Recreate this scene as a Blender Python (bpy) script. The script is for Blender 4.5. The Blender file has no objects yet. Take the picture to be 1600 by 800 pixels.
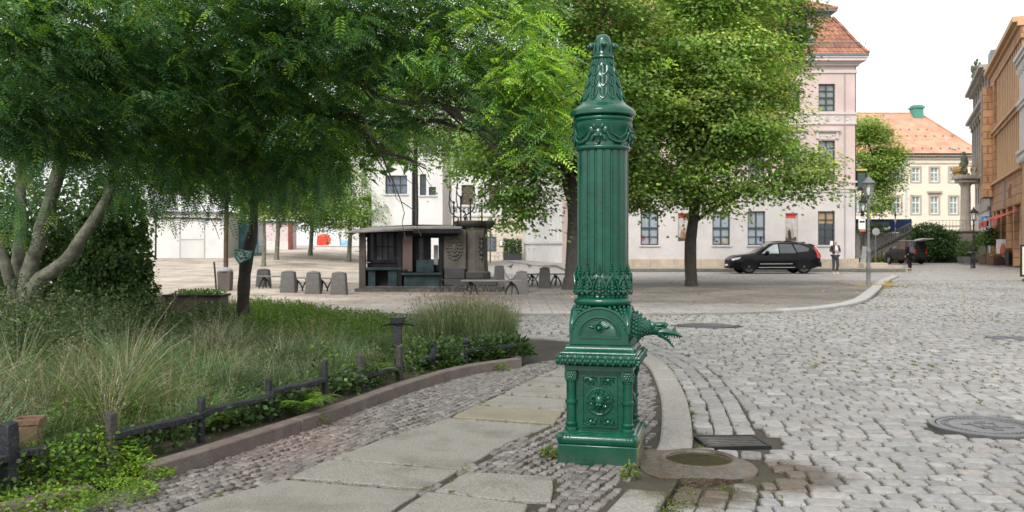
import bpy, bmesh, math, random
import numpy as np
from mathutils import Vector, Matrix
random.seed(7)
rng = np.random.default_rng(7)
scene = bpy.context.scene
COL = scene.collection
R = math.radians
PI = math.pi
# the picture's geometry: eye height 1.5 m, focal length 1400 px of a 1600 px wide frame, horizon at y 383
F, HZ, CH = 1400., 383., 1.5


def gp(px, py, z=0.):
 Y = (CH - z) * F / (py - HZ)
 return ((px - 800) / F * Y, Y)


def wp(px, py, Y):
 return Vector(((px - 800) / F * Y, Y, CH - (py - HZ) / F * Y))


# ------------------------------------------------------------------ objects
WM = {}


def thing(name, label, cat, loc=(0, 0, 0), rz=0., group=None, rx=0., ry=0.):
 o = bpy.data.objects.new(name, None)
 COL.objects.link(o)
 o.empty_display_size = .2
 o.location = loc
 o.rotation_euler = (rx, ry, rz)
 o['label'] = label
 o['category'] = cat
 if group:
  o['group'] = group
 WM[o] = Matrix.Translation(Vector(loc)) @ Matrix.Rotation(rz, 4, 'Z') @ Matrix.Rotation(ry, 4, 'Y') @ Matrix.Rotation(rx, 4, 'X')
 return o


def tag(o, label, cat, group=None):
 o['label'] = label
 o['category'] = cat
 if group:
  o['group'] = group
 return o


def struct(o):
 o['kind'] = 'structure'
 return o


def stuff(o, label=None, cat=None):
 o['kind'] = 'stuff'
 if label:
  o['label'] = label
 if cat:
  o['category'] = cat
 return o


def dup(root, loc, rz=None, label=None, scale=None):
 r = root.copy()
 COL.objects.link(r)
 r.location = loc
 if rz is not None:
  r.rotation_euler = (0, 0, rz)
 if scale is not None:
  r.scale = scale
 if label:
  r['label'] = label
 for ch in list(root.children):
  c = ch.copy()
  COL.objects.link(c)
  c.parent = r
  for g in list(ch.children):
   d = g.copy()
   COL.objects.link(d)
   d.parent = c
 return r


class MB:
 """collects faces of one mesh"""

 def __init__(s, M=None):
  s.v, s.f, s.mi = [], [], []
  s.M = M
  s.m = 0
  s.sm = []
  s.smooth = True

 def add(s, vs, fs):
  b = len(s.v)
  if s.M is not None:
   vs = [s.M @ Vector(p) for p in vs]
  s.v.extend([tuple(p) for p in vs])
  for f in fs:
   s.f.append([b + i for i in f])
   s.mi.append(s.m)
  return s

 def box(s, x0, x1, y0, y1, z0, z1):
  return s.add([(x0, y0, z0), (x1, y0, z0), (x1, y1, z0), (x0, y1, z0), (x0, y0, z1), (x1, y0, z1), (x1, y1, z1), (x0, y1, z1)],
      [(0, 3, 2, 1), (4, 5, 6, 7), (0, 1, 5, 4), (1, 2, 6, 5), (2, 3, 7, 6), (3, 0, 4, 7)])

 def cbox(s, c, size, rz=0., rx=0., ry=0.):
  M = Matrix.Translation(Vector(c)) @ Matrix.Rotation(rz, 4, 'Z') @ Matrix.Rotation(ry, 4, 'Y') @ Matrix.Rotation(rx, 4, 'X')
  a, b, d = size[0] / 2, size[1] / 2, size[2] / 2
  vs = [M @ Vector(p) for p in [(-a, -b, -d), (a, -b, -d), (a, b, -d), (-a, b, -d), (-a, -b, d), (a, -b, d), (a, b, d), (-a, b, d)]]
  return s.add(vs, [(0, 3, 2, 1), (4, 5, 6, 7), (0, 1, 5, 4), (1, 2, 6, 5), (2, 3, 7, 6), (3, 0, 4, 7)])

 def obox(s, O, U, V, W):
  """box from corner O with edge vectors U V W"""
  O, U, V, W = map(Vector, (O, U, V, W))
  vs = [O, O + U, O + U + V, O + V, O + W, O + U + W, O + U + V + W, O + V + W]
  return s.add(vs, [(0, 3, 2, 1), (4, 5, 6, 7), (0, 1, 5, 4), (1, 2, 6, 5), (2, 3, 7, 6), (3, 0, 4, 7)])

 def bar(s, a, b, w, h=None, up=(0, 0, 1)):
  a, b = Vector(a), Vector(b)
  h = h or w
  d = (b - a).normalized()
  u = Vector(up)
  sd = d.cross(u)
  if sd.length < 1e-4:
   sd = d.cross(Vector((0, 1, 0)))
  sd.normalize()
  u = sd.cross(d).normalized()
  return s.obox(a - sd * w / 2 - u * h / 2, b - a, sd * w, u * h)

 def tube(s, pts, r, n=8, caps=True):
  pts = [Vector(p) for p in pts]
  k = len(pts)
  rs = [r] * k if isinstance(r, (int, float)) else list(r)
  t0 = (pts[1] - pts[0]).normalized()
  nrm = t0.orthogonal().normalized()
  vs, fs = [], []
  for i in range(k):
   if i == 0:
    t = t0
   elif i == k - 1:
    t = (pts[i] - pts[i - 1]).normalized()
   else:
    t = (pts[i + 1] - pts[i - 1])
    t = t.normalized() if t.length > 1e-9 else t0
   nrm = (nrm - t * nrm.dot(t))
   nrm = nrm.normalized() if nrm.length > 1e-6 else t.orthogonal().normalized()
   b = t.cross(nrm)
   for j in range(n):
    a = 2 * PI * j / n
    vs.append(pts[i] + (nrm * math.cos(a) + b * math.sin(a)) * rs[i])
  for i in range(k - 1):
   for j in range(n):
    q = (j + 1) % n
    fs.append((i * n + j, i * n + q, (i + 1) * n + q, (i + 1) * n + j))
  if caps:
   fs.append(tuple(range(n - 1, -1, -1)))
   fs.append(tuple((k - 1) * n + j for j in range(n)))
  return s.add(vs, fs)

 def lathe(s, prof, n=24, c=(0, 0, 0), rf=None):
  vs, fs = [], []
  k = len(prof)
  for (r, z) in prof:
   for j in range(n):
    a = 2 * PI * j / n
    q = r if rf is None else rf(r, z, a)
    vs.append((c[0] + q * math.cos(a), c[1] + q * math.sin(a), c[2] + z))
  for i in range(k - 1):
   for j in range(n):
    q = (j + 1) % n
    fs.append((i * n + j, i * n + q, (i + 1) * n + q, (i + 1) * n + j))
  if prof[0][0] > 1e-6:
   fs.append(tuple(range(n - 1, -1, -1)))
  if prof[-1][0] > 1e-6:
   fs.append(tuple((k - 1) * n + j for j in range(n)))
  return s.add(vs, fs)

 def sqlathe(s, prof, c=(0, 0, 0), asp=1.):
  vs, fs = [], []
  k = len(prof)
  for (h, z) in prof:
   for (a, b) in ((-1, -1), (1, -1), (1, 1), (-1, 1)):
    vs.append((c[0] + a * h, c[1] + b * h * asp, c[2] + z))
  for i in range(k - 1):
   for j in range(4):
    q = (j + 1) % 4
    fs.append((i * 4 + j, i * 4 + q, (i + 1) * 4 + q, (i + 1) * 4 + j))
  fs.append((3, 2, 1, 0))
  fs.append(tuple((k - 1) * 4 + j for j in range(4)))
  return s.add(vs, fs)

 def ball(s, c, r, nu=10, nv=6, M=None):
  rx, ry, rz = (r, r, r) if isinstance(r, (int, float)) else r
  vs, fs = [], []
  vs.append((0, 0, -rz))
  for i in range(1, nv):
   p = -PI / 2 + PI * i / nv
   for j in range(nu):
    a = 2 * PI * j / nu
    vs.append((rx * math.cos(p) * math.cos(a), ry * math.cos(p) * math.sin(a), rz * math.sin(p)))
  vs.append((0, 0, rz))
  for j in range(nu):
   fs.append((0, 1 + (j + 1) % nu, 1 + j))
   fs.append((len(vs) - 1, 1 + (nv - 2) * nu + j, 1 + (nv - 2) * nu + (j + 1) % nu))
  for i in range(nv - 2):
   for j in range(nu):
    q = (j + 1) % nu
    fs.append((1 + i * nu + j, 1 + i * nu + q, 1 + (i + 1) * nu + q, 1 + (i + 1) * nu + j))
  T = Matrix.Translation(Vector(c)) @ (M.to_4x4() if M is not None else Matrix.Identity(4))
  return s.add([T @ Vector(p) for p in vs], fs)

 def prism(s, poly, off):
  """planar polygon of 3-D points pushed along the vector off"""
  poly = [Vector(p) for p in poly]
  off = Vector(off)
  n = len(poly)
  fs = [tuple(range(n - 1, -1, -1)), tuple(range(n, 2 * n))]
  for i in range(n):
   q = (i + 1) % n
   fs.append((i, q, n + q, n + i))
  return s.add(poly + [p + off for p in poly], fs)

 def face(s, *pts):
  return s.add(list(pts), [tuple(range(len(pts)))])

 def wall(s, O, U, N, W, H, holes, depth):
  """wall sheet with rectangular openings (u0,u1,v0,v1) and reveals"""
  O, U, N = Vector(O), Vector(U), Vector(N)
  Z = Vector((0, 0, 1))
  us = sorted(set([0., W] + [x for h in holes for x in h[:2]]))
  vs_ = sorted(set([0., H] + [x for h in holes for x in h[2:4]]))
  for i in range(len(us) - 1):
   for j in range(len(vs_) - 1):
    cu, cv = (us[i] + us[i + 1]) / 2, (vs_[j] + vs_[j + 1]) / 2
    if any(h[0] < cu < h[1] and h[2] < cv < h[3] for h in holes):
     continue
    s.face(*[O + U * a + Z * b for a, b in ((us[i], vs_[j]), (us[i + 1], vs_[j]), (us[i + 1], vs_[j + 1]), (us[i], vs_[j + 1]))])
  for h in holes:
   c = [O + U * a + Z * b for a, b in ((h[0], h[2]), (h[1], h[2]), (h[1], h[3]), (h[0], h[3]))]
   for i in range(4):
    p, q = c[i], c[(i + 1) % 4]
    s.face(p, q, q - N * depth, p - N * depth)
  return s


def mesh_obj(name, me, mat, parent=None):
 o = bpy.data.objects.new(name, me)
 COL.objects.link(o)
 if mat is not None:
  for m in (mat if isinstance(mat, (list, tuple)) else [mat]):
   me.materials.append(m)
 if parent is not None:
  o.parent = parent
  WM[o] = WM.get(parent, Matrix.Identity(4))
 return o


def build(name, mb, mat, parent=None, world=False, smooth=35, bevel=0, seg=1, label=None, weld=False):
 vs = mb.v
 if world and parent is not None:
  Mi = WM[parent].inverted()
  vs = [tuple(Mi @ Vector(p)) for p in vs]
 me = bpy.data.meshes.new(name)
 me.from_pydata(vs, [], mb.f)
 if any(mb.mi):
  me.polygons.foreach_set('material_index', mb.mi)
 bm = bmesh.new()
 bm.from_mesh(me)
 if weld:
  bmesh.ops.remove_doubles(bm, verts=bm.verts, dist=1e-4)
 bmesh.ops.recalc_face_normals(bm, faces=bm.faces)
 bm.to_mesh(me)
 bm.free()
 if smooth:
  me.polygons.foreach_set('use_smooth', [True] * len(me.polygons))
  me.set_sharp_from_angle(angle=R(smooth))
 me.update()
 o = mesh_obj(name, me, mat, parent)
 if bevel:
  b = o.modifiers.new('bevel', 'BEVEL')
  b.width = bevel
  b.segments = seg
  b.limit_method = 'ANGLE'
  b.angle_limit = R(40)
 if label:
  o['label'] = label
 return o


def np_obj(name, V, Fq, mat, parent=None, col=None, smooth=False, world=False, ncol=None):
 """fast mesh: V (n,3), faces (m,4) quads or (m,3) tris, optional per-vertex colour (n,3)"""
 V = np.asarray(V, dtype=np.float32)
 Fq = np.asarray(Fq, dtype=np.int32)
 if world and parent is not None:
  Mi = np.array(WM[parent].inverted())
  V = V @ Mi[:3, :3].T + Mi[:3, 3]
 me = bpy.data.meshes.new(name)
 n, m, k = len(V), len(Fq), Fq.shape[1]
 me.vertices.add(n)
 me.vertices.foreach_set('co', V.astype(np.float32).ravel())
 me.loops.add(m * k)
 me.loops.foreach_set('vertex_index', Fq.ravel())
 me.polygons.add(m)
 me.polygons.foreach_set('loop_start', np.arange(0, m * k, k, dtype=np.int32))
 me.polygons.foreach_set('loop_total', np.full(m, k, dtype=np.int32))
 if smooth:
  me.polygons.foreach_set('use_smooth', np.ones(m, dtype=bool))
 me.update(calc_edges=True)
 me.validate()
 if col is not None:
  a = me.color_attributes.new('tint', 'FLOAT_COLOR', 'POINT')
  c = np.ones((n, 4), dtype=np.float32)
  c[:, :3] = col
  a.data.foreach_set('color', c.ravel())
 return mesh_obj(name, me, mat, parent)


# ------------------------------------------------------------------ materials
def nodes_of(m):
 m.use_nodes = True
 nt = m.node_tree
 return nt, nt.nodes, nt.links, nt.nodes['Principled BSDF']


def N(ns, t, **kw):
 n = ns.new(t)
 for k, v in kw.items():
  if k.startswith('i_'):
   n.inputs[k[2:].replace('_', ' ')].default_value = v
  else:
   setattr(n, k, v)
 return n


def mat(name, col, rough=.6, metal=0., var=.12, scale=3., bump=0., bscale=40., spec=.5, attr=False, dirt=None, dscale=1.2, damt=.5, coat=0., emis=None):
 m = bpy.data.materials.new(name)
 nt, ns, ln, b = nodes_of(m)
 b.inputs['Roughness'].default_value = rough
 b.inputs['Metallic'].default_value = metal
 b.inputs['Specular IOR Level'].default_value = spec
 b.inputs['Coat Weight'].default_value = coat
 b.inputs['Coat Roughness'].default_value = .12
 tc = N(ns, 'ShaderNodeTexCoord')
 no = N(ns, 'ShaderNodeTexNoise')
 no.inputs['Scale'].default_value = scale
 no.inputs['Detail'].default_value = 6
 no.inputs['Roughness'].default_value = .65
 ln.new(tc.outputs['Object'], no.inputs['Vector'])
 mr = N(ns, 'ShaderNodeMapRange')
 mr.inputs[1].default_value, mr.inputs[2].default_value = .3, .7
 mr.inputs[3].default_value, mr.inputs[4].default_value = 1 - var, 1 + var
 ln.new(no.outputs['Fac'], mr.inputs[0])
 vm = N(ns, 'ShaderNodeVectorMath', operation='SCALE')
 if attr:
  at = N(ns, 'ShaderNodeAttribute', attribute_name='tint')
  ln.new(at.outputs['Color'], vm.inputs[0])
 else:
  vm.inputs[0].default_value = col
 ln.new(mr.outputs[0], vm.inputs['Scale'])
 out = vm.outputs[0]
 if dirt is not None:
  n2 = N(ns, 'ShaderNodeTexNoise')
  n2.inputs['Scale'].default_value = dscale
  n2.inputs['Detail'].default_value = 8
  n2.inputs['Roughness'].default_value = .7
  ln.new(tc.outputs['Object'], n2.inputs['Vector'])
  r2 = N(ns, 'ShaderNodeMapRange')
  r2.inputs[1].default_value, r2.inputs[2].default_value = .48, .72
  r2.inputs[3].default_value, r2.inputs[4].default_value = 0, damt
  ln.new(n2.outputs['Fac'], r2.inputs[0])
  mx = N(ns, 'ShaderNodeMix', data_type='RGBA')
  ln.new(r2.outputs[0], mx.inputs[0])
  ln.new(out, mx.inputs[6])
  mx.inputs[7].default_value = (*dirt, 1)
  out = mx.outputs[2]
 ln.new(out, b.inputs['Base Color'])
 if bump:
  n3 = N(ns, 'ShaderNodeTexNoise')
  n3.inputs['Scale'].default_value = bscale
  n3.inputs['Detail'].default_value = 5
  ln.new(tc.outputs['Object'], n3.inputs['Vector'])
  bp = N(ns, 'ShaderNodeBump')
  bp.inputs['Strength'].default_value = min(1, bump)
  bp.inputs['Distance'].default_value = .02
  ln.new(n3.outputs['Fac'], bp.inputs['Height'])
  ln.new(bp.outputs[0], b.inputs['Normal'])
 if emis:
  b.inputs['Emission Color'].default_value = (*emis[0], 1)
  b.inputs['Emission Strength'].default_value = emis[1]
 return m


def leaf_mat(name, trans=.45, rough=.5, gain=1.):
 m = bpy.data.materials.new(name)
 m.use_nodes = True
 nt = m.node_tree
 ns, ln = nt.nodes, nt.links
 b = ns['Principled BSDF']
 at = N(ns, 'ShaderNodeAttribute', attribute_name='tint')
 b.inputs['Roughness'].default_value = rough
 b.inputs['Specular IOR Level'].default_value = .35
 ln.new(at.outputs['Color'], b.inputs['Base Color'])
 tr = N(ns, 'ShaderNodeBsdfTranslucent')
 hs = N(ns, 'ShaderNodeVectorMath', operation='MULTIPLY')
 ln.new(at.outputs['Color'], hs.inputs[0])
 hs.inputs[1].default_value = (1.25 * gain, 1.3 * gain, .55 * gain)
 ln.new(hs.outputs[0], tr.inputs['Color'])
 mx = N(ns, 'ShaderNodeMixShader')
 mx.inputs[0].default_value = trans
 ln.new(b.outputs[0], mx.inputs[1])
 ln.new(tr.outputs[0], mx.inputs[2])
 ln.new(mx.outputs[0], ns['Material Output'].inputs['Surface'])
 return m


def glass(name, col=(.05, .06, .07), rough=.06, spec=.8):
 return mat(name, col, rough=rough, var=.5, scale=.8, spec=spec)


M_leaf = leaf_mat('leaf')
M_blade = leaf_mat('grass_blade', trans=.35, rough=.55)
M_bark = mat('bark_dark', (.045, .038, .032), rough=.9, var=.4, scale=9, bump=1, bscale=22)
M_bark_pale = mat('bark_pale', (.15, .145, .112), rough=.9, var=.6, scale=9, bump=1, bscale=18, dirt=(.05, .055, .038), dscale=5, damt=.9)
M_iron = mat('black_iron', (.014, .015, .017), rough=.45, var=.3, scale=8, spec=.25)
M_grey_metal = mat('grey_paint_metal', (.17, .175, .18), rough=.4, var=.12)
M_dark = mat('dark_paint', (.016, .017, .019), rough=.5, var=.2, spec=.25)
M_white = mat('white_paint', (.75, .75, .73), rough=.5, var=.05)
M_glass = glass('window_glass')
M_glass_grey = mat('blind_behind_glass', (.26, .29, .33), rough=.08, var=.12, scale=.6, spec=.7)
M_shop_dark = glass('shop_glass', (.03, .03, .032))
M_steel = mat('steel', (.5, .5, .5), rough=.3, metal=1.)
M_stone_dark = mat('weathered_dark_stone', (.042, .038, .034), rough=.85, var=.4, scale=4, bump=.8, bscale=25, dirt=(.11, .10, .085), dscale=2.2, damt=.6)
M_bollard = mat('grey_stone', (.105, .1, .095), rough=.85, var=.2, scale=6, bump=.5, bscale=60, dirt=(.05, .048, .042), dscale=2.5, damt=.5)
# ================================================================== the green water pump
def pump_material():
 m = bpy.data.materials.new('green_gloss_paint')
 nt, ns, ln, b = nodes_of(m)
 tc = N(ns, 'ShaderNodeTexCoord')
 no = N(ns, 'ShaderNodeTexNoise', i_Scale=9., i_Detail=6.)
 ln.new(tc.outputs['Object'], no.inputs['Vector'])
 cr = N(ns, 'ShaderNodeValToRGB')
 cr.color_ramp.elements[0].position = .3
 cr.color_ramp.elements[0].color = (.0009, .044, .0245, 1)
 cr.color_ramp.elements[1].position = .72
 cr.color_ramp.elements[1].color = (.0015, .068, .038, 1)
 ln.new(no.outputs['Fac'], cr.inputs[0])
 # rust and lime wash-out low on the spout side (a stain with its own shape), chips elsewhere
 sx = N(ns, 'ShaderNodeSeparateXYZ')
 ln.new(tc.outputs['Object'], sx.inputs[0])
 mx1 = N(ns, 'ShaderNodeMapRange')
 mx1.inputs[1].default_value, mx1.inputs[2].default_value = .255, .284
 ln.new(sx.outputs['X'], mx1.inputs[0])
 mz = N(ns, 'ShaderNodeMapRange')
 mz.inputs[1].default_value, mz.inputs[2].default_value = .30, .0
 ln.new(sx.outputs['Z'], mz.inputs[0])
 n2 = N(ns, 'ShaderNodeTexNoise', i_Scale=5., i_Detail=8., i_Roughness=.7)
 ln.new(tc.outputs['Object'], n2.inputs['Vector'])
 r2 = N(ns, 'ShaderNodeMapRange')
 r2.inputs[1].default_value, r2.inputs[2].default_value = .35, .6
 ln.new(n2.outputs['Fac'], r2.inputs[0])
 a = N(ns, 'ShaderNodeMath', operation='MULTIPLY')
 ln.new(mx1.outputs[0], a.inputs[0])
 ln.new(mz.outputs[0], a.inputs[1])
 a2 = N(ns, 'ShaderNodeMath', operation='MULTIPLY')
 ln.new(a.outputs[0], a2.inputs[0])
 ln.new(r2.outputs[0], a2.inputs[1])
 a3 = N(ns, 'ShaderNodeMath', operation='MULTIPLY', use_clamp=True)
 ln.new(a2.outputs[0], a3.inputs[0])
 a3.inputs[1].default_value = 1.6
 mix = N(ns, 'ShaderNodeMix', data_type='RGBA')
 ln.new(a3.outputs[0], mix.inputs[0])
 ln.new(cr.outputs[0], mix.inputs[6])
 mix.inputs[7].default_value = (.16, .12, .06, 1)
 # fine pale specks
 n3 = N(ns, 'ShaderNodeTexNoise', i_Scale=70., i_Detail=3.)
 ln.new(tc.outputs['Object'], n3.inputs['Vector'])
 r3 = N(ns, 'ShaderNodeMapRange')
 r3.inputs[1].default_value, r3.inputs[2].default_value = .72, .8
 r3.inputs[3].default_value, r3.inputs[4].default_value = 0, .35
 ln.new(n3.outputs['Fac'], r3.inputs[0])
 mix2 = N(ns, 'ShaderNodeMix', data_type='RGBA')
 ln.new(r3.outputs[0], mix2.inputs[0])
 ln.new(mix.outputs[2], mix2.inputs[6])
 mix2.inputs[7].default_value = (.05, .12, .085, 1)
 # dust and splash dirt low on the plinth, small rust chips
 mz2 = N(ns, 'ShaderNodeMapRange')
 mz2.inputs[1].default_value, mz2.inputs[2].default_value = .13, .0
 mz2.inputs[4].default_value = .8
 ln.new(sx.outputs['Z'], mz2.inputs[0])
 dm_ = N(ns, 'ShaderNodeMath', operation='MULTIPLY')
 ln.new(mz2.outputs[0], dm_.inputs[0])
 ln.new(r2.outputs[0], dm_.inputs[1])
 mix3 = N(ns, 'ShaderNodeMix', data_type='RGBA')
 ln.new(dm_.outputs[0], mix3.inputs[0])
 ln.new(mix2.outputs[2], mix3.inputs[6])
 mix3.inputs[7].default_value = (.045, .055, .04, 1)
 n5 = N(ns, 'ShaderNodeTexNoise', i_Scale=21., i_Detail=7., i_Roughness=.75)
 ln.new(tc.outputs['Object'], n5.inputs['Vector'])
 r5 = N(ns, 'ShaderNodeMapRange')
 r5.inputs[1].default_value, r5.inputs[2].default_value = .66, .72
 r5.inputs[4].default_value = .75
 ln.new(n5.outputs['Fac'], r5.inputs[0])
 mix4 = N(ns, 'ShaderNodeMix', data_type='RGBA')
 ln.new(r5.outputs[0], mix4.inputs[0])
 ln.new(mix3.outputs[2], mix4.inputs[6])
 mix4.inputs[7].default_value = (.006, .034, .021, 1)
 ln.new(mix4.outputs[2], b.inputs['Base Color'])
 rr = N(ns, 'ShaderNodeMapRange')
 rr.inputs[3].default_value, rr.inputs[4].default_value = .12, .28
 ln.new(n2.outputs['Fac'], rr.inputs[0])
 ln.new(rr.outputs[0], b.inputs['Roughness'])
 b.inputs['Specular IOR Level'].default_value = .5
 bn = N(ns, 'ShaderNodeTexNoise', i_Scale=38., i_Detail=4.)
 ln.new(tc.outputs['Object'], bn.inputs['Vector'])
 bp = N(ns, 'ShaderNodeBump')
 bp.inputs['Strength'].default_value = .22
 bp.inputs['Distance'].default_value = .006
 ln.new(bn.outputs['Fac'], bp.inputs['Height'])
 ln.new(bp.outputs[0], b.inputs['Normal'])
 return m


MG = pump_material()
PX, PY = .65, 6.41
pump = thing('water_pump', 'tall dark green cast-iron street pump with fluted shaft, pointed cap and dragon spout', 'water pump', (PX, PY, 0), R(-13))

mb = MB().box(-.28, .28, -.28, .28, -.05, .125)
build('plinth', mb, MG, pump, bevel=.008, seg=2)
mb = MB().sqlathe([(.276, .127), (.28, .137), (.284, .152), (.283, .168), (.276, .182), (.262, .193), (.25, .197), (.243, .204), (.236, .209), (.22, .213)])
bm_ = build('base_moulding', mb, MG, pump, smooth=60, bevel=.006, seg=2)
for sx_, sy_ in ((-1, -1), (1, -1), (1, 1), (-1, 1)):
 q = MB()
 for k in range(7):
  a = (k - 3) * .5
  q.ball((sx_ * (.262 - .02 * abs(math.sin(a))), sy_ * (.262 - .02 * abs(math.sin(a))), .158 + .012 * math.cos(a * 2)), (.03, .03, .036), 8, 6)
 for k in range(4):
  q.ball((sx_ * .25, sy_ * (.262 - .022 * k), .17), (.035, .013, .024), 8, 6)
  q.ball((sx_ * (.262 - .022 * k), sy_ * .25, .17), (.013, .035, .024), 8, 6)
 build('corner_leaf', q, MG, bm_)
build('die', MB().box(-.188, .188, -.188, .188, .21, .63), MG, pump, bevel=.004)


def face_M(k):
 """frame of side k: local x along the face, y out of the face, z up"""
 return Matrix.Rotation(k * PI / 2, 4, 'Z')


for k in range(4):
 Mf = face_M(k)          # k=0: front (-y)
 p = MB(Mf)
 # frame strips
 for (x0, x1, z0, z1) in ((-.125, -.113, .235, .595), (.113, .125, .235, .595), (-.113, .113, .235, .247), (-.113, .113, .583, .595),
        (-.006, .006, .247, .30), (-.006, .006, .53, .583)):
  p.box(x0, x1, -.202, -.185, z0, z1)
 # medallion ring on the panel: torus pieces that curve towards the corners
 for sgx in (-1, 1):
  for sgz in (-1, 1):
   cx, cz = sgx * .06, .415 + sgz * .145
   for (dx, dz, r) in ((0, 0, .017), (.026, .008, .014), (-.026, .008, .014), (.014, -.021, .012), (-.014, -.021, .012), (.012, .026, .012), (-.012, .026, .012), (.038, -.008, .008), (-.038, -.008, .008)):
    p.ball((cx + dx, -.19, cz + dz * sgz), (r, .014, r * .9), 8, 5)
   p.tube([(cx - .045 * sgx, -.192, cz - .03 * sgz), (cx - .02 * sgx, -.194, cz + .0 * sgz), (cx + .02 * sgx, -.193, cz + .02 * sgz), (cx + .045 * sgx, -.192, cz + .012 * sgz)], .006, 5)
 pn = build('relief_panel', p, MG, pump)
 q = MB(Mf)
 q.tube([(.088 * math.cos(a), -.192, .415 + .092 * math.sin(a)) for a in np.linspace(0, 2 * PI, 33)], .009, 7, caps=False)
 q.prism([(.08 * math.cos(a), -.182, .415 + .085 * math.sin(a)) for a in np.linspace(0, 2 * PI, 24, endpoint=False)], (0, -.012, 0))
 # lion head: mane locks, brow, muzzle, cheeks
 for r0, nn, sz, dy in ((.066, 16, .017, .012), (.047, 12, .018, .02)):
  for i in range(nn):
   a = 2 * PI * i / nn + r0 * 30 + rng.uniform(-.16, .16)
   rj = r0 * rng.uniform(.86, 1.1)
   sj = sz * rng.uniform(.65, 1.15)
   q.ball((rj * math.cos(a), -.192 - dy * .4, .415 + rj * math.sin(a)), (sj * 1.15, dy * rng.uniform(.8, 1.3), sj * .6), 7, 5, Matrix.Rotation(-a + rng.uniform(.2, .9), 3, 'Y'))
 q.ball((0, -.2, .42), (.04, .034, .046), 10, 7)
 q.ball((0, -.226, .402), (.017, .016, .019), 8, 6)
 q.ball((0, -.236, .41), (.009, .008, .007), 8, 5)
 for s_ in (-1, 1):
  q.ball((s_ * .017, -.222, .436), (.013, .01, .006), 8, 5)
  q.ball((s_ * .011, -.232, .396), (.010, .009, .009), 8, 5)
  q.ball((s_ * .032, -.205, .452), (.011, .012, .012), 8, 5)
 q.ball((0, -.222, .382), (.011, .012, .011), 8, 5)
 build('medallion', q, MG, pn)

for sx_, sy_ in ((-1, -1), (1, -1), (1, 1), (-1, 1)):
 c = (sx_ * .197, sy_ * .197, 0)
 q = MB().lathe([(.047, .205), (.048, .222), (.046, .232), (.036, .238), (.043, .25), (.043, .262), (.035, .272), (.0335, .385), (.0335, .395), (.042, .40), (.043, .412), (.042, .424),
     (.0335, .428), (.0335, .545), (.039, .55), (.039, .558), (.034, .562), (.034, .568)], 16, c)
 q.box(c[0] - .039, c[0] + .039, c[1] - .039, c[1] + .039, .566, .628)
 for d in ((0, -1), (0, 1), (-1, 0), (1, 0)):
  ctr = (c[0] + d[0] * .039, c[1] + d[1] * .039)
  for i in range(6):
   a = i * PI / 3
   u = (d[1] * .016 * math.cos(a), d[0] * .016 * math.cos(a))
   q.ball((ctr[0] + u[0], ctr[1] + u[1], .597 + .016 * math.sin(a)), .009, 6, 4)
  q.ball((ctr[0], ctr[1], .597), .01, 6, 4)
 build('corner_column', q, MG, pump)

mb = MB().sqlathe([(.22, .63), (.236, .632), (.236, .662), (.246, .667), (.262, .675), (.277, .69), (.284, .71), (.283, .728), (.274, .742), (.258, .75), (.254, .754), (.254, .764),
     (.243, .77), (.232, .785), (.229, .79), (.229, .802), (.216, .808), (.2, .81)])
co = build('cornice', mb, MG, pump, smooth=60)
q = MB()
for k in range(4):
 q.M = face_M(k)
 for i in range(11):
  x = -.262 + i * .0524
  for dx, dz, rr in ((0, .012, .021), (-.015, -.010, .016), (.015, -.010, .016), (0, -.026, .014), (-.025, .016, .012), (-.025, -.024, .009), (0, .034, .010)):
   q.ball((x + dx, -.278 + (.006 if dz < -.01 else 0) + (.012 if dz > .03 else 0), .71 + dz), (rr, .013, rr), 7, 5)
build('leaf_frieze', q, MG, co)

# arched block: two crossing barrel vaults
q = MB()
n = 28
h = .203


def zarch(t):
 t = min(1., abs(t) / h)
 return .885 + .185 * math.sqrt(max(0, 1 - t * t))


vs, fs = [], []
g = [-h * math.cos(PI * i / n) for i in range(n + 1)]
for i in range(n + 1):
 for j in range(n + 1):
  vs.append((g[i], g[j], max(zarch(g[i]), zarch(g[j]))))
for i in range(n):
 for j in range(n):
  fs.append((i * (n + 1) + j, (i + 1) * (n + 1) + j, (i + 1) * (n + 1) + j + 1, i * (n + 1) + j + 1))
q.add(vs, fs)
for k in range(4):
 q.M = face_M(k)
 q.add([(x, -h, .80) for x in g] + [(x, -h, zarch(x)) for x in g], [(i, i + 1, n + 1 + i + 1, n + 1 + i) for i in range(n)])
q.M = None
ab = build('arch_block', q, MG, pump, weld=True)
for sx_, sy_ in ((-1, -1), (1, -1), (1, 1), (-1, 1)):
 q = MB()
 for t in np.linspace(0, 1, 7):
  wdt = .008 + .05 * t
  ctr = Vector((sx_ * (.188 - .06 * t), sy_ * (.188 - .06 * t), .935 + .135 * t))
  for s_ in np.linspace(-1, 1, 5):
   q.ball(ctr + Vector((sx_ * -s_ * wdt, sy_ * s_ * wdt, -.010 * abs(s_))), (.013, .013, .017), 7, 5)
 build('corner_acanthus', q, MG, ab)
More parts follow.
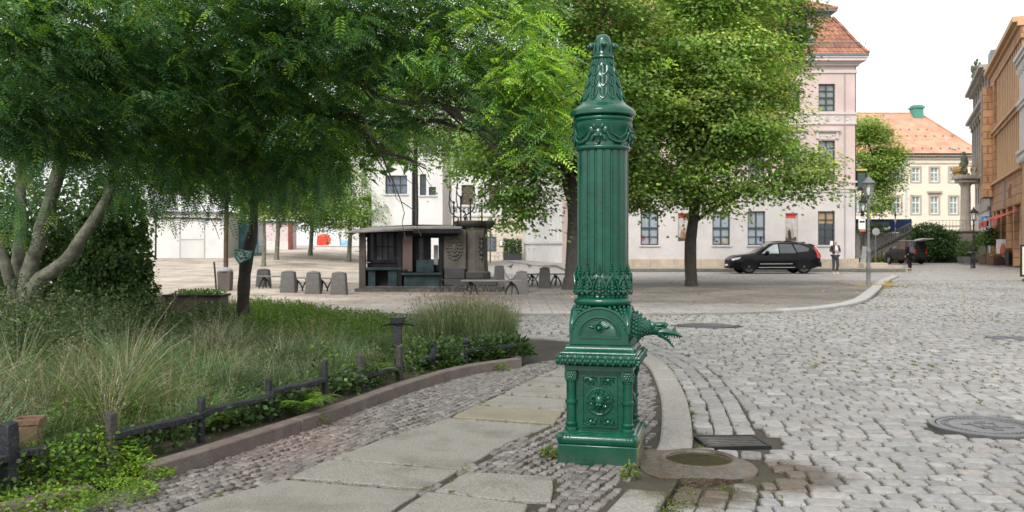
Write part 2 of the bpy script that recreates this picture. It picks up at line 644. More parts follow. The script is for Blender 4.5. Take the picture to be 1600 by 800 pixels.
for k in (0, 2, 3):
 q = MB(face_M(k))

 def arc(r, rz_, y, rad, nn=28, sp=.885):
  q.tube([(r * math.cos(a), y, sp + rz_ * math.sin(a)) for a in np.linspace(0, PI, nn)], rad, 7)
 arc(.196, .178, -.203, .010)
 q.box(-.199, -.186, -.209, -.2, .815, .885)
 q.box(.186, .199, -.209, -.2, .815, .885)
 q.box(-.2, .2, -.212, -.2, .812, .826)
 arc(.142, .13, -.205, .009, sp=.872)
 arc(.124, .112, -.203, .004, sp=.872)
 q.box(-.145, .145, -.213, -.2, .854, .87)
 for i in range(13):
  z = .878 + i * .0085
  xm = .118 * math.sqrt(max(0, 1 - ((z - .872) / .112) ** 2))
  if xm > .02:
   q.tube([(x, -.203 - .0015 * math.sin(i), z + .0022 * math.sin(x * 260 + i * 2.1)) for x in np.linspace(-xm, xm, 26)], .0027, 4)
 q.tube([(.028 * math.cos(a), -.212, .924 + .028 * math.sin(a)) for a in np.linspace(0, 2 * PI, 21)], .007, 6, caps=False)
 q.ball((0, -.209, .924), (.02, .02, .02), 10, 7)
 q.ball((0, -.226, .921), (.009, .01, .009), 8, 6)
 for s_ in (-1, 1):
  q.ball((s_ * .05, -.206, .93), (.024, .01, .011), 8, 6, Matrix.Rotation(s_ * -.35, 3, 'Y'))
  q.ball((s_ * .07, -.205, .934), (.014, .008, .006), 8, 6, Matrix.Rotation(s_ * -.5, 3, 'Y'))
 q.ball((.004, -.207, .967), (.009, .008, .016), 7, 5)
 q.ball((-.004, -.206, .985), (.006, .006, .01), 7, 5)
 build('lunette', q, MG, pump)

# dragon-fish spout on the +x face
q = MB()
Mx = face_M(1)
q.M = Mx
q.tube([(.196 * math.cos(a), -.203, .885 + .178 * math.sin(a)) for a in np.linspace(0, PI, 28)], .010, 7)
q.tube([(.15 * math.cos(a), -.205, .90 + .135 * math.sin(a)) for a in np.linspace(-.4, PI + .4, 28)], .010, 7)
q.box(-.2, .2, -.212, -.2, .812, .826)
q.M = None
build('spout_flange', q, MG, pump)
sp = MB()
spine = [(.18, 0, .905), (.205, 0, .905), (.235, 0, .912), (.265, 0, .917), (.295, 0, .917), (.33, 0, .913), (.37, 0, .91), (.405, 0, .906), (.43, 0, .898), (.445, 0, .888)]
rad = [.108, .112, .10, .078, .058, .047, .045, .046, .040, .026]
sp.tube(spine, rad, 16)
for i in range(8):
 t = i / 9
 x = .205 + .17 * t
 r = np.interp(x, [p[0] for p in spine], rad)
 zc = np.interp(x, [p[0] for p in spine], [p[2] for p in spine])
 nn = 20 if i < 4 else 15
 for j in range(nn):
  a = 2 * PI * (j + .5 * (i % 2)) / nn
  s_ = .014 if i < 3 else (.010 if i < 5 else .0075)
  sp.ball((x, r * math.cos(a) * .95, zc + r * math.sin(a) * .95), (s_ * 1.2, s_, s_), 7, 5)
for i in range(5):
 sp.ball((.235 + i * .028, 0, 1.025 - i * .017 - (.012 if i > 1 else 0)), (.02, .011, .017), 8, 5)
for s_ in (-1, 1):     # brow, eye, fins
 sp.ball((.40, s_ * .036, .94), (.05, .013, .014), 10, 6, Matrix.Rotation(-.12, 3, 'Y'))
 sp.ball((.355, s_ * .045, .932), (.02, .012, .022), 8, 6)
 sp.ball((.405, s_ * .044, .92), (.013, .009, .01), 8, 6)
 sp.ball((.445, s_ * .03, .935), (.018, .008, .012), 8, 6, Matrix.Rotation(-.5, 3, 'Y'))
 for k in range(4):
  sp.ball((.23 - k * .008, s_ * (.085 + .018 * k), .835 - .012 * k), (.02, .024, .038), 8, 6, Matrix.Rotation(.4 * s_, 3, 'X'))
so = build('spout', sp, MG, pump)


def jaw(pts, ws, hs, nn=10):
 """flat tapering bar: centre points, half widths, half heights"""
 vs, fs = [], []
 for (p, w, hh) in zip(pts, ws, hs):
  for j in range(nn):
   a = 2 * PI * j / nn
   vs.append((p[0], p[1] + w * math.cos(a), p[2] + hh * math.sin(a)))
 for i in range(len(pts) - 1):
  for j in range(nn):
   fs.append((i * nn + j, i * nn + (j + 1) % nn, (i + 1) * nn + (j + 1) % nn, (i + 1) * nn + j))
 fs.append(tuple(range(nn)))
 fs.append(tuple((len(pts) - 1) * nn + j for j in range(nn)))
 return vs, fs


q = MB()
q.add(*jaw([(.40, 0, .893), (.44, 0, .893), (.48, 0, .885), (.51, 0, .88), (.535, 0, .87), (.56, 0, .858)], [.048, .048, .046, .042, .032, .008], [.036, .03, .022, .018, .014, .006]))
q.tube([(.497, 0, .885), (.503, 0, .905), (.512, 0, .932)], [.02, .012, .002], 8)
q.tube([(.52, 0, .88), (.505, 0, .9)], [.012, .01], 8)
for i in range(6):
 for s_ in (-1, 1):
  x = .45 + i * .018
  q.tube([(x, s_ * (.037 - .0045 * i), .876 - i * .004), (x + .002, s_ * (.036 - .0045 * i), .862 - i * .004)], [.006, .0015], 5)
build('upper_jaw', q, MG, so)
q = MB()
q.add(*jaw([(.39, 0, .885), (.42, 0, .868), (.45, 0, .845), (.475, 0, .82), (.495, 0, .795), (.503, 0, .778)], [.044, .042, .04, .036, .03, .01], [.034, .026, .02, .017, .015, .008]))
for i in range(5):
 for s_ in (-1, 1):
  x = .448 + i * .013
  z = .858 - i * .0145
  q.tube([(x, s_ * (.03 - .003 * i), z), (x + .009, s_ * (.03 - .003 * i), z + .008)], [.006, .0015], 5)
q.ball((.435, 0, .868), (.04, .02, .008), 8, 5, Matrix.Rotation(.6, 3, 'Y'))
build('lower_jaw', q, MG, so)

build('collar_ring', MB().lathe([(.16, 1.06), (.19, 1.075), (.2, 1.083), (.208, 1.095), (.209, 1.107), (.204, 1.12), (.193, 1.128), (.186, 1.132), (.183, 1.145), (.18, 1.15)], 48), MG, pump, smooth=50)
q = MB().lathe([(.18, 1.148), (.188, 1.152), (.186, 1.17), (.19, 1.20), (.194, 1.24), (.187, 1.28), (.176, 1.30)], 40)
NA = 14
for i in range(NA):
 a = 2 * PI * (i + .5) / NA

 def cyl(da, r, z):
  return (r * math.cos(a + da), r * math.sin(a + da), z)
 w = PI / NA
 # pointed arch
 q.tube([cyl(-w, .198, 1.165), cyl(-w * .95, .204, 1.205), cyl(-w * .6, .206, 1.25), cyl(0, .205, 1.295), cyl(w * .6, .206, 1.25), cyl(w * .95, .204, 1.205), cyl(w, .198, 1.165)], .0065, 6)
 for dz, r in ((1.235, .014), (1.215, .017), (1.195, .016)):
  q.ball(cyl(0, .198, dz), r, 7, 5)
 for da in (-.5, .5):
  q.ball(cyl(da * w, .199, 1.205), .011, 7, 5)
  q.ball(cyl(da * w * 1.1, .198, 1.178), .014, 7, 5)
 q.ball(cyl(0, .199, 1.17), .017, 7, 5)
 q.ball(cyl(w, .2, 1.16), .013, 7, 5)
 q.ball(cyl(w, .199, 1.265), .012, 7, 5)
 for k, (dz, r) in enumerate(((1.303, .014), (1.322, .012), (1.338, .011), (1.353, .0095), (1.367, .008))):
  q.ball(cyl(0, .192 - .0035 * k, dz), (r, r, r * .7), 8, 5)
 q.tube([cyl(w * .7, .185, 1.285), cyl(w * .95, .186, 1.30), cyl(w * 1.2, .185, 1.312), cyl(w * .95, .187, 1.322)], .005, 5)
build('leaf_collar', q, MG, pump)
NF = 20


def flute(r, z, a):
 if z < 1.28 or z > 2.165:
  return r
 t = (a * NF / (2 * PI)) % 1.0
 d = abs(t - .5) * 2          # 0 centre of groove
 if d < .36:
  return r - .010 * math.sqrt(1 - (d / .36) ** 2)
 if .5 < d < .62:
  return r - .0035
 return r


build('fluted_shaft', MB().lathe([(.182, 1.15), (.182, 1.279), (.182, 1.281), (.181, 2.164), (.181, 2.166), (.181, 2.2)], NF * 16, rf=flute), MG, pump, smooth=25)
cap = build('capital', MB().lathe([(.17, 2.162), (.189, 2.168), (.196, 2.175), (.199, 2.186), (.196, 2.197), (.189, 2.203), (.186, 2.21), (.187, 2.225), (.189, 2.25), (.195, 2.285), (.205, 2.32), (.212, 2.345),
         (.213, 2.36), (.205, 2.366), (.203, 2.372), (.212, 2.38), (.215, 2.392), (.211, 2.402), (.204, 2.406), (.2, 2.412), (.19, 2.43)], 48), MG, pump, smooth=40)
for i in range(4):
 a = -PI / 2 + R(-2) + i * PI / 2
 q = MB(Matrix.Rotation(a + PI / 2, 4, 'Z'))       # local -y looks out
 y = -.198
 q.ball((0, y, 2.275), (.036, .022, .045), 10, 7)
 q.ball((0, y - .02, 2.262), (.012, .013, .018), 8, 6)
 for s_ in (-1, 1):
  q.ball((s_ * .019, y - .016, 2.292), (.014, .01, .007), 8, 5, Matrix.Rotation(-s_ * .4, 3, 'Y'))
  q.ball((s_ * .02, y - .013, 2.262), (.013, .01, .012), 8, 5)
  q.ball((s_ * .047, y + .003, 2.30), (.018, .012, .03), 8, 6, Matrix.Rotation(s_ * .5, 3, 'Y'))
  q.ball((s_ * .04, y + .003, 2.25), (.012, .01, .028), 8, 6, Matrix.Rotation(-s_ * .4, 3, 'Y'))
  q.ball((s_ * .028, y - .003, 2.328), (.012, .01, .022), 8, 6, Matrix.Rotation(s_ * .3, 3, 'Y'))
 q.ball((0, y - .014, 2.24), (.018, .008, .006), 8, 5)
 q.ball((0, y - .006, 2.222), (.014, .012, .018), 8, 5)
 q.ball((0, y - .004, 2.335), (.009, .012, .026), 8, 5)
 build('mask', q, MG, cap)
 q = MB(Matrix.Rotation(a + PI / 4 + PI / 2, 4, 'Z'))
 q.tube([(-.095, -.172, 2.345), (-.10, -.17, 2.30), (-.07, -.178, 2.245), (-.03, -.19, 2.225), (0, -.193, 2.222), (.03, -.19, 2.225), (.07, -.178, 2.245), (.10, -.17, 2.30), (.095, -.172, 2.345)], .012, 7)
 q.tube([(-.075, -.187, 2.34), (-.06, -.186, 2.28), (0, -.198, 2.248), (.06, -.186, 2.28), (.075, -.187, 2.34)], .009, 6)
 build('festoon', q, MG, cap)
cone = [(.2, 2.408), (.228, 2.414), (.233, 2.42), (.235, 2.44), (.233, 2.447), (.22, 2.463), (.2, 2.478), (.178, 2.492), (.165, 2.504), (.157, 2.516), (.11, 2.667), (.0735, 2.80), (.068, 2.83)]
cp = build('cap', MB().lathe(cone, 48), MG, pump, smooth=30)


def rcone(z):
 return float(np.interp(z, [p[1] for p in cone], [p[0] for p in cone]))


q = MB()
for (z0, hh, nn, off) in ((2.525, .085, 13, 0), (2.617, .078, 11, .5), (2.70, .07, 9, 0), (2.772, .05, 8, .5)):
 q.tube([((rcone(z0 + hh + .004)) * math.cos(a), (rcone(z0 + hh + .004)) * math.sin(a), z0 + hh + .004) for a in np.linspace(0, 2 * PI, 33)], .0035, 5, caps=False)
 for i in range(nn):
  a = 2 * PI * (i + off) / nn
  w = PI / nn * .82

  def cc(da, f):
   z = z0 + hh * f
   r = rcone(z) + .003
   return (r * math.cos(a + da), r * math.sin(a + da), z)
  # hanging pointed leaf: U outline with midrib and bulging halves
  q.tube([cc(-w, 1), cc(-w, .55), cc(-w * .6, .2), cc(0, 0), cc(w * .6, .2), cc(w, .55), cc(w, 1)], .0068, 6)
  q.tube([cc(0, .05), cc(0, .95)], .0062, 6)
  q.tube([cc(-w * .5, .3), cc(-w * .52, .95)], .0055, 5)
  q.tube([cc(w * .5, .3), cc(w * .52, .95)], .0055, 5)
build('leaf_scales', q, MG, cp)
q = MB().lathe([(.066, 2.825), (.078, 2.829), (.081, 2.838), (.078, 2.847), (.068, 2.852), (.062, 2.86), (.058, 2.885), (.06, 2.91), (.062, 2.925), (.057, 2.935), (.057, 2.955), (.053, 2.972), (.044, 2.989), (.026, 3.003), (0, 3.009)], 28)
for i in range(4):
 a = R(13) + i * PI / 2
 c, s_ = math.cos(a), math.sin(a)
 q.ball((.082 * c, .082 * s_, 2.921), .025, 10, 8)
 q.tube([(.05 * c, .05 * s_, 2.87), (.06 * c, .06 * s_, 2.90), (.07 * c, .07 * s_, 2.925), (.06 * c, .06 * s_, 2.945)], [.012, .014, .014, .01], 7)
 q.ball((.105 * c, .105 * s_, 2.918), .009, 6, 5)
for i in range(8):
 a = PI / 8 + i * PI / 4
 q.tube([(.064 * math.cos(a), .064 * math.sin(a), 2.855), (.062 * math.cos(a), .062 * math.sin(a), 2.9), (.055 * math.cos(a), .055 * math.sin(a), 2.935), (.03 * math.cos(a), .03 * math.sin(a), 2.985)], [.008, .009, .008, .005], 6)
build('finial', q, MG, pump)
# ================================================================== ground, road, pavement
def sm(t):
 t = np.clip(t, 0, 1)
 return t * t * (3 - 2 * t)


def gz(x, y):
 """the square rises gently towards the far left"""
 return 1.25 * sm((np.asarray(y, dtype=float) - 40) / 45) * sm((-np.asarray(x, dtype=float) - 5) / 11)


def resample(pts, step, smooth=True):
 P = np.array(pts, dtype=float)
 if smooth:
  out = []
  Q = np.vstack([2 * P[0] - P[1], P, 2 * P[-1] - P[-2]])
  for i in range(1, len(Q) - 2):
   for t in np.linspace(0, 1, 24, endpoint=False):
    a, b, c, d = Q[i - 1], Q[i], Q[i + 1], Q[i + 2]
    out.append(.5 * ((2 * b) + (-a + c) * t + (2 * a - 5 * b + 4 * c - d) * t * t + (-a + 3 * b - 3 * c + d) * t ** 3))
  out.append(P[-1])
  P = np.array(out)
 L = np.concatenate([[0], np.cumsum(np.linalg.norm(np.diff(P, axis=0), axis=1))])
 n = max(2, int(round(L[-1] / step)) + 1)
 s = np.linspace(0, L[-1], n)
 return np.stack([np.interp(s, L, P[:, k]) for k in range(P.shape[1])], 1)


def normals2(P):
 T = np.gradient(P, axis=0)
 T /= np.linalg.norm(T, axis=1)[:, None] + 1e-9
 return np.stack([T[:, 1], -T[:, 0]], 1)       # to the right of travel


def poly_dist(X, P):
 """distance and signed side (+ right of travel) of points X to polyline P"""
 best = np.full(len(X), 1e9)
 side = np.zeros(len(X))
 for i in range(len(P) - 1):
  a, b = P[i], P[i + 1]
  d = b - a
  t = np.clip(((X - a) @ d) / (d @ d), 0, 1)
  q = X - (a + t[:, None] * d)
  ds = np.hypot(q[:, 0], q[:, 1])
  s = d[1] * (X[:, 0] - a[0]) - d[0] * (X[:, 1] - a[1])
  m = ds < best
  best[m] = ds[m]
  side[m] = np.sign(s[m])
 return best * np.where(side == 0, 1, side)


def in_poly(X, poly):
 poly = np.array(poly)
 c = np.zeros(len(X), bool)
 j = len(poly) - 1
 for i in range(len(poly)):
  xi, yi = poly[i]
  xj, yj = poly[j]
  m = ((yi > X[:, 1]) != (yj > X[:, 1])) & (X[:, 0] < (xj - xi) * (X[:, 1] - yi) / (yj - yi + 1e-12) + xi)
  c ^= m
  j = i
 return c


ROADZ = -.035
KERB = resample([(.3, 3.7), (.81, 5.06), (.96, 5.45), (1.20, 6.2), (1.38, 6.84), (1.67, 8.5), (1.86, 10.1), (1.94, 11.5), (1.8, 13.), (1.2, 14.1), (.2, 14.7), (-1.5, 15.1), (-2.6, 15.3)], .25)
BEDK = resample([(-3.3, 4.2), (-2.85, 4.95), (-2.36, 5.8), (-1.95, 6.84), (-1.62, 7.72), (-1.15, 9.17), (-.594, 10.4), (.16, 11.23)], .2)
FARK = resample([(-40, 19.6), (-6, 19.6), (-1.4, 19.6), (2.8, 19.6), (5.8, 20.3), (7.7, 21.7), (9.5, 24.2), (11.9, 29.2), (15.4, 36.8), (19., 44.)], .5)
BED = [tuple(p) for p in BEDK] + [(.12, 12.4), (-.5, 14.2), (-1.6, 15.6), (-3, 17.2), (-4.5, 19.4), (-6.5, 22), (-12, 24), (-16, 22), (-16, 4.2)]
SPOUT_BASIN = (1.29, 6.2)
MANHOLE = (4.04, 7.62)
GRATE = (1.72, 7.02)


def sheet_mat(name, c1, c2, scale=.6, rough=.75, extra=None, bump=.5, bscale=30, spec=.4):
 m = bpy.data.materials.new(name)
 nt, ns, ln, b = nodes_of(m)
 tc = N(ns, 'ShaderNodeTexCoord')
 n1 = N(ns, 'ShaderNodeTexNoise', i_Scale=scale, i_Detail=9., i_Roughness=.68)
 ln.new(tc.outputs['Object'], n1.inputs['Vector'])
 r1 = N(ns, 'ShaderNodeMapRange')
 r1.inputs[1].default_value, r1.inputs[2].default_value = .36, .64
 ln.new(n1.outputs['Fac'], r1.inputs[0])
 mx = N(ns, 'ShaderNodeMix', data_type='RGBA')
 ln.new(r1.outputs[0], mx.inputs[0])
 mx.inputs[6].default_value = (*c1, 1)
 mx.inputs[7].default_value = (*c2, 1)
 n2 = N(ns, 'ShaderNodeTexNoise', i_Scale=bscale, i_Detail=6., i_Roughness=.75)
 ln.new(tc.outputs['Object'], n2.inputs['Vector'])
 r2 = N(ns, 'ShaderNodeMapRange')
 r2.inputs[1].default_value, r2.inputs[2].default_value = .3, .7
 r2.inputs[3].default_value, r2.inputs[4].default_value = .7, 1.3
 ln.new(n2.outputs['Fac'], r2.inputs[0])
 vm = N(ns, 'ShaderNodeVectorMath', operation='SCALE')
 ln.new(mx.outputs[2], vm.inputs[0])
 ln.new(r2.outputs[0], vm.inputs['Scale'])
 ln.new(vm.outputs[0], b.inputs['Base Color'])
 b.inputs['Roughness'].default_value = rough
 b.inputs['Specular IOR Level'].default_value = spec
 bp = N(ns, 'ShaderNodeBump')
 bp.inputs['Strength'].default_value = bump
 bp.inputs['Distance'].default_value = .01
 ln.new(n2.outputs['Fac'], bp.inputs['Height'])
 ln.new(bp.outputs[0], b.inputs['Normal'])
 return m, nt, ns, ln, b, tc, vm, bp


def cobble_far_mat(name):
 m, nt, ns, ln, b, tc, vm, bp = sheet_mat(name, (.25, .24, .228), (.31, .298, .285), scale=.35, rough=.5, bscale=14)
 nd = N(ns, 'ShaderNodeTexNoise', i_Scale=1.1, i_Detail=2.)
 ln.new(tc.outputs['Object'], nd.inputs['Vector'])
 ad = N(ns, 'ShaderNodeVectorMath', operation='MULTIPLY_ADD')
 ln.new(nd.outputs['Color'], ad.inputs[0])
 ad.inputs[1].default_value = (.18, .18, 0)
 ln.new(tc.outputs['Object'], ad.inputs[2])
 br = N(ns, 'ShaderNodeTexBrick')
 br.inputs['Scale'].default_value = 1.
 br.inputs['Brick Width'].default_value = .22
 br.inputs['Row Height'].default_value = .17
 br.inputs['Mortar Size'].default_value = .014
 br.inputs['Mortar Smooth'].default_value = .6
 br.inputs['Color1'].default_value = (.75, .74, .74, 1)
 br.inputs['Color2'].default_value = (1.15, 1.13, 1.12, 1)
 br.inputs['Mortar'].default_value = (.38, .36, .30, 1)
 ln.new(ad.outputs[0], br.inputs['Vector'])
 ml = N(ns, 'ShaderNodeVectorMath', operation='MULTIPLY')
 ln.new(vm.outputs[0], ml.inputs[0])
 ln.new(br.outputs['Color'], ml.inputs[1])
 ln.new(ml.outputs[0], b.inputs['Base Color'])
 return m


def grid_sheet(name, xs, ys, zf, m):
 X, Y = np.meshgrid(xs, ys)
 V = np.stack([X.ravel(), Y.ravel(), zf(X, Y).ravel()], 1)
 nx, ny = len(xs), len(ys)
 i, j = np.meshgrid(np.arange(nx - 1), np.arange(ny - 1))
 a = (j * nx + i).ravel()
 Fq = np.stack([a, a + 1, a + nx + 1, a + nx], 1)
 return struct(np_obj(name, V, Fq, m, smooth=True))


M_farcob = cobble_far_mat('distant_setts')
xs = np.concatenate([[-900, -400, -200], np.arange(-120, 121, 3.), [200, 400, 900]])
ys = np.concatenate([[-60, -20], np.arange(0, 130, 3.), [160, 220, 400, 900]])
grid_sheet('ground', xs, ys, lambda X, Y: gz(X, Y) - .07, M_farcob)

# the square under the trees: sandy to the left, brown litter-strewn earth to the right, slab strips
mp, nt, ns, ln, b, tc, vm, bp = sheet_mat('square_surface', (.088, .077, .066), (.19, .172, .155), scale=.45, rough=.8, bscale=9)
sx = N(ns, 'ShaderNodeSeparateXYZ')
ln.new(tc.outputs['Object'], sx.inputs[0])
nz = N(ns, 'ShaderNodeTexNoise', i_Scale=.18, i_Detail=5.)
ln.new(tc.outputs['Object'], nz.inputs['Vector'])
ma = N(ns, 'ShaderNodeMath', operation='MULTIPLY_ADD')
ln.new(nz.outputs['Fac'], ma.inputs[0])
ma.inputs[1].default_value = 8.
ln.new(sx.outputs['X'], ma.inputs[2])
rg = N(ns, 'ShaderNodeMapRange')
rg.inputs[1].default_value, rg.inputs[2].default_value = 3.5, -5.
ln.new(ma.outputs[0], rg.inputs[0])
mixs = N(ns, 'ShaderNodeMix', data_type='RGBA')
ln.new(rg.outputs[0], mixs.inputs[0])
ln.new(vm.outputs[0], mixs.inputs[6])
sd = N(ns, 'ShaderNodeVectorMath', operation='MULTIPLY')
ln.new(vm.outputs[0], sd.inputs[0])
sd.inputs[1].default_value = (2.75, 2.6, 2.4)
ln.new(sd.outputs[0], mixs.inputs[7])
# paler trodden setts near the kerb and beyond the trees
ry = N(ns, 'ShaderNodeMath', operation='MULTIPLY_ADD')
ln.new(nz.outputs['Fac'], ry.inputs[0])
ry.inputs[1].default_value = 5.
ln.new(sx.outputs['Y'], ry.inputs[2])
r3 = N(ns, 'ShaderNodeMapRange')
r3.inputs[1].default_value, r3.inputs[2].default_value = 26.5, 22.
ln.new(ry.outputs[0], r3.inputs[0])
r4 = N(ns, 'ShaderNodeMapRange')
r4.inputs[1].default_value, r4.inputs[2].default_value = 37., 42.
ln.new(ry.outputs[0], r4.inputs[0])
ms = N(ns, 'ShaderNodeMath', operation='ADD', use_clamp=True)
ln.new(r3.outputs[0], ms.inputs[0])
ln.new(r4.outputs[0], ms.inputs[1])
br = N(ns, 'ShaderNodeTexBrick')
br.inputs['Scale'].default_value = 1.
br.inputs['Brick Width'].default_value = .3
br.inputs['Row Height'].default_value = .16
br.inputs['Mortar Size'].default_value = .012
br.inputs['Color1'].default_value = (.27, .255, .24, 1)
br.inputs['Color2'].default_value = (.36, .34, .325, 1)
br.inputs['Mortar'].default_value = (.15, .135, .11, 1)
ln.new(tc.outputs['Object'], br.inputs['Vector'])
iv = N(ns, 'ShaderNodeMath', operation='MULTIPLY_ADD')
ln.new(rg.outputs[0], iv.inputs[0])
iv.inputs[1].default_value, iv.inputs[2].default_value = -.9, 1.
mm = N(ns, 'ShaderNodeMath', operation='MULTIPLY')
ln.new(ms.outputs[0], mm.inputs[0])
ln.new(iv.outputs[0], mm.inputs[1])
m2 = N(ns, 'ShaderNodeMix', data_type='RGBA')
ln.new(mm.outputs[0], m2.inputs[0])
ln.new(mixs.outputs[2], m2.inputs[6])
ln.new(br.outputs['Color'], m2.inputs[7])
fl = N(ns, 'ShaderNodeTexBrick')
fl.inputs['Scale'].default_value = 1.
fl.inputs['Brick Width'].default_value = .9
fl.inputs['Row Height'].default_value = .6
fl.inputs['Mortar Size'].default_value = .025
fl.inputs['Color1'].default_value = (.9, .9, .9, 1)
fl.inputs['Color2'].default_value = (1.08, 1.07, 1.06, 1)
fl.inputs['Mortar'].default_value = (.62, .6, .57, 1)
ln.new(tc.outputs['Object'], fl.inputs['Vector'])
fm_ = N(ns, 'ShaderNodeVectorMath', operation='MULTIPLY')
ln.new(m2.outputs[2], fm_.inputs[0])
ln.new(fl.outputs['Color'], fm_.inputs[1])
ln.new(fm_.outputs[0], b.inputs['Base Color'])
fk = resample(FARK, 1.0, False)
back = 200.
V, Fq = [], []
rows = np.concatenate([[0, .04, .1, .2], np.linspace(.3, 1, 28)])
for i, (x, y) in enumerate(fk):
 yend = 200. if x < -3 else (200. if x < 2 else 50.)
 for r in rows:
  yy = y + (yend - y) * r
  V.append((x, yy, float(gz(x, yy)) + .0))
nr = len(rows)
for i in range(len(fk) - 1):
 for j in range(nr - 1):
  Fq.append((i * nr + j, (i + 1) * nr + j, (i + 1) * nr + j + 1, i * nr + j + 1))
struct(np_obj('square', V, Fq, mp, smooth=True))

# joint earth under the near setts, pavement bed
m_joint, *_ = sheet_mat('joint_earth', (.028, .024, .017), (.06, .052, .034), scale=2.2, rough=.95, bscale=60, bump=.8)
mb = MB().box(-8, 26.3, 3.4, 39.6, -.4, -.060)
struct(build('road_bed', mb, m_joint, smooth=0))
pv = [tuple(p) for p in BEDK] + [(.3, 12.6), (-1.5, 15.0)] + [tuple(p) for p in KERB[::-1]]
mb = MB().prism([(x, y, -.3) for x, y in pv], (0, 0, .283))
struct(build('pavement_bed', mb, m_joint, smooth=0))


def stones(cx, cy, lx, ly, ang, z, hh, rnd, tint, inset=.30, jit=.1, tilt=.02, sides=.03):
 """rounded stones as one mesh: arrays of centre, half sizes, angle"""
 n = len(cx)
 th = np.array([0., .14, .36, .5, .64, .86, 1.0, 1.14, 1.36, 1.5, 1.64, 1.86]) * PI
 e = .27
 ct, st = np.cos(th), np.sin(th)
 ux = np.sign(np.round(ct, 6)) * np.abs(ct) ** e
 uy = np.sign(np.round(st, 6)) * np.abs(st) ** e
 K = len(th)
 J = 1 + rng.normal(0, jit, (n, K))
 px = ux[None] * lx[:, None] * J
 py = uy[None] * ly[:, None] * (1 + rng.normal(0, jit, (n, K)))
 rings = []
 tx, ty = rng.normal(0, tilt, n), rng.normal(0, tilt, n)
 for (s, dz) in ((1.0, -sides - .03), (1.0, -sides * .5), (1 - .35 * inset, -sides * .13), (1 - .7 * inset, -sides * .02), (1 - inset * 1.15, .0)):
  rx, ry_ = px * s, py * s
  rings.append(np.stack([rx, ry_, np.zeros_like(rx) + dz + rx * tx[:, None] + ry_ * ty[:, None] + rng.normal(0, .0009, rx.shape)], 2))
 cen = np.stack([np.zeros((n, 1)), np.zeros((n, 1)), np.full((n, 1), .0005)], 2)
 P = np.concatenate(rings + [cen], 1)
 c, s = np.cos(ang)[:, None], np.sin(ang)[:, None]
 X = P[:, :, 0] * c - P[:, :, 1] * s + cx[:, None]
 Y = P[:, :, 0] * s + P[:, :, 1] * c + cy[:, None]
 Z = P[:, :, 2] + z[:, None]
 V = np.stack([X, Y, Z], 2).reshape(-1, 3)
 M = 5 * K + 1
 f = []
 for r in range(4):
  for j in range(K):
   q = (j + 1) % K
   f.append((r * K + j, r * K + q, (r + 1) * K + q, (r + 1) * K + j))
 for j in range(0, K, 2):
  f.append((4 * K + j, 4 * K + (j + 1) % K, 4 * K + (j + 2) % K, 5 * K))
 f = np.array(f)
 Fq = (f[None] + (np.arange(n) * M)[:, None, None]).reshape(-1, 4)
 C = np.repeat(tint, M, axis=0)
 return V, Fq, C


def stone_mat(name, rough=.5, scale=22, wet=True):
 m = mat(name, (1, 1, 1), rough=rough, var=.25, scale=scale, bump=.6, bscale=90, attr=True, spec=.5)
 if wet:
  add_wet(m, rough)
 return m


def add_wet(m, rough):
 if True:
  nt = m.node_tree
  ns, ln = nt.nodes, nt.links
  b = ns['Principled BSDF']
  base = b.inputs['Base Color'].links[0].from_socket
  geo = N(ns, 'ShaderNodeNewGeometry')
  # puddled spill beside the basin: a wet patch with a ragged edge
  les = []
  for (cx0, cy0, sx0, sy0) in ((-1.72, -6.0, 1.9, 2.3), (-1.05, -5.68, 2.2, 2.1)):
   mp_ = N(ns, 'ShaderNodeMapping')
   mp_.inputs['Location'].default_value = (cx0, cy0, 0)
   vs_ = N(ns, 'ShaderNodeVectorMath', operation='MULTIPLY')
   ln.new(geo.outputs['Position'], mp_.inputs['Vector'])
   ln.new(mp_.outputs[0], vs_.inputs[0])
   vs_.inputs[1].default_value = (sx0, sy0, 0)
   le = N(ns, 'ShaderNodeVectorMath', operation='LENGTH')
   ln.new(vs_.outputs[0], le.inputs[0])
   les.append(le)
  mi_ = N(ns, 'ShaderNodeMath', operation='MINIMUM')
  ln.new(les[0].outputs['Value'], mi_.inputs[0])
  ln.new(les[1].outputs['Value'], mi_.inputs[1])
  nn = N(ns, 'ShaderNodeTexNoise', i_Scale=4.5, i_Detail=5.)
  ln.new(geo.outputs['Position'], nn.inputs['Vector'])
  ad = N(ns, 'ShaderNodeMath', operation='MULTIPLY_ADD')
  ln.new(nn.outputs['Fac'], ad.inputs[0])
  ad.inputs[1].default_value = .9
  ln.new(mi_.outputs[0], ad.inputs[2])
  rg = N(ns, 'ShaderNodeMapRange')
  rg.inputs[1].default_value, rg.inputs[2].default_value = 1.6, 1.2
  ln.new(ad.outputs[0], rg.inputs[0])
  mx = N(ns, 'ShaderNodeMix', data_type='RGBA')
  ln.new(rg.outputs[0], mx.inputs[0])
  ln.new(base, mx.inputs[6])
  ml = N(ns, 'ShaderNodeVectorMath', operation='MULTIPLY')
  ln.new(base, ml.inputs[0])
  ml.inputs[1].default_value = (.40, .32, .24)
  ln.new(ml.outputs[0], mx.inputs[7])
  ln.new(mx.outputs[2], b.inputs['Base Color'])
  rr = N(ns, 'ShaderNodeMapRange')
  rr.inputs[3].default_value, rr.inputs[4].default_value = rough, .12
  ln.new(rg.outputs[0], rr.inputs[0])
  ln.new(rr.outputs[0], b.inputs['Roughness'])


M_sett = stone_mat('granite_sett')


def sett_tint(n, base=(.222, .214, .203), v=.12):
 g = np.clip(rng.normal(1, v, n), .55, 1.45)[:, None]
 t = np.array(base)[None] * g
 w = rng.random(n)
 t[w < .12] *= np.array([1.04, .99, .97])
 t[w > .86] *= np.array([.96, .98, 1.01])
 return t


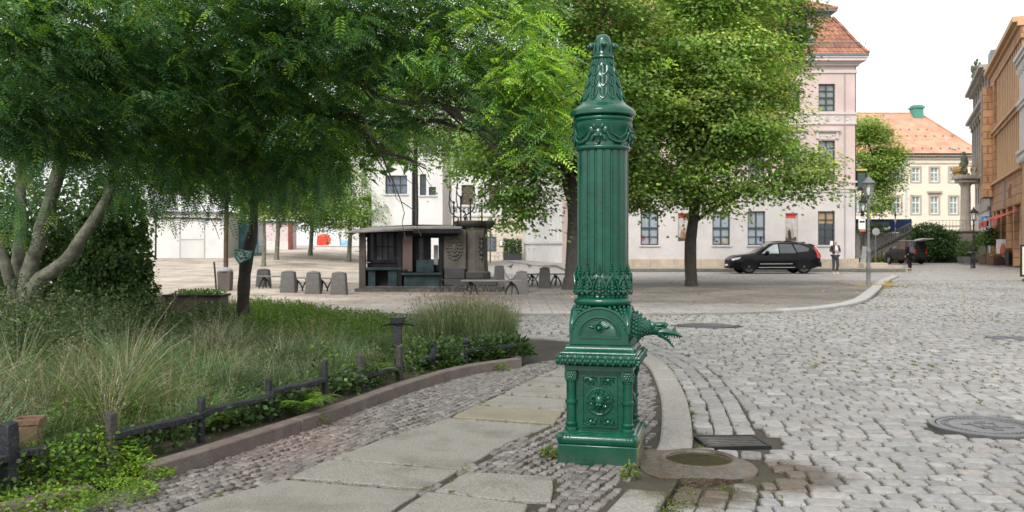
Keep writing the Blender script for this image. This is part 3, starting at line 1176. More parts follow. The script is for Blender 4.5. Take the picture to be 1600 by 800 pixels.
# main rows of setts
cx, cy, lx, ly, an = [], [], [], [], []
y = 4.3
r_ = 0
while y < 40:
 x0, x1 = (-2.2 if y < 14.3 else -7.), min(.62 * y + 2.6, 26.5)
 x = x0 + rng.random() * .2
 wave = .03 * math.sin(r_ * .7)
 while x < x1:
  L = float(np.clip(rng.normal(.176, .03), .115, .25))
  g = rng.uniform(.009, .021)
  xc = x + L / 2
  yy = y + .05 * math.sin(xc * .9 + 1) - .035 * (xc - 3) + rng.normal(0, .003)
  cx.append(xc)
  cy.append(yy)
  lx.append(L / 2)
  ly.append(rng.uniform(.0685, .0745))
  an.append(-.035 + .045 * math.cos(xc * .9 + 1) + rng.normal(0, .012))
  x += L + g
 y += rng.uniform(.163, .17)
 r_ += 1
cx, cy, lx, ly, an = map(np.array, (cx, cy, lx, ly, an))
X2 = np.stack([cx, cy], 1)
dk = poly_dist(X2, KERB)
df = poly_dist(X2, FARK)
near_ = (cy < 12.6) & (dk > .3) & (dk < .625) & (dk + lx > .58)
hw = np.where(near_, (dk + lx - .522) / 2, lx)
cx = np.where(near_, cx + (.522 + hw - dk), cx)
lx = hw
dk = np.where(near_, .7, dk)
keep = (dk > .55) & (df > .12)
keep &= np.hypot(cx - MANHOLE[0], cy - MANHOLE[1]) > .535
keep &= np.hypot(cx - 8.25, cy - 14.85) > .45
keep &= np.hypot(cx - 3.75, cy - 17.2) > .66
keep &= ~in_poly(X2, BED)
keep &= ~((np.abs(cx - GRATE[0]) < .36) & (np.abs(cy - GRATE[1]) < .27))
bd = np.stack([(cx - 1.31) / .50, (cy - 6.18) / .435], 1)
keep &= np.hypot(bd[:, 0], bd[:, 1]) > 1
cx, cy, lx, ly, an = cx[keep], cy[keep], lx[keep], ly[keep], an[keep]
# running courses along the kerb
for k in range(3):
 P = resample(KERB + normals2(KERB) * (.095 + .166 * k), .19, False)
 T = np.gradient(P, axis=0)
 A = np.arctan2(T[:, 1], T[:, 0])
 q = rng.uniform(.085, .115, len(P))
 nt_ = np.arange(len(P))
 ok = (np.hypot((P[:, 0] - 1.33) / .54, (P[:, 1] - 6.18) / .48) > 1) & ~((np.abs(P[:, 0] - GRATE[0]) < .33) & (np.abs(P[:, 1] - GRATE[1]) < .3)) & (P[:, 1] > 4.3)
 off = normals2(P) * rng.normal(0, .006, len(P))[:, None]
 cx = np.concatenate([cx, (P + off)[ok, 0]])
 cy = np.concatenate([cy, (P + off)[ok, 1]])
 lx = np.concatenate([lx, np.clip(rng.normal(.083, .006, ok.sum()), .06, .09)])
 ly = np.concatenate([ly, rng.uniform(.072, .08, ok.sum())])
 an = np.concatenate([an, A[ok] + rng.normal(0, .03, ok.sum())])
n = len(cx)
und = .003 * np.sin(cx * 1.3 + .5) * np.sin(cy * 1.1)
V, Fq, C = stones(cx, cy, lx, ly, an, ROADZ + und + rng.normal(0, .003, n), None, None, sett_tint(n) * (.86 + .26 * (np.sin(cx * .55 + 1.2 * np.sin(cy * .23)) * np.sin(cy * .37 + cx * .2) * .5 + .5))[:, None], inset=.16, jit=.035, tilt=.014, sides=.026)
struct(np_obj('road', V, Fq, M_sett, col=C, smooth=True))
SETT_XY = np.stack([cx, cy, lx, ly, an], 1)

# kerb stones -----------------------------------------------------------------
M_kerb = mat('granite_kerb', (.225, .213, .192), rough=.7, var=.4, scale=45, bump=.4, bscale=120, dirt=(.16, .15, .125), dscale=2.5, damt=.45)
add_wet(M_kerb, .7)
M_kerb_far = mat('pale_kerb', (.32, .31, .295), rough=.6, var=.15, scale=10)
M_bedkerb = mat('brown_stone_edging', (.115, .09, .078), rough=.75, var=.25, scale=9, bump=.5, bscale=70, dirt=(.19, .165, .14), dscale=3.5, damt=.5)


def curb(P, w, ln_, z0, z1, name, m, skip=None, bevel=.015, ends=.004):
 """row of stones left of the polyline P (its right edge)"""
 D = resample(P, .1, False)
 L = np.concatenate([[0], np.cumsum(np.linalg.norm(np.diff(D, axis=0), axis=1))])
 NR = normals2(D)
 mb = MB()
 s = 0.
 k = 0
 while s < L[-1] - .2:
  e = min(s + ln_ * rng.uniform(.85, 1.15), L[-1])
  q = np.linspace(s + ends, e - ends, 5)
  xs_, ys_ = np.interp(q, L, D[:, 0]), np.interp(q, L, D[:, 1])
  nx_, ny_ = np.interp(q, L, NR[:, 0]), np.interp(q, L, NR[:, 1])
  s = e
  if skip is not None and skip(xs_[2], ys_[2]):
   continue
  dz = rng.normal(0, .004)
  vs, fs = [], []
  for i in range(5):
   for (u, z) in ((0, z0), (0, z1 + dz), (w, z1 + dz), (w, z0)):
    vs.append((xs_[i] - nx_[i] * u, ys_[i] - ny_[i] * u, z))
  for i in range(4):
   for j in range(4):
    fs.append((i * 4 + j, i * 4 + (j + 1) % 4, (i + 1) * 4 + (j + 1) % 4, (i + 1) * 4 + j))
  fs.append((0, 1, 2, 3))
  fs.append((19, 18, 17, 16))
  mb.add(vs, fs)
 return struct(build(name, mb, m, bevel=bevel, seg=2))


curb(KERB, .25, .95, -.2, .012, 'street_kerb', M_kerb, skip=lambda x, y: 5.78 < y < 6.6, bevel=.02)
curb(FARK[FARK[:, 0] > 6.2], .34, 1.0, -.2, .022, 'square_kerb', M_kerb_far, bevel=.02)
curb(FARK[(FARK[:, 0] > -8) & (FARK[:, 0] < 6.6)], .3, 1.0, -.2, .004, 'square_kerb', M_kerb, bevel=.012)
curb(BEDK[BEDK[:, 1] > 5.68], -.12, 1.4, -.1, .105, 'bed_edging', M_bedkerb, bevel=.012)
curb(BEDK[BEDK[:, 1] < 5.5], -.14, .34, -.1, .075, 'bed_edging', M_bedkerb, bevel=.02)
mb = MB()
e0 = Vector((.16, 11.23, 0))
mb.bar(e0 + Vector((-.1, .05, .0)), Vector((-.25, 12.6, .0)), .12, .2)
struct(build('bed_edging', mb, M_bedkerb, bevel=.012))

# granite slabs ----------------------------------------------------------------
def slab_mat():
 m = mat('granite_slab', (.222, .212, .186), rough=.6, var=.5, scale=75, bump=.8, bscale=110, dirt=(.10, .092, .07), dscale=2.2, damt=.8, spec=.5)
 nt = m.node_tree
 return m


M_slab = slab_mat()
M_slab2 = mat('brown_granite_slab', (.20, .175, .125), rough=.6, var=.3, scale=60, bump=.5, bscale=110, dirt=(.12, .10, .07), dscale=2., damt=.6)
SLABS = [
 ([(310, 782), (445, 748), (665, 767), (600, 808), (440, 830), (250, 806)], 0),
 ([(445, 747), (512, 717), (722, 735), (666, 765)], 0),
 ([(513, 716), (600, 684), (700, 653), (864, 665), (796, 692), (722, 734)], 0),
 ([(702, 652), (742, 634), (884, 643), (866, 664)], 1),
 ([(743, 633), (780, 617), (890, 624), (884, 642)], 0),
 ([(782, 616), (806, 603), (892, 606), (890, 623)], 0),
 ([(808, 602), (838, 588), (892, 590), (892, 605)], 0),
 ([(840, 587), (870, 575), (900, 575), (900, 589)], 0),
 ([(672, 768), (728, 737), (866, 744), (872, 752), (862, 786), (800, 784)], 0),
 ([(604, 808), (669, 769), (798, 785), (830, 790), (806, 845), (600, 850)], 0),
]


def clean_slab(px):
 P = [Vector((*gp(*p), 0)) for p in px]
 c = sum(P, Vector()) / len(P)
 out = []
 n = len(P)
 for i in range(n):
  a, b_ = P[i], P[(i + 1) % n]
  k = max(1, int((b_ - a).length / .12))
  for j in range(k):
   t = j / k
   p = a.lerp(b_, t)
   d = (b_ - a).normalized()
   nrm = Vector((d.y, -d.x, 0))
   if nrm.dot(p - c) > 0:
    nrm = -nrm
   p = p + nrm * (.010 + rng.uniform(0, .014)) + (c - p).normalized() * (.012 if j == 0 else 0)
   out.append(p)
 return out


SLABP = []
for k in (0, 1):
 mb = MB()
 for px, kind in SLABS:
  if kind != k:
   continue
  P = clean_slab(px)
  SLABP.append([(p.x, p.y) for p in P])
  tl = rng.normal(0, .003)
  mb.prism([(p.x, p.y, -.1) for p in P], (0, 0, .1 + .003 + tl))
 struct(build('pavement', mb, M_slab if k == 0 else M_slab2, bevel=.008, seg=2, smooth=40))

# mosaic of small setts either side of the slabs ---------------------------------
M_mos = stone_mat('mosaic_sett', rough=.55, scale=40, wet=False)
gx, gy, gl, gw, ga = [], [], [], [], []
D = resample(BEDK, .05, False)
NR = normals2(D)
L = np.concatenate([[0], np.cumsum(np.linalg.norm(np.diff(D, axis=0), axis=1))])
u = .045
ri = 0
while u < 3.2:
 s = rng.random() * .06
 while s < L[-1] + 2.6:
  ln_ = rng.uniform(.055, .085)
  sc = s + ln_ / 2
  wob = .03 * math.sin(sc * 2.1 + ri * .35) + .02 * math.sin(sc * 5 + ri)
  if sc <= L[-1]:
   bx, by = np.interp(sc, L, D[:, 0]), np.interp(sc, L, D[:, 1])
   nx_, ny_ = np.interp(sc, L, NR[:, 0]), np.interp(sc, L, NR[:, 1])
  else:
   nx_, ny_ = NR[-1]
   t = np.array([-ny_, nx_])
   bx, by = D[-1] + t * (sc - L[-1])
  gx.append(bx + nx_ * (u + wob))
  gy.append(by + ny_ * (u + wob))
  gl.append(ln_ / 2 - .004)
  gw.append(rng.uniform(.024, .031))
  ga.append(math.atan2(nx_, -ny_) + .12 * math.cos(sc * 2.1 + ri * .35) + rng.normal(0, .10))
  s += ln_ + rng.uniform(.0, .006)
 u += .064
 ri += 1
gx, gy, gl, gw, ga = map(np.array, (gx, gy, gl, gw, ga))
X2 = np.stack([gx, gy], 1)
keep = (poly_dist(X2, KERB) < -.31) & (gy > 4.2) & (gy < 14.9)
for P in SLABP:
 dmin = np.full(len(X2), 1e9)
 c = np.mean(P, axis=0)
 Pb = [tuple(c + (np.array(p) - c) * (1 + .022 / max(.05, np.linalg.norm(np.array(p) - c)))) for p in P]
 keep &= ~in_poly(X2, Pb)
# the pump's footprint and the basin stone
ca, sa = math.cos(R(13)), math.sin(R(13))
lx_, ly_ = (gx - PX) * ca - (gy - PY) * sa, (gx - PX) * sa + (gy - PY) * ca
keep &= ~((np.abs(lx_) < .29) & (np.abs(ly_) < .29))
keep &= np.hypot((gx - 1.26) / .42, (gy - 6.15) / .48) > 1
Xb = np.stack([gx, gy], 1)
keep &= ~in_poly(Xb, BED)
gx, gy, gl, gw, ga = gx[keep], gy[keep], gl[keep], gw[keep], ga[keep]
n = len(gx)
tint = sett_tint(n, (.15, .136, .125), .22)
red = np.exp(-((gx + 1.75) / .5) ** 2 - ((gy - 6.9) / .8) ** 2)[:, None]
tint = tint * (1 - red * .6) + tint * np.array([1.25, .95, .92]) * red * .6
V, Fq, C = stones(gx, gy, gl, gw, ga, np.full(n, -.002) + rng.normal(0, .003, n), None, None, tint, inset=.22, jit=.12, tilt=.05, sides=.016)
struct(np_obj('pavement_mosaic', V, Fq, M_mos, col=C, smooth=True))

# planting bed soil
m_soil, *_ = sheet_mat('garden_soil', (.035, .028, .02), (.07, .06, .035), scale=1.5, rough=1., bscale=30, bump=1.)
inner = [tuple(p) for p in (BEDK - normals2(BEDK) * .11)] + BED[len(BEDK):]
mb = MB().prism([(x, y, -.3) for x, y in inner], (0, 0, .36))
struct(build('soil', mb, m_soil, smooth=0))

# ------------------------------------------------------------------ basin, grate, manholes
M_basin = mat('wet_brown_stone', (.055, .042, .028), rough=.16, var=.4, scale=16, bump=.5, bscale=60, dirt=(.095, .045, .014), dscale=4., damt=.85, spec=.6)
bas = thing('drain_basin', 'brown wet stone basin with a round pool of water at the foot of the pump', 'basin', (*SPOUT_BASIN, 0))
vs, fs = [], []
NA_, NRg = 64, 16
prof = [(0, -.13), (.12, -.125), (.19, -.09), (.214, -.02), (.22, .018), (.23, .032), (.246, .036), (.262, .032), (.275, .022)]
for (r, z) in prof:
 for j in range(NA_):
  a = 2 * PI * j / NA_
  vs.append((r * math.cos(a), r * math.sin(a) * 1.06, z))
outer = []
for j in range(NA_):
 a = 2 * PI * j / NA_
 ca_, sa_ = math.cos(a), math.sin(a)
 # rounded block, drawn out to a lip on the road side
 ro = .42 / max(abs(ca_) ** 4 + abs(sa_) ** 4, 1e-6) ** .25
 ro = min(ro, .50)
 if ca_ > 0:
  ro = .335 + .06 * max(0, ca_) ** 5 + .05 * abs(sa_)
 outer.append(ro)
for f_ in (.25, .5, .8, 1.0):
 for j in range(NA_):
  a = 2 * PI * j / NA_
  r = .275 + (outer[j] - .275) * f_
  z = .022 - .026 * f_ + (.006 * math.sin(a * 3) * f_) - .03 * f_ * float(sm((math.cos(a) + .3) / .9))
  vs.append((r * math.cos(a), r * math.sin(a) * 1.02, z))
for j in range(NA_):
 a = 2 * PI * j / NA_
 vs.append((outer[j] * 1.01 * math.cos(a), outer[j] * 1.02 * math.sin(a), -.12))
nr = len(vs) // NA_
for i in range(nr - 1):
 for j in range(NA_):
  q = (j + 1) % NA_
  fs.append((i * NA_ + j, i * NA_ + q, (i + 1) * NA_ + q, (i + 1) * NA_ + j))
build('basin_stone', MB().add(vs, fs), M_basin, bas, smooth=60)
mw = bpy.data.materials.new('dark_water')
nt, ns, ln, b = nodes_of(mw)
b.inputs['Base Color'].default_value = (.045, .034, .026, 1)
b.inputs['Roughness'].default_value = .04
tc = N(ns, 'ShaderNodeTexCoord')
nn = N(ns, 'ShaderNodeTexNoise', i_Scale=14., i_Detail=3.)
ln.new(tc.outputs['Object'], nn.inputs['Vector'])
bp = N(ns, 'ShaderNodeBump')
bp.inputs['Strength'].default_value = .12
bp.inputs['Distance'].default_value = .01
ln.new(nn.outputs['Fac'], bp.inputs['Height'])
ln.new(bp.outputs[0], b.inputs['Normal'])
build('water', MB().add([(.216 * math.cos(2 * PI * j / 40), .228 * math.sin(2 * PI * j / 40), .016) for j in range(40)], [tuple(range(40))]), mw, bas, smooth=0)

gr = thing('drain_grate', 'rusty black slotted iron gully grate beside the basin', 'drain grate', (*GRATE, ROADZ), R(4))
mb = MB()
mb.box(-.25, .25, -.20, -.175, -.05, .006)
mb.box(-.25, .25, .175, .20, -.05, .006)
mb.box(-.25, -.225, -.175, .175, -.05, .006)
mb.box(.225, .25, -.175, .175, -.05, .006)
build('frame', mb, M_iron, gr, bevel=.004)
mb = MB()
for i in range(6):
 y_ = -.145 + i * .058
 mb.box(-.225, .225, y_ - .013, y_ + .013, -.03, .003)
mb.box(-.012, .012, -.175, .175, -.034, -.004)
build('bars', mb, mat('worn_iron', (.09, .08, .075), rough=.4, var=.4, scale=14, metal=.6), gr, bevel=.004)
build('pit', MB().box(-.224, .224, -.174, .174, -.06, -.05), M_dark, gr)

M_cover = mat('cast_iron_cover', (.11, .112, .118), rough=.36, var=.3, scale=12, metal=.35, dirt=(.10, .075, .05), dscale=5, damt=.4)


def manhole(loc, r, label):
 t = thing('manhole_cover', label, 'manhole cover', (*loc, ROADZ - .004))
 q = MB()
 q.lathe([(r * .88, -.03), (r * .88, .006), (r * .9, .010), (r * .985, .010), (r, .004), (r, -.06)], 64)
 build('frame', q, M_cover, t, smooth=40)
 q = MB().lathe([(r * .86, -.03), (r * .86, .004), (r * .84, .007), (r * .80, .007), (r * .79, .001), (r * .66, .001), (r * .65, .007), (r * .60, .007), (r * .59, .002), (0, .003)], 64)
 for k, (rr, nn_) in enumerate(((.76, 56), (.70, 52))):
  for i in range(nn_):
   a = 2 * PI * (i + .5 * k) / nn_
   q.cbox((r * rr * math.cos(a), r * rr * math.sin(a), .004), (r * .035, r * .05, .008), a)
 # raised bear-and-shield-like relief of plain bars
 for (x, y_, w, h_, a) in ((-.2, .0, .06, .5, .1), (.2, .05, .06, .45, -.15), (0, .2, .5, .05, 0), (0, -.2, .42, .05, .1), (.02, 0, .2, .2, .6), (-.32, .15, .12, .1, .5), (.34, -.15, .12, .1, .3), (.05, .36, .2, .06, .1), (0, -.38, .16, .07, 0)):
  q.cbox((x * r, y_ * r, .004), (w * r, h_ * r, .008), a)
 build('lid', q, M_cover, t, smooth=30)
 return t


manhole(MANHOLE, .46, 'large round patterned iron manhole cover in the setts at the right edge')
manhole((8.25, 14.85), .33, 'small flat iron cover in the setts far right of the pump')
sp_ = thing('drain_cover', 'flat dark iron cover in the setts behind the dragon spout', 'drain cover', (3.75, 17.2, ROADZ - .002))
build('lid', MB().lathe([(.42, -.04), (.42, .002), (.40, .005), (0, .005)], 40), M_cover, sp_)
build('rim', MB().lathe([(.5, -.05), (.5, .0), (.43, .001), (.43, -.05)], 40), M_cover, sp_)
# ================================================================== vegetation
def jitter_cols(n, base, v=.2, hue=.08):
 b = np.array(base, dtype=float)
 g = np.exp(rng.normal(0, v, n))[:, None]
 h = 1 + rng.normal(0, hue, (n, 3))
 return np.clip(b * g * h, .002, .9)


def unit(a):
 return a / (np.linalg.norm(a, axis=-1, keepdims=True) + 1e-9)


def leaves(P, D, U, L, W, C, fold=.15):
 """rhombic leaves: base points P, long axis D, normal hint U, length L, width W, colours C"""
 n = len(P)
 D = unit(D)
 S = unit(np.cross(D, U))
 Nn = np.cross(S, D)
 L = np.broadcast_to(L, n)[:, None]
 W = np.broadcast_to(W, n)[:, None]
 m = P + D * L * .45
 V = np.stack([P, m + S * W / 2 + Nn * W * fold, P + D * L - Nn * L * .08, m - S * W / 2 + Nn * W * fold], 1).reshape(-1, 3)
 Fq = np.arange(4 * n).reshape(n, 4)
 return V, Fq, np.repeat(C, 4, axis=0)


def blades(P, H, lean, az, W, C, seg=3):
 """grass blades: base P, height H, lean distance, azimuth, width, colour"""
 n = len(P)
 dirx = np.stack([np.cos(az), np.sin(az), np.zeros(n)], 1)
 wa = az + PI / 2 + rng.normal(0, .7, n)
 side = np.stack([np.cos(wa), np.sin(wa), np.zeros(n)], 1)
 Vs = []
 for k in range(seg + 1):
  t = k / seg
  ctr = P + dirx * (lean * t ** 1.8)[:, None] + np.array([0, 0, 1.]) * (H * (t - .22 * t * t * np.clip(lean / H, 0, 1.6)))[:, None]
  w = (W * (1 - t ** 1.6) * .5 + .0004)[:, None]
  Vs += [ctr - side * w, ctr + side * w]
 V = np.stack(Vs, 1)
 K = 2 * (seg + 1)
 f = np.array([(2 * k, 2 * k + 1, 2 * k + 3, 2 * k + 2) for k in range(seg)])
 Fq = (f[None] + (np.arange(n) * K)[:, None, None]).reshape(-1, 4)
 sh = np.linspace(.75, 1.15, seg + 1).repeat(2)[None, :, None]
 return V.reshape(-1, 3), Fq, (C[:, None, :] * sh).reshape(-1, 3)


def join(*parts):
 V, Fq, C = [], [], []
 b = 0
 for v, f, c in parts:
  V.append(v)
  Fq.append(f + b)
  C.append(c)
  b += len(v)
 return np.concatenate(V), np.concatenate(Fq), np.concatenate(C)


def pick(n, cols, w, v=.2, hue=.06):
 w = np.array(w, dtype=float)
 k = rng.choice(len(cols), n, p=w / w.sum())
 return np.clip(np.array(cols)[k] * np.exp(rng.normal(0, v, n))[:, None] * (1 + rng.normal(0, hue, (n, 3))), .003, .8)


def in_bed(n, xmin=-9.5, xmax=.2, ymin=4.3, ymax=22.):
 P = np.stack([rng.uniform(xmin, xmax, n), rng.uniform(ymin, ymax, n)], 1)
 return P[in_poly(P, BED)]


def vnoise(x, y, s, seed=0):
 """cheap smooth noise in 0..1"""
 a = np.sin(x * s * 1.3 + seed) + np.sin(y * s * 1.7 + seed * 2.1) + np.sin((x + y) * s * .9 + seed * .7) + np.sin((x - 1.6 * y) * s * 1.1 + 1.3 * seed)
 return a / 8 + .5


def leafy_clump(ctr, rad, hh, nl, size, cols, w, droop=.2):
 """leaves around a mound: stems fan out from the base"""
 a = rng.uniform(0, 2 * PI, nl)
 rr = rad * np.sqrt(rng.random(nl))
 z = hh * (1 - (rr / rad) ** 2 * .75) * rng.uniform(.25, 1.0, nl)
 P = np.stack([ctr[0] + rr * np.cos(a), ctr[1] + rr * np.sin(a), ctr[2] + z], 1)
 D = np.stack([np.cos(a), np.sin(a), rng.uniform(-.2, .8, nl)], 1) + rng.normal(0, .5, (nl, 3))
 return leaves(P, D, np.column_stack([rng.normal(0, .45, (nl, 2)), np.ones(nl)]), size * rng.uniform(.6, 1.3, nl), size * .6 * rng.uniform(.7, 1.2, nl), pick(nl, cols, w, .25))


OLIVE, BLUEG, STRAW, FRESH, DEEP = (.075, .115, .036), (.075, .115, .062), (.34, .28, .17), (.11, .20, .03), (.03, .055, .018)
# --- tall ornamental grass: tussocks of arching blades over a thinner fill ---------
TC = in_bed(2600, -9.5, .0, 4.6, 16.)
TC = TC[(TC[:, 0] > -.60 * TC[:, 1] - 1.2)]
td = np.abs(poly_dist(TC, BEDK))
TC = TC[(td > .45) & ~((TC[:, 1] > 12.2) & (TC[:, 0] > -5.0 - .08 * (TC[:, 1] - 12)))]
sel_ = []
for p in TC:
 if all((p[0] - q_[0]) ** 2 + (p[1] - q_[1]) ** 2 > .30 ** 2 for q_ in sel_):
  sel_.append(p)
TC = np.array(sel_[:330])
nt_ = len(TC)
per_ = np.clip(330 * (8.5 / TC[:, 1]), 120, 420).astype(int)
q = np.repeat(np.arange(nt_), per_)
n1 = len(q)
azt = rng.uniform(0, 2 * PI, n1)
rt = np.abs(rng.normal(0, .085, n1))
G1 = TC[q] + np.stack([np.cos(azt), np.sin(azt)], 1) * rt[:, None]
td = np.abs(poly_dist(TC, BEDK))
Ht = (.22 + .34 * rng.random(nt_) ** 1.4) * np.clip(.55 + td * .35, .5, 1.1) * np.where(TC[:, 0] > -2.3, .8, 1.) * np.where(TC[:, 0] < -.43 * TC[:, 1], 1.3, 1.)
H1 = Ht[q] * rng.uniform(.55, 1.2, n1)
hot = np.exp(-((TC[:, 0] + 3.7) / .9) ** 2 - ((TC[:, 1] - 7.4) / 1.1) ** 2) + .8 * np.exp(-((TC[:, 0] + 1.45) / .4) ** 2 - ((TC[:, 1] - 9.7) / .7) ** 2) + .5 * np.exp(-((TC[:, 0] + 3.4) / .6) ** 2 - ((TC[:, 1] - 10.8) / .8) ** 2)
dry = np.clip(hot * .38 + (rng.random(nt_) < .10) * .3 + .02, 0, .55)
pal = np.array([OLIVE, (.07, .125, .06), (.10, .17, .075), (.14, .20, .115), (.06, .13, .03)])
ct = pal[rng.choice(5, nt_, p=[.22, .3, .22, .14, .12])] * np.exp(rng.normal(0, .28, nt_))[:, None]
C1 = ct[q] * np.exp(rng.normal(0, .28, n1))[:, None]
ms = rng.random(n1) < dry[q]
C1[ms] = pick(ms.sum(), [STRAW, (.27, .22, .14), (.42, .36, .25)], [.5, .3, .2], .2)
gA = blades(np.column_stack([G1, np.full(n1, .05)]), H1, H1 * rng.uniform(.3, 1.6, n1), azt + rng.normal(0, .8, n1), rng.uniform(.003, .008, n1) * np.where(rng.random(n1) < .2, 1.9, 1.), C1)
P2 = in_bed(90000, -9.5, .2, 4.4, 22)
P2 = P2[(P2[:, 0] > -.60 * P2[:, 1] - 1.2)]
dB = np.abs(poly_dist(P2, BEDK))
lawn = (P2[:, 1] > 12.2) & (P2[:, 0] > -5.0 - .08 * (P2[:, 1] - 12))
G2 = P2[(dB > .3) & ~lawn & (rng.random(len(P2)) < np.clip(9.5 / P2[:, 1], 0, 1))][:20000]
n2 = len(G2)
H2 = rng.uniform(.12, .4, n2)
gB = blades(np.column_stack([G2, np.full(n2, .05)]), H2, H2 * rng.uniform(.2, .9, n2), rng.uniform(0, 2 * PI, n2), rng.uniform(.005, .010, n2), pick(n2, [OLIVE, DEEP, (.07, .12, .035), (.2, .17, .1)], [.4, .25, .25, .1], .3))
# broad-leaved wild plants between the tussocks
WC = in_bed(500, -9, .0, 5., 15.)
wd = np.abs(poly_dist(WC, BEDK))
WC = WC[(wd > .35) & (WC[:, 0] > -.6 * WC[:, 1] - 1)][:170]
for p in WC:
 gw_ = leafy_clump((p[0], p[1], .04), rng.uniform(.14, .34), rng.uniform(.14, .42), int(rng.integers(130, 320)), rng.uniform(.035, .06), [(.06, .12, .035), (.10, .19, .04), DEEP, (.12, .15, .075)], rng.random(4) + .1)
 gB = join(gB, gw_)
g1 = join(gA, gB)
G, H, n = G1, H1, n1
# airy seed heads on thin stems
k = rng.random(n) < .035 + .12 * dry[q]
S = G[k]
ns_ = len(S)
Hs = H[k] * rng.uniform(1.05, 1.4, ns_)
azs = rng.uniform(0, 2 * PI, ns_)
Ls = Hs * rng.uniform(.1, .45, ns_)
Cs = pick(ns_, [(.27, .26, .18), (.17, .19, .11), (.40, .36, .28)], [.4, .35, .25], .15)
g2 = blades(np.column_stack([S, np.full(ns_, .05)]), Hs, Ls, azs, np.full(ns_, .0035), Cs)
tipd = np.stack([np.cos(azs), np.sin(azs)], 1) * Ls[:, None]
tz = .05 + Hs * (1 - .22 * np.clip(Ls / Hs, 0, 1.6))
M_ = 14
tt = rng.uniform(.55, 1.0, (ns_, M_))
bx = S[:, None, 0] + tipd[:, None, 0] * tt ** 1.8 + rng.normal(0, .022, (ns_, M_))
by = S[:, None, 1] + tipd[:, None, 1] * tt ** 1.8 + rng.normal(0, .022, (ns_, M_))
bz = .05 + Hs[:, None] * (tt - .22 * tt * tt * np.clip(Ls / Hs, 0, 1.6)[:, None]) + rng.normal(0, .008, (ns_, M_))
Pp = np.stack([bx, by, bz], 2).reshape(-1, 3)
m_ = len(Pp)
g3 = leaves(Pp, rng.normal(0, 1, (m_, 3)) + np.array([0, 0, .8]), rng.normal(0, 1, (m_, 3)), rng.uniform(.014, .03, m_), rng.uniform(.003, .006, m_), np.repeat(Cs, M_, axis=0) * rng.uniform(.8, 1.25, (m_, 1)))
V, Fq, C = join(g1, g2, g3)
stuff(np_obj('tall_grass', V, Fq, M_blade, col=C), 'tall grey-green and straw-coloured grass filling the fenced planting bed', 'grass')

# --- low green ground cover towards the back of the bed --------------------------
P2 = in_bed(60000, -8, .2, 11.5, 22)
keep = ((P2[:, 1] > 12.0) & (P2[:, 0] > -5.4 - .08 * (P2[:, 1] - 12))) & (rng.random(len(P2)) < np.clip((vnoise(P2[:, 0], P2[:, 1], 2.4, 4.) - .22) * 3, .03, 1))
G = P2[keep][:26000]
n = len(G)
lv = leaves(np.column_stack([G, .06 + rng.random(n) ** 1.5 * .22]), np.column_stack([rng.normal(0, 1, (n, 2)), rng.uniform(.1, 1.2, n)]), np.column_stack([rng.normal(0, .6, (n, 2)), np.ones(n)]),
   rng.uniform(.05, .10, n), rng.uniform(.025, .045, n), pick(n, [FRESH, (.09, .16, .03), OLIVE], [.55, .3, .15], .25))
k = rng.random(n) < .4
gb = blades(np.column_stack([G[k], np.full(k.sum(), .05)]), rng.uniform(.12, .36, k.sum()), rng.uniform(.04, .2, k.sum()), rng.uniform(0, 2 * PI, k.sum()), np.full(k.sum(), .009), pick(k.sum(), [FRESH, OLIVE, (.2, .22, .1)], [.5, .3, .2], .25))
V, Fq, C = join(lv, gb)
stuff(np_obj('ground_cover', V, Fq, M_leaf, col=C), 'bright green low ground cover at the back of the planting bed', 'ground cover')

# --- leafy weeds and ivy along the fence -------------------------------------------
KD = resample(BEDK, .05, False)
KN = normals2(KD)


def kerb_pt(i, d):
 return KD[i] - KN[i] * d


def bush(name, label, cat, ctr, rad, hh, nl, size, cols, w, group=None, stems=6):
 t = thing(name, label, cat, ctr, 0, group)
 V, Fq, C = leafy_clump((0, 0, .0), rad, hh, nl, size, cols, w)
 np_obj('foliage', V, Fq, M_leaf, t, C)
 mb = MB()
 for i in range(stems):
  a = rng.uniform(0, 2 * PI)
  r = rad * rng.uniform(.2, .7)
  mb.tube([(0, 0, -.02), (r * .4 * math.cos(a), r * .4 * math.sin(a), hh * .4), (r * math.cos(a), r * math.sin(a), hh * .75)], [.006, .004, .002], 5)
 build('stem', mb, M_bark, t)
 return t


YG, LG, IVY = (.17, .28, .03), (.11, .21, .035), (.035, .075, .022)
# big bright clump at the near end, spilling over the edging
pts = []
for (px, py, rad, hh, nl, sz, cset) in (
  (70, 770, .30, .30, 1000, .04, 0), (150, 745, .34, .30, 1700, .034, 1), (110, 715, .30, .40, 1200, .04, 0), (200, 700, .28, .34, 900, .04, 0), (215, 750, .22, .10, 1000, .026, 1),
  (160, 780, .3, .08, 1300, .026, 1), (60, 800, .3, .12, 900, .03, 1), (20, 740, .25, .35, 500, .05, 0), (250, 690, .2, .28, 350, .055, 0)):
 x, y = gp(px, py)
 pts.append(leafy_clump((x, y, .02), rad, hh, nl, sz, [YG, LG, OLIVE, (.06, .11, .03)] if cset == 0 else [YG, LG, (.21, .30, .035), (.08, .15, .03)], [.2, .4, .2, .2] if cset == 0 else [.4, .3, .2, .1]))
V, Fq, C = join(*pts)
stuff(np_obj('trailing_weeds', V, Fq, M_leaf, col=C), 'bright yellow-green trailing weeds spilling over the near end of the edging', 'weeds')
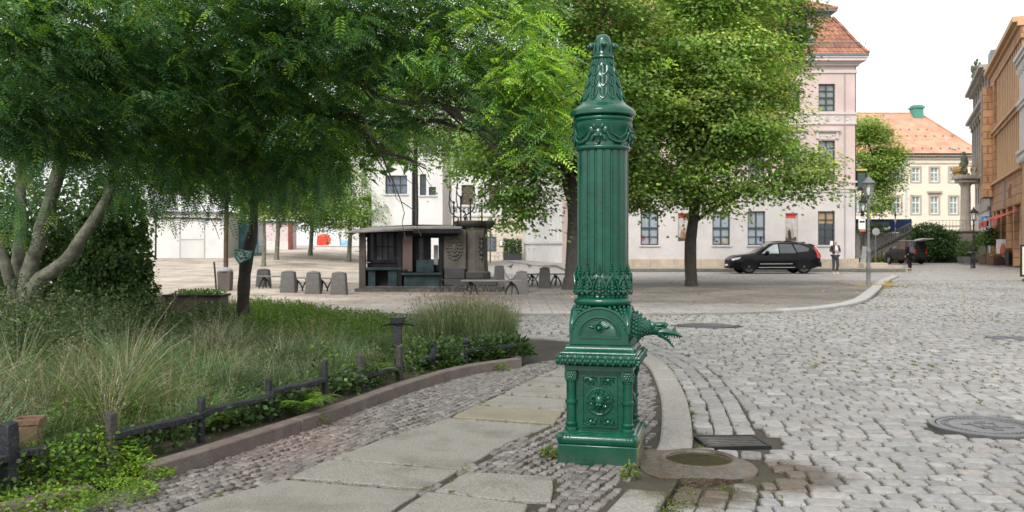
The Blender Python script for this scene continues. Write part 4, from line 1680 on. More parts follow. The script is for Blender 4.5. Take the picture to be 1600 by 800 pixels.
# low leaves along the whole fence
n = 9000
i = rng.integers(0, len(KD), n)
d = np.abs(rng.normal(0, .22, n)) + .14
P = np.stack([kerb_pt(a, b_) for a, b_ in zip(i, d)])
den = vnoise(P[:, 0], P[:, 1], 3.1, 9.)
ok = (rng.random(n) < np.clip((den - .3) * 2.2, .05, 1))
P, d = P[ok], d[ok]
n = len(P)
far = P[:, 1] > 9.3
Pz = np.column_stack([P, .07 + rng.random(n) * np.where(far, .34, .22)])
C = pick(n, [IVY, (.07, .13, .03), OLIVE, DEEP], [.4, .2, .15, .25], .3)
V, Fq, C = leaves(Pz, np.column_stack([rng.normal(0, 1, (n, 2)), rng.uniform(-.6, .6, n)]), np.column_stack([rng.normal(.3, .5, n), rng.normal(-.6, .5, n), rng.uniform(.3, 1, n)]), rng.uniform(.03, .065, n), rng.uniform(.02, .045, n), C)
stuff(np_obj('ivy', V, Fq, M_leaf, col=C), 'dark ivy and low leaves growing under the fence along the edging', 'ivy')
# ferny plants under the rails
for px, py, h_, lab in ((340, 690, .24, 'pale feathery fern under the rail beside the second upright from the left'), (435, 655, .22, 'spreading green fern under the middle of the fence'), (488, 664, .3, 'fine leafy fern just left of the charcoal fence upright by the edging'),
      (590, 610, .34, 'yellowish leafy fern in the gap of the fence towards the lavender')):
 x, y = gp(px, py)
 x, y = x - .12, y + .1
 t = thing('fern', lab, 'fern', (x, y, .06), 0, 'ferns under the fence')
 parts = []
 for f_ in range(16):
  a = rng.uniform(0, 2 * PI)
  Lf = h_ * rng.uniform(.9, 1.5)
  s = np.linspace(.08, 1, 16)
  rx = np.stack([np.cos(a) * Lf * s * .85, np.sin(a) * Lf * s * .85, h_ * 1.5 * (s - .72 * s * s)], 1)
  for sd in (-1, 1):
   D = np.stack([np.cos(a + sd * 1.2) * np.ones(16), np.sin(a + sd * 1.2) * np.ones(16), np.full(16, .0)], 1)
   parts.append(leaves(rx, D, np.tile([0, 0, 1.], (16, 1)), .075 * np.sin(PI * (s * .85 + .1)) + .008, .018, pick(16, [LG, YG, (.08, .15, .04)], [.5, .25, .25], .15)))
 V, Fq, C = join(*parts)
 np_obj('fronds', V, Fq, M_leaf, t, C)
x, y = gp(512, 655)

# --- lavender at the end of the bed ---------------------------------------------------
for (x, y, rr, hh, lab, dens) in ((-.74, 12.3, .62, .66, 'grey-green lavender bush with thin flower stalks at the far end of the bed, left half', 1.0), (-.34, 12.0, .42, .62, 'grey-green lavender bush at the very tip of the bed beside the pump', .8)):
 t = thing('lavender_bush', lab, 'bush', (x, y, .06), 0, 'lavender at the end of the bed')
 n = int(3600 * dens)
 a = rng.uniform(0, 2 * PI, n)
 r0 = rr * .75 * np.sqrt(rng.random(n))
 Pb = np.stack([r0 * np.cos(a), r0 * np.sin(a), np.zeros(n)], 1)
 Hh = hh * rng.uniform(.7, 1.25, n) * (1 - .25 * (r0 / rr) ** 2)
 g1 = blades(Pb, Hh, .46 * rr * (r0 / rr + .2), a + rng.normal(0, .4, n), rng.uniform(.007, .011, n), pick(n, [(.17, .22, .12), (.12, .17, .08), (.24, .27, .16), (.14, .24, .06)], [.4, .3, .2, .1], .22))
 m_ = n // 4
 tipx = Pb[:m_] + np.stack([np.cos(a[:m_]), np.sin(a[:m_]), np.zeros(m_)], 1) * (.46 * rr * (r0[:m_] / rr + .2))[:, None]
 tipx[:, 2] = Hh[:m_] * rng.uniform(.92, 1.12, m_)
 g2 = leaves(tipx, np.column_stack([rng.normal(0, .2, (m_, 2)), np.ones(m_)]), rng.normal(0, 1, (m_, 3)), rng.uniform(.03, .06, m_), rng.uniform(.008, .013, m_), pick(m_, [(.30, .22, .20), (.26, .25, .17), (.36, .28, .24)], [.4, .4, .2], .2))
 V, Fq, C = join(g1, g2)
 np_obj('stalks', V, Fq, M_blade, t, C)
for (x, y, rr, h_, lab) in ((.0, 11.55, .26, .30, 'dark ivy clump under the lavender at the tip of the bed'), (-.42, 11.15, .28, .30, 'dark green ivy clump behind the edging near the ball-topped fence upright'), (-.85, 10.5, .25, .26, 'glossy ivy clump under the fence left of the ball-topped upright')):
 bush('ivy_clump', lab, 'ivy', (x, y, .06), rr, h_, 420, .085, [IVY, DEEP, (.06, .12, .03)], [.5, .25, .25], 'ivy clumps at the end of the bed')

# --- weeds in the joints -----------------------------------------------------------------
n = 9000
sel = rng.integers(0, len(SETT_XY), n)
sc_ = SETT_XY[sel]
sgn = np.where(rng.random(n) < .5, -1, 1)
ends = rng.random(n) < .7
ox = np.where(ends, sgn * (sc_[:, 2] + .012), rng.uniform(-1, 1, n) * sc_[:, 2])
oy = np.where(ends, rng.uniform(-1, 1, n) * sc_[:, 3], sgn * (sc_[:, 3] + .008))
jx = sc_[:, 0] + ox * np.cos(sc_[:, 4]) - oy * np.sin(sc_[:, 4])
jy = sc_[:, 1] + ox * np.sin(sc_[:, 4]) + oy * np.cos(sc_[:, 4])
ok = rng.random(n) < np.clip((vnoise(jx, jy, .9, 2.) - .2) * 2.0, .08, .9)
J = np.stack([jx, jy], 1)[ok]
# denser moss by the kerb bottom and round the basin
ex = []
for (px, py, r, m_) in ((1040, 785, .16, 60), (1070, 770, .12, 30), (1055, 798, .14, 40), (1085, 640, .05, 14), (1092, 690, .06, 14), (975, 745, .05, 10), (1140, 755, .08, 12)):
 x, y = gp(px, py)
 ex.append(np.stack([rng.normal(x, r * .5, m_), rng.normal(y, r * .8, m_)], 1))
kk = rng.integers(5, len(KERB) - 1, 130)
ex.append(KERB[kk] + normals2(KERB)[kk] * rng.uniform(.0, .03, (130, 1)) + rng.normal(0, .05, (130, 2)) * np.array([.1, 1]))
for P in SLABP[:8]:
 P = np.array(P)
 ii = rng.integers(0, len(P), 14)
 ex.append(P[ii] + (P[ii] - P.mean(0)) * .01)
J = np.concatenate([J] + ex)
per = 9
Q = np.repeat(J, per, axis=0) + rng.normal(0, .012, (len(J) * per, 2))
n = len(Q)
zz = np.where(poly_dist(Q, KERB) > 0, ROADZ - .012, -.006)
V, Fq, C = leaves(np.column_stack([Q, zz + rng.uniform(0, .016, n)]), np.column_stack([rng.normal(0, 1, (n, 2)), rng.uniform(.1, .9, n)]), np.column_stack([rng.normal(0, .5, (n, 2)), np.ones(n)]),
     np.clip(Q[:, 1] / 9, .8, 1.25) * rng.uniform(.012, .026, n), np.clip(Q[:, 1] / 9, .8, 1.25) * rng.uniform(.007, .014, n), pick(n, [(.12, .18, .03), (.09, .14, .03), (.15, .15, .05), (.13, .09, .045)], [.35, .25, .15, .25], .25))
stuff(np_obj('joint_weeds', V, Fq, M_leaf, col=C), 'tiny weeds and moss growing in the joints of the paving', 'weeds')
# two visible weeds by the pump foot
for (px, py, r, h_, nl, lab) in ((859, 713, .07, .07, 150, 'small brownish weed at the left foot of the pump'), (984, 744, .05, .09, 110, 'small fresh weed at the front right foot of the pump'), (785, 580, .09, .12, 120, 'grassy weed growing over the brown edging near the bed tip'),
         (495, 664, .09, .10, 120, 'small weed growing against the middle of the brown edging')):
 x, y = gp(px, py)
 bush('weed', lab, 'weed', (x, y, 0), r, h_, nl, .028, [LG, YG, (.17, .14, .05)], [.4, .3, .3], 'single weeds on the pavement', 3)
# fallen leaves
n = 900
P = np.stack([rng.uniform(-3, 17, n), rng.uniform(19, 46, n)], 1)
lx_ = np.exp(-((P[:, 0] - 13.8) / 2.2) ** 2 - ((P[:, 1] - 34) / 3) ** 2)
P = P[rng.random(n) < .45 + lx_]
ex = np.stack([rng.normal(13.6, .55, 220), rng.normal(33.6, .6, 220)], 1)
ex2 = np.stack([rng.normal(15.0, .25, 160) + 0, rng.uniform(31, 37.5, 160)], 1)
ex2[:, 0] = 15.35 - (36.8 - ex2[:, 1]) * .45 + rng.normal(.15, .12, 160)
ex3 = np.stack([rng.uniform(19, 30, 420), rng.uniform(37, 60, 420)], 1)
P = np.concatenate([P, ex, ex2, ex3])
n = len(P)
V, Fq, C = leaves(np.column_stack([P, .012 + rng.random(n) * .02 + np.where(poly_dist(P, FARK) > 0, -.02, .0)]), np.column_stack([rng.normal(0, 1, (n, 2)), rng.normal(0, .1, n)]), np.column_stack([rng.normal(0, .2, (n, 2)), np.ones(n)]), rng.uniform(.06, .12, n), rng.uniform(.04, .08, n),
     pick(n, [(.42, .30, .09), (.5, .38, .14), (.25, .16, .06)], [.5, .3, .2], .2))
stuff(np_obj('fallen_leaves', V, Fq, M_leaf, col=C), 'yellow fallen leaves scattered over the square', 'leaves')


# ================================================================== trees
def ell_points(ell, n, inner=.55):
 """points towards the outside of a set of ellipsoids, weighted by size, not inside another's core"""
 E = np.array(ell, dtype=float)
 w = (E[:, 3] * E[:, 4] * E[:, 5]) ** .75
 k = rng.choice(len(E), n, p=w / w.sum())
 d = unit(rng.normal(0, 1, (n, 3)))
 r = inner + (1 - inner) * rng.random(n) ** .8
 return E[k, :3] + d * r[:, None] * E[k, 3:6], d, r, k


def limb(mb, a, b, r0, r1, sag=.0, n=6, wig=.06, sides=7):
 a, b = Vector(a), Vector(b)
 L = (b - a).length
 pts, rs = [], []
 for i in range(n + 1):
  t = i / n
  p = a.lerp(b, t)
  p.z += sag * L * math.sin(PI * t)
  if 0 < i < n:
   p += Vector(rng.normal(0, wig * L / n * 2, 3))
  pts.append(p)
  rs.append(r0 + (r1 - r0) * t)
 mb.tube(pts, rs, sides)
 return pts


def broadleaf(name, label, loc, trunk, ell, ncl, nleaf, size, cols, wts, lit_side_cols=None, group=None, bark=None, spread=(.42, .42, .16), limbs=14, lm=None, inner=.5, cat='tree'):
 """trunk: list of (x,y,z,r) relative to loc; ell: crown ellipsoids relative to loc"""
 t = thing(name, label, cat, loc, 0, group)
 mb = MB()
 tp = [Vector(p[:3]) for p in trunk]
 mb.tube(tp, [p[3] for p in trunk], 12)
 mb.tube([tp[0] + Vector((0, 0, -.1)), tp[0] + Vector((0, 0, .12)), tp[0] + Vector((0, 0, .4))], [trunk[0][3] * 1.28, trunk[0][3] * 1.14, trunk[0][3] * 1.01], 12)
 C0, d, r, k = ell_points(ell, int(ncl * 1.5), inner)
 ph = rng.uniform(0, 6, 6)
 fz = np.sin(C0[:, 0] * 1.9 + ph[0] + np.sin(C0[:, 2] * 1.3)) + np.sin(C0[:, 1] * 1.9 + ph[1]) + np.sin(C0[:, 2] * 2.6 + ph[2] + np.sin(C0[:, 0] * 1.1)) + rng.normal(0, .45, len(C0))
 o_ = np.argsort(-fz)[:ncl]
 C0, d, r, k = C0[o_], d[o_], r[o_], k[o_]
 top = tp[-1]
 z0 = tp[0].z + (tp[-1].z - tp[0].z) * .55
 idx = rng.choice(ncl, min(limbs, ncl), replace=False)
 for i in idx:
  tt = rng.uniform(.5, 1.)
  s = tp[0].lerp(tp[-1], tt) if len(tp) == 2 else tp[min(len(tp) - 1, max(1, int(tt * len(tp))))]
  pts = limb(mb, s, C0[i], trunk[-1][3] * .75, .015, .06)
  for _ in range(3):
   p = pts[rng.integers(2, len(pts))]
   near = C0[np.argsort(np.linalg.norm(C0 - np.array(p), axis=1))[rng.integers(1, 14)]]
   limb(mb, p, near, trunk[-1][3] * .22, .008, .03, 4, sides=5)
 build('trunk', mb, bark or M_bark, t, smooth=60)
 # leaf tufts: flattened sprays hanging a little outwards
 n = ncl * nleaf
 q = np.repeat(np.arange(ncl), nleaf)
 loc_ = np.clip(rng.normal(0, 1, (n, 3)), -1.7, 1.7) * np.array(spread) * np.exp(rng.normal(0, .25, ncl))[q][:, None]
 out = np.stack([d[:, 0], d[:, 1], np.zeros(ncl)], 1)
 rad = np.hypot(loc_[:, 0], loc_[:, 1])
 loc_[:, 2] -= rad * rad * .35
 P = C0[q] + loc_
 D = unit(loc_ * np.array([1, 1, .4]) + out[q] * .25 + rng.normal(0, .25, (n, 3)) + np.array([0, 0, -.15]))
 U = np.array([0, 0, 1.]) + d[q] * .75 + rng.normal(0, .42, (n, 3))
 C = (pick(ncl, cols, wts, .05)[q] * np.exp(rng.normal(0, .12, n))[:, None] * (1 + rng.normal(0, .05, (n, 3)))) * np.exp(rng.normal(0, .22, ncl))[q][:, None]
 if lit_side_cols is not None:  # upper outer leaves recoloured: new growth and bracts, plus painted clump light
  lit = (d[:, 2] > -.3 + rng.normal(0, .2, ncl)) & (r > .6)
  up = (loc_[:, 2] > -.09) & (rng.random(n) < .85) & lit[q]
  tcl = pick(ncl, lit_side_cols, np.ones(len(lit_side_cols)), .15)
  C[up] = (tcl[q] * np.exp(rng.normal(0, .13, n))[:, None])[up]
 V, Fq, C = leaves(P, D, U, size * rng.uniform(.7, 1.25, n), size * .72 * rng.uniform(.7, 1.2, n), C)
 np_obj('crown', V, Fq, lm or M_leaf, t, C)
 return t


GREEN, GDARK, GYEL = (.22, .34, .075), (.125, .21, .05), (.46, .54, .16)
# right linden (trunk at px 1080)
x, y = gp(1080, 447)
broadleaf('linden_tree', 'linden tree with pale yellow-green crown and slim dark trunk in front of the pink building', (x, y, 0),
   [(0, 0, 0, .205), (-.05, 0, .9, .20), (-.03, 0, 1.6, .21), (.06, 0, 2.3, .19), (.2, 0, 3.2, .165), (.3, 0, 4.2, .15), (.45, 0, 6.5, .11)],
   [(.1, -.2, 8.6, 3.4, 3.4, 3.2), (-1.6, .3, 6.6, 2.6, 2.6, 2.3), (1.7, -.3, 6.0, 1.9, 2.4, 1.8), (3.2, -.2, 4.3, 1.75, 1.9, 1.15), (2.3, -.6, 4.9, 1.8, 1.6, 1.1), (-1.3, -.8, 4.6, 1.8, 1.4, 1.2), (1.0, -1.2, 7.4, 2.3, 2.0, 2.2), (-2.3, 0, 4.6, 1.5, 1.8, 1.3), (.3, -1.8, 6.1, 2.6, 1.8, 1.9), (1.2, 0, 11.2, 2.6, 2.6, 1.8), (.4, -.6, 3.9, 2.2, 2., .9),
   (.9, -.4, 2.9, .7, .6, .5), (-1.4, .6, 3.2, 1.0, 1., .6)],
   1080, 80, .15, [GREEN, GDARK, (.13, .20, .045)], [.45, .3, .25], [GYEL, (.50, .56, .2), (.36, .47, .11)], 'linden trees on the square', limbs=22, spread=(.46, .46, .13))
# left linden, darker, partly behind the pump (trunk at px 897)
x, y = gp(897, 452)
broadleaf('linden_tree', 'linden tree with dark green crown whose trunk stands directly behind the pump', (x, y, 0),
   [(0, 0, 0, .36), (.0, 0, 1.0, .29), (.05, 0, 2.4, .27), (-.05, 0, 4.5, .24), (0, 0, 7.5, .16)],
   [(0, 0, 8.4, 3.0, 3.0, 3.4), (-1.6, -.2, 5.6, 1.9, 2.2, 1.9), (-2.2, -.5, 4.0, 1.5, 1.6, 1.2), (-1.9, -.2, 2.9, .9, 1.2, .8), (1.3, .2, 5.4, 1.6, 2.2, 2.0), (1.6, 0, 3.8, 1.1, 1.5, .9), (.2, -1.6, 6.5, 2.2, 1.6, 2.2), (-3.4, .5, 4.9, 1.4, 1.5, .9), (-.4, .2, 4.0, 1.6, 1.3, 1.2)],
   900, 78, .15, [GREEN, GDARK, (.075, .13, .03)], [.35, .45, .2], [(.11, .18, .035), (.15, .22, .05)], 'linden trees on the square', limbs=22, spread=(.46, .46, .14))
# darker tree behind, top right
broadleaf('dark_tree', 'dark green tree rising behind the pale linden against the red roof', (8.55, 42.5, 0),
   [(0, 0, 0, .2), (.0, 0, 3, .19), (.6, 0, 6, .17), (2., 0, 9, .12)],
   [(2.9, 0, 12., 2.6, 2.6, 2.6), (3.6, 0, 10.4, 1.6, 1.8, 1.4), (.6, 0, 10.8, 2.4, 2, 2.2), (4.8, -.2, 12.4, 1.1, 1.2, 1.), (3.6, 0, 8.8, 1.2, 1.2, 1.0), (1.6, 0, 8, 2, 1.6, 1.8)],
   760, 56, .15, [(.075, .12, .04), GDARK, (.10, .14, .055)], [.4, .4, .2], [(.09, .13, .045)], limbs=14, spread=(.42, .42, .2))
# loose leafy sprig mass hanging in the middle, tree behind the kiosk
broadleaf('linden_tree', 'light green tree standing behind the kiosk below the long overhanging bough', (-4.05, 37.5, 0),
   [(0, 0, 0, .10), (.05, 0, 3., .09), (.0, 0, 6.2, .08), (.1, 0, 7.6, .06)],
   [(.5, 0, 6.3, 2.3, 1.6, 1.2), (2.3, 0, 6.1, 1.9, 1.6, 1.2), (3.5, 0, 5.7, 1.3, 1.4, 1.0), (-.5, 0, 5.6, 1.0, 1.2, .6), (1.6, 0, 8.2, 2.8, 2, 1.4)],
   300, 60, .12, [GREEN, (.10, .17, .035)], [.5, .5], [(.19, .27, .06)], 'linden trees on the square', limbs=16)
# far left bright trees behind the square
for (px, Y, zc, rr, rz, lab) in ((545, 62, 4.6, 3.0, 2.5, 'bright green bushy tree beside the white house behind the kiosk'), (485, 66, 4.9, 2.6, 2.1, 'bright green tree with pale forked trunk behind the sandy square'), (432, 60, 5.3, 2.2, 2.0, 'mid green tree over the low pink shed at the back of the square')):
 x = (px - 800) / F * Y
 z0 = float(gz(x, Y))
 broadleaf('garden_tree', lab, (x, Y, z0), [(0, 0, 0, .16), (.1, 0, 1.8, .14), (.15, 0, zc - z0, .1)],
    [(0, 0, zc - z0, rr, rr, rz), (rr * .5, -.5, zc - z0 - rz * .3, rr * .6, rr * .6, rz * .6), (-rr * .5, -.3, zc - z0 + rz * .3, rr * .6, rr * .6, rz * .7)],
    240, 60, .17, [GREEN, (.12, .2, .05)], [.4, .6], [(.2, .3, .09), (.24, .32, .12)], 'bright trees at the back of the square', bark=M_bark_pale, limbs=8, spread=(.5, .5, .24))
x, y = -19.3, 43.
broadleaf('young_tree', 'thin bare-stemmed young tree on the sandy square', ((412 - 800) / F * 52, 52, float(gz(-14.4, 52))), [(0, 0, 0, .13), (.05, 0, 1.5, .1), (0, 0, 3.4, .08)], [(0, 0, 3.9, 1.4, 1.4, .9)], 80, 50, .15, [GREEN], [1], [(.15, .22, .05)], bark=M_bark_pale, limbs=5)
# right: airy tree over the steps, corner of the pink building
broadleaf('plane_tree', 'light green airy tree growing behind the corner of the pink building', (30.5, 78, 1.2), [(0, 0, 0, .16), (0, 0, 3, .14), (1.0, 0, 8, .1)],
   [(.8, 0, 8.2, 2.4, 2.2, 3.0), (1.9, 0, 6.6, 1.4, 1.6, 1.5), (2.3, 0, 8.2, 1.2, 1.3, 1.1), (1.2, 0, 4.4, 1.3, 1.5, 1.2), (0, 0, 10.4, 1.6, 1.6, 1.2)],
   300, 54, .22, [(.24, .36, .08), (.17, .27, .06)], [.6, .4], [(.38, .48, .14)], limbs=14, spread=(.5, .5, .22))

# ------------------------------------------------------------------ the feathery locust over the bed
LX, LY = (62 - 800) / F * 12.6, 12.6
loc = thing('locust_tree', 'old many-stemmed tree with feathery hanging foliage and a long bough reaching over the square', 'tree', (LX, LY, .05))
mb = MB()


def wpl(px, py, Y):
 p = wp(px, py, Y)
 return Vector((p.x - LX, p.y - LY, p.z - .05))


stemsP = [
 ([(22, 470, 12.9), (25, 440, 12.9), (30, 380, 12.9), (33, 300, 13.), (30, 235, 13.), (10, 120, 12.9)], [.18, .14, .125, .115, .105, .08]),
 ([(40, 475, 12.6), (45, 440, 12.6), (60, 375, 12.5), (80, 310, 12.4), (95, 250, 12.2), (120, 160, 11.8), (170, 60, 11.3)], [.2, .17, .15, .145, .135, .12, .08]),
 ([(48, 470, 12.5), (58, 440, 12.4), (95, 415, 12.3), (128, 375, 12.2), (152, 335, 12.2), (170, 300, 12.2), (190, 240, 12.2), (250, 170, 12.)], [.2, .155, .135, .125, .12, .11, .10, .08]),
 ([(15, 445, 12.6), (0, 380, 12.5), (-30, 300, 12.4)], [.13, .11, .09]),
]
for pts, rs in stemsP:
 D_ = resample([tuple(wpl(*p)) for p in pts], .22)
 rr_ = np.interp(np.linspace(0, 1, len(D_)), np.linspace(0, 1, len(rs)), rs)
 mb.tube([tuple(p + rng.normal(0, .012, 3)) for p in D_], [.62 * r * rng.uniform(.9, 1.1) for r in rr_], 12)
build('trunk', mb, M_bark_pale, loc, smooth=60)
# long boughs
boughs = [
 [(170, 60, 11.3), (260, 95, 11.), (350, 85, 10.6), (440, 110, 10.3), (540, 120, 10.), (640, 135, 9.8), (720, 140, 9.7), (800, 150, 9.6), (850, 165, 9.5)],
 [(250, 170, 12.), (340, 150, 11.4), (430, 160, 10.9), (520, 175, 10.5), (600, 195, 10.2), (680, 190, 10.), (740, 205, 9.9), (800, 200, 9.8)],
 [(120, 160, 11.8), (200, 80, 11.), (300, 30, 10.4), (420, 10, 10.), (560, 20, 9.7), (680, 40, 9.5), (780, 70, 9.4), (840, 110, 9.3)],
 [(170, 60, 11.3), (200, -40, 10.8), (320, -80, 10.2), (520, -70, 9.8), (700, -40, 9.6)],
 [(95, 250, 12.2), (60, 120, 11.), (60, 40, 9.6), (100, 10, 8.4)],
 [(520, 175, 10.5), (570, 205, 10.3), (600, 235, 10.2), (650, 255, 10.1)],
 [(640, 135, 9.8), (700, 170, 9.6), (760, 205, 9.5), (820, 225, 9.4)],
 [(540, 120, 10.), (600, 150, 9.8), (680, 165, 9.6), (780, 180, 9.4), (840, 200, 9.35)],
 [(430, 160, 10.9), (400, 210, 10.9), (380, 260, 11.)],
 [(340, 150, 11.4), (300, 200, 11.4), (280, 260, 11.5)],
]
mb = MB()
BP = []
for b_ in boughs:
 D_ = resample([tuple(wpl(*p)) for p in b_], .16)
 D_ = D_ + rng.normal(0, .018, D_.shape)
 r0 = .075 if len(b_) > 6 else .035
 mb.tube([tuple(p) for p in D_], list(np.linspace(r0, .012, len(D_))), 8)
 BP.append(D_)
 for i in range(3, len(D_), 2):
  L_ = rng.uniform(.3, 1.0)
  dv = D_[i] - D_[i - 2]
  dv = dv / np.linalg.norm(dv) + rng.normal(0, .6, 3) + np.array([.2, -.1, -.05])
  e_ = D_[i] + dv / np.linalg.norm(dv) * L_
  pts = limb(mb, D_[i], e_, .014, .004, .0, 4, .12, 5)
  BP.append(np.array([tuple(p) for p in pts]))
  for _ in range(2):
   p = pts[rng.integers(1, len(pts))]
   e2 = np.array(p) + unit(dv + rng.normal(0, .9, 3)) * rng.uniform(.2, .6)
   pts2 = limb(mb, p, e2, .007, .003, 0, 3, .12, 4)
   BP.append(np.array([tuple(q_) for q_ in pts2]))
build('boughs', mb, M_bark, loc, smooth=60)


def compound(P, D, U, L, C, pairs=7, lw=.34):
 """pinnate leaves: base P, axis D, up U, length L"""
 n = len(P)
 D = unit(D)
 S = unit(np.cross(D, U))
 Nn = np.cross(S, D)
 Vs, Cs = [], []
 for i in range(pairs + 1):
  t = .18 + .82 * i / pairs
  base = P + D * (L * t)[:, None] - np.array([0, 0, 1.]) * (L * .28 * t * t)[:, None]
  ln_ = L * (.26 - .10 * abs(t - .55))
  for s_ in ((-1, 1) if i < pairs else (0,)):
   d = D * (.45 if s_ else 1.) + S * s_ + np.array([0, 0, -.12])
   V, _, c = leaves(base, d + rng.normal(0, .12, (n, 3)), Nn + rng.normal(0, .15, (n, 3)), ln_, ln_ * lw, C * rng.uniform(.85, 1.18, (n, 1)))
   Vs.append(V)
   Cs.append(c)
 V = np.concatenate(Vs)
 return V, np.arange(len(V)).reshape(-1, 4), np.concatenate(Cs)


LC = [(.10, .205, .055), (.072, .165, .07), (.27, .43, .065), (.15, .27, .15)]
# foliage volumes as (px, py, Y, rx, ry, rz in metres, leaves, colour weights)
VOL = [
 (800, 95, 9.4, .62, .6, .40, 420, (.2, .1, .6, .1)), (835, 160, 9.3, .30, .5, .48, 400, (.2, .1, .6, .1)), (760, 60, 9.5, .7, .7, .35, 420, (.3, .1, .5, .1)), (700, 95, 9.6, .8, .8, .35, 520, (.4, .3, .2, .1)),
 (835, 215, 9.3, .22, .4, .2, 130, (.2, .1, .6, .1)), (620, 60, 9.8, .9, .8, .45, 700, (.4, .3, .1, .2)), (560, 20, 9.6, 1., .9, .45, 700, (.35, .3, .15, .2)), (690, 10, 9.6, .9, .8, .4, 620, (.4, .2, .3, .1)),
 (790, 5, 9.6, .6, .6, .3, 300, (.4, .1, .4, .1)), (780, 165, 9.6, .5, .6, .3, 200, (.4, .3, .3, 0)), (640, 165, 10., .8, .8, .3, 300, (.5, .4, .1, 0)), (560, 130, 10.1, .8, .8, .45, 560, (.45, .35, .2, 0)),
 (490, 70, 9.9, 1., .9, .5, 800, (.3, .3, .1, .3)), (470, 170, 10.4, .8, .8, .45, 560, (.45, .35, .2, 0)), (400, 40, 9.8, 1., .9, .5, 800, (.3, .3, .2, .2)), (390, 140, 10.4, .9, .8, .5, 800, (.4, .4, .1, .1)),
 (330, 90, 10., .9, .9, .5, 800, (.35, .35, .1, .2)), (300, 190, 10.8, .9, .8, .5, 800, (.4, .4, .2, 0)), (230, 60, 9.6, .9, .9, .55, 800, (.35, .35, .1, .2)), (220, 160, 10.2, .8, .8, .55, 800, (.4, .4, .1, .1)),
 (140, 110, 9., .8, .8, .55, 800, (.3, .35, .1, .25)), (60, 60, 8.6, .8, .8, .55, 800, (.25, .35, .1, .3)), (50, 180, 9.4, .7, .7, .4, 560, (.3, .35, .05, .3)), (130, 215, 10.2, .6, .6, .3, 380, (.3, .35, .05, .3)),
 (-30, 120, 9., .7, .7, .6, 500, (.3, .35, .1, .25)), (250, 250, 11.8, .7, .7, .4, 420, (.4, .45, .15, 0)), (180, 270, 12.2, .6, .6, .4, 380, (.4, .45, .15, 0)), (350, 230, 11.2, .8, .7, .4, 520, (.4, .4, .2, 0)),
 (440, 230, 11., .7, .7, .38, 460, (.4, .4, .2, 0)), (520, 220, 10.7, .55, .6, .3, 300, (.4, .3, .3, 0)), (600, 225, 10.4, .5, .5, .2, 160, (.4, .3, .3, 0)), (120, 10, 8.4, 1., .9, .4, 700, (.3, .3, .2, .2)),
 (300, -10, 9.4, 1.2, 1., .45, 800, (.3, .3, .2, .2)), (480, -30, 9.4, 1.2, 1., .45, 700, (.3, .3, .2, .2)), (30, 0, 8.4, .8, .8, .4, 500, (.3, .3, .2, .2)),
]
parts = []
for (px, py, Y, rx, ry_, rz, nl, w) in VOL:
 c = np.array(wpl(px, py, Y))
 ncl = max(6, nl // 26)
 cc = c + unit(rng.normal(0, 1, (ncl, 3))) * (rng.random((ncl, 1)) ** .45) * np.array([rx, ry_, rz])
 q = rng.integers(0, ncl, nl)
 P = cc[q] + rng.normal(0, 1, (nl, 3)) * np.array([.15, .15, .07])
 az_ = rng.normal(0, .8, ncl)[q] + rng.normal(0, .5, nl)
 D = np.stack([np.cos(az_), np.sin(az_) * .9, rng.normal(-.28, .28, nl)], 1)
 D = np.where((rng.random(nl) < .3)[:, None], D * np.array([-1, 1, 1]), D)
 U = np.array([0, 0, 1.]) + rng.normal(0, .35, (nl, 3))
 C = pick(nl, LC, w, .2) * np.exp(rng.normal(0, .2, ncl))[q][:, None]
 parts.append(compound(P, D, U, rng.uniform(.15, .27, nl), C))
# hanging curtains of fine leaves at the left and above the square
HANG = [(30, 200, 9.6, .7, .5, .9, 420), (110, 220, 10.4, .5, .5, .7, 300), (300, 260, 11.4, .8, .6, .9, 420), (380, 280, 11.5, .6, .5, .8, 380), (450, 270, 11.4, .6, .5, .8, 380), (500, 250, 11.2, .35, .4, .7, 200), (235, 285, 12., .5, .5, .8, 260), (0, 320, 11., .4, .4, .7, 160)]
for (px, py, Y, rx, ry_, dl, nl) in HANG:
 c = np.array(wpl(px, py, Y))
 ns_ = max(6, nl // 12)
 sx_, sy_ = rng.uniform(-rx, rx, ns_), rng.uniform(-ry_, ry_, ns_)
 ln_ = dl * rng.uniform(.5, 1., ns_)
 q = rng.integers(0, ns_, nl)
 t = rng.random(nl)
 P = np.stack([c[0] + sx_[q] + .10 * t * np.sin(q), c[1] + sy_[q], c[2] + .35 * dl - t * ln_[q]], 1) + rng.normal(0, .02, (nl, 3))
 D = np.stack([rng.normal(0, .45, nl), rng.normal(0, .45, nl), np.full(nl, -1.)], 1)
 C = pick(nl, LC, (.4, .35, .1, .15), .22)
 parts.append(compound(P, D, np.stack([rng.normal(0, 1, nl), rng.normal(-.6, 1, nl), rng.normal(.2, .3, nl)], 1), rng.uniform(.14, .26, nl), C, 7, .26))
V, Fq, C = join(*parts)
np_obj('foliage', V, Fq, M_leaf, loc, C)
# coarser leaves added unseen overhead to shade the crown, and behind to fill it
n = 5200
P = np.stack([rng.uniform(-3.2, 6.4, n), rng.uniform(-4.5, 3., n), rng.uniform(4.2, 6.8, n)], 1)
P = P[P[:, 0] < 4.3]
n = 5200
P = np.concatenate([P, np.stack([rng.uniform(-1.5, 5.0, n), rng.uniform(.2, 2.6, n), 2.75 + 1.9 * rng.random(n) ** .8 + .12 * rng.normal(0, 1, n)], 1)])
n = len(P)
V, Fq, C = leaves(P, rng.normal(0, 1, (n, 3)) * np.array([1, 1, .4]), np.array([0, 0, 1.]) + rng.normal(0, .4, (n, 3)), rng.uniform(.16, .3, n), rng.uniform(.09, .16, n), pick(n, LC, (.4, .3, .2, .1), .2))
np_obj('shade_and_fill_leaves', V, Fq, M_leaf, loc, C)

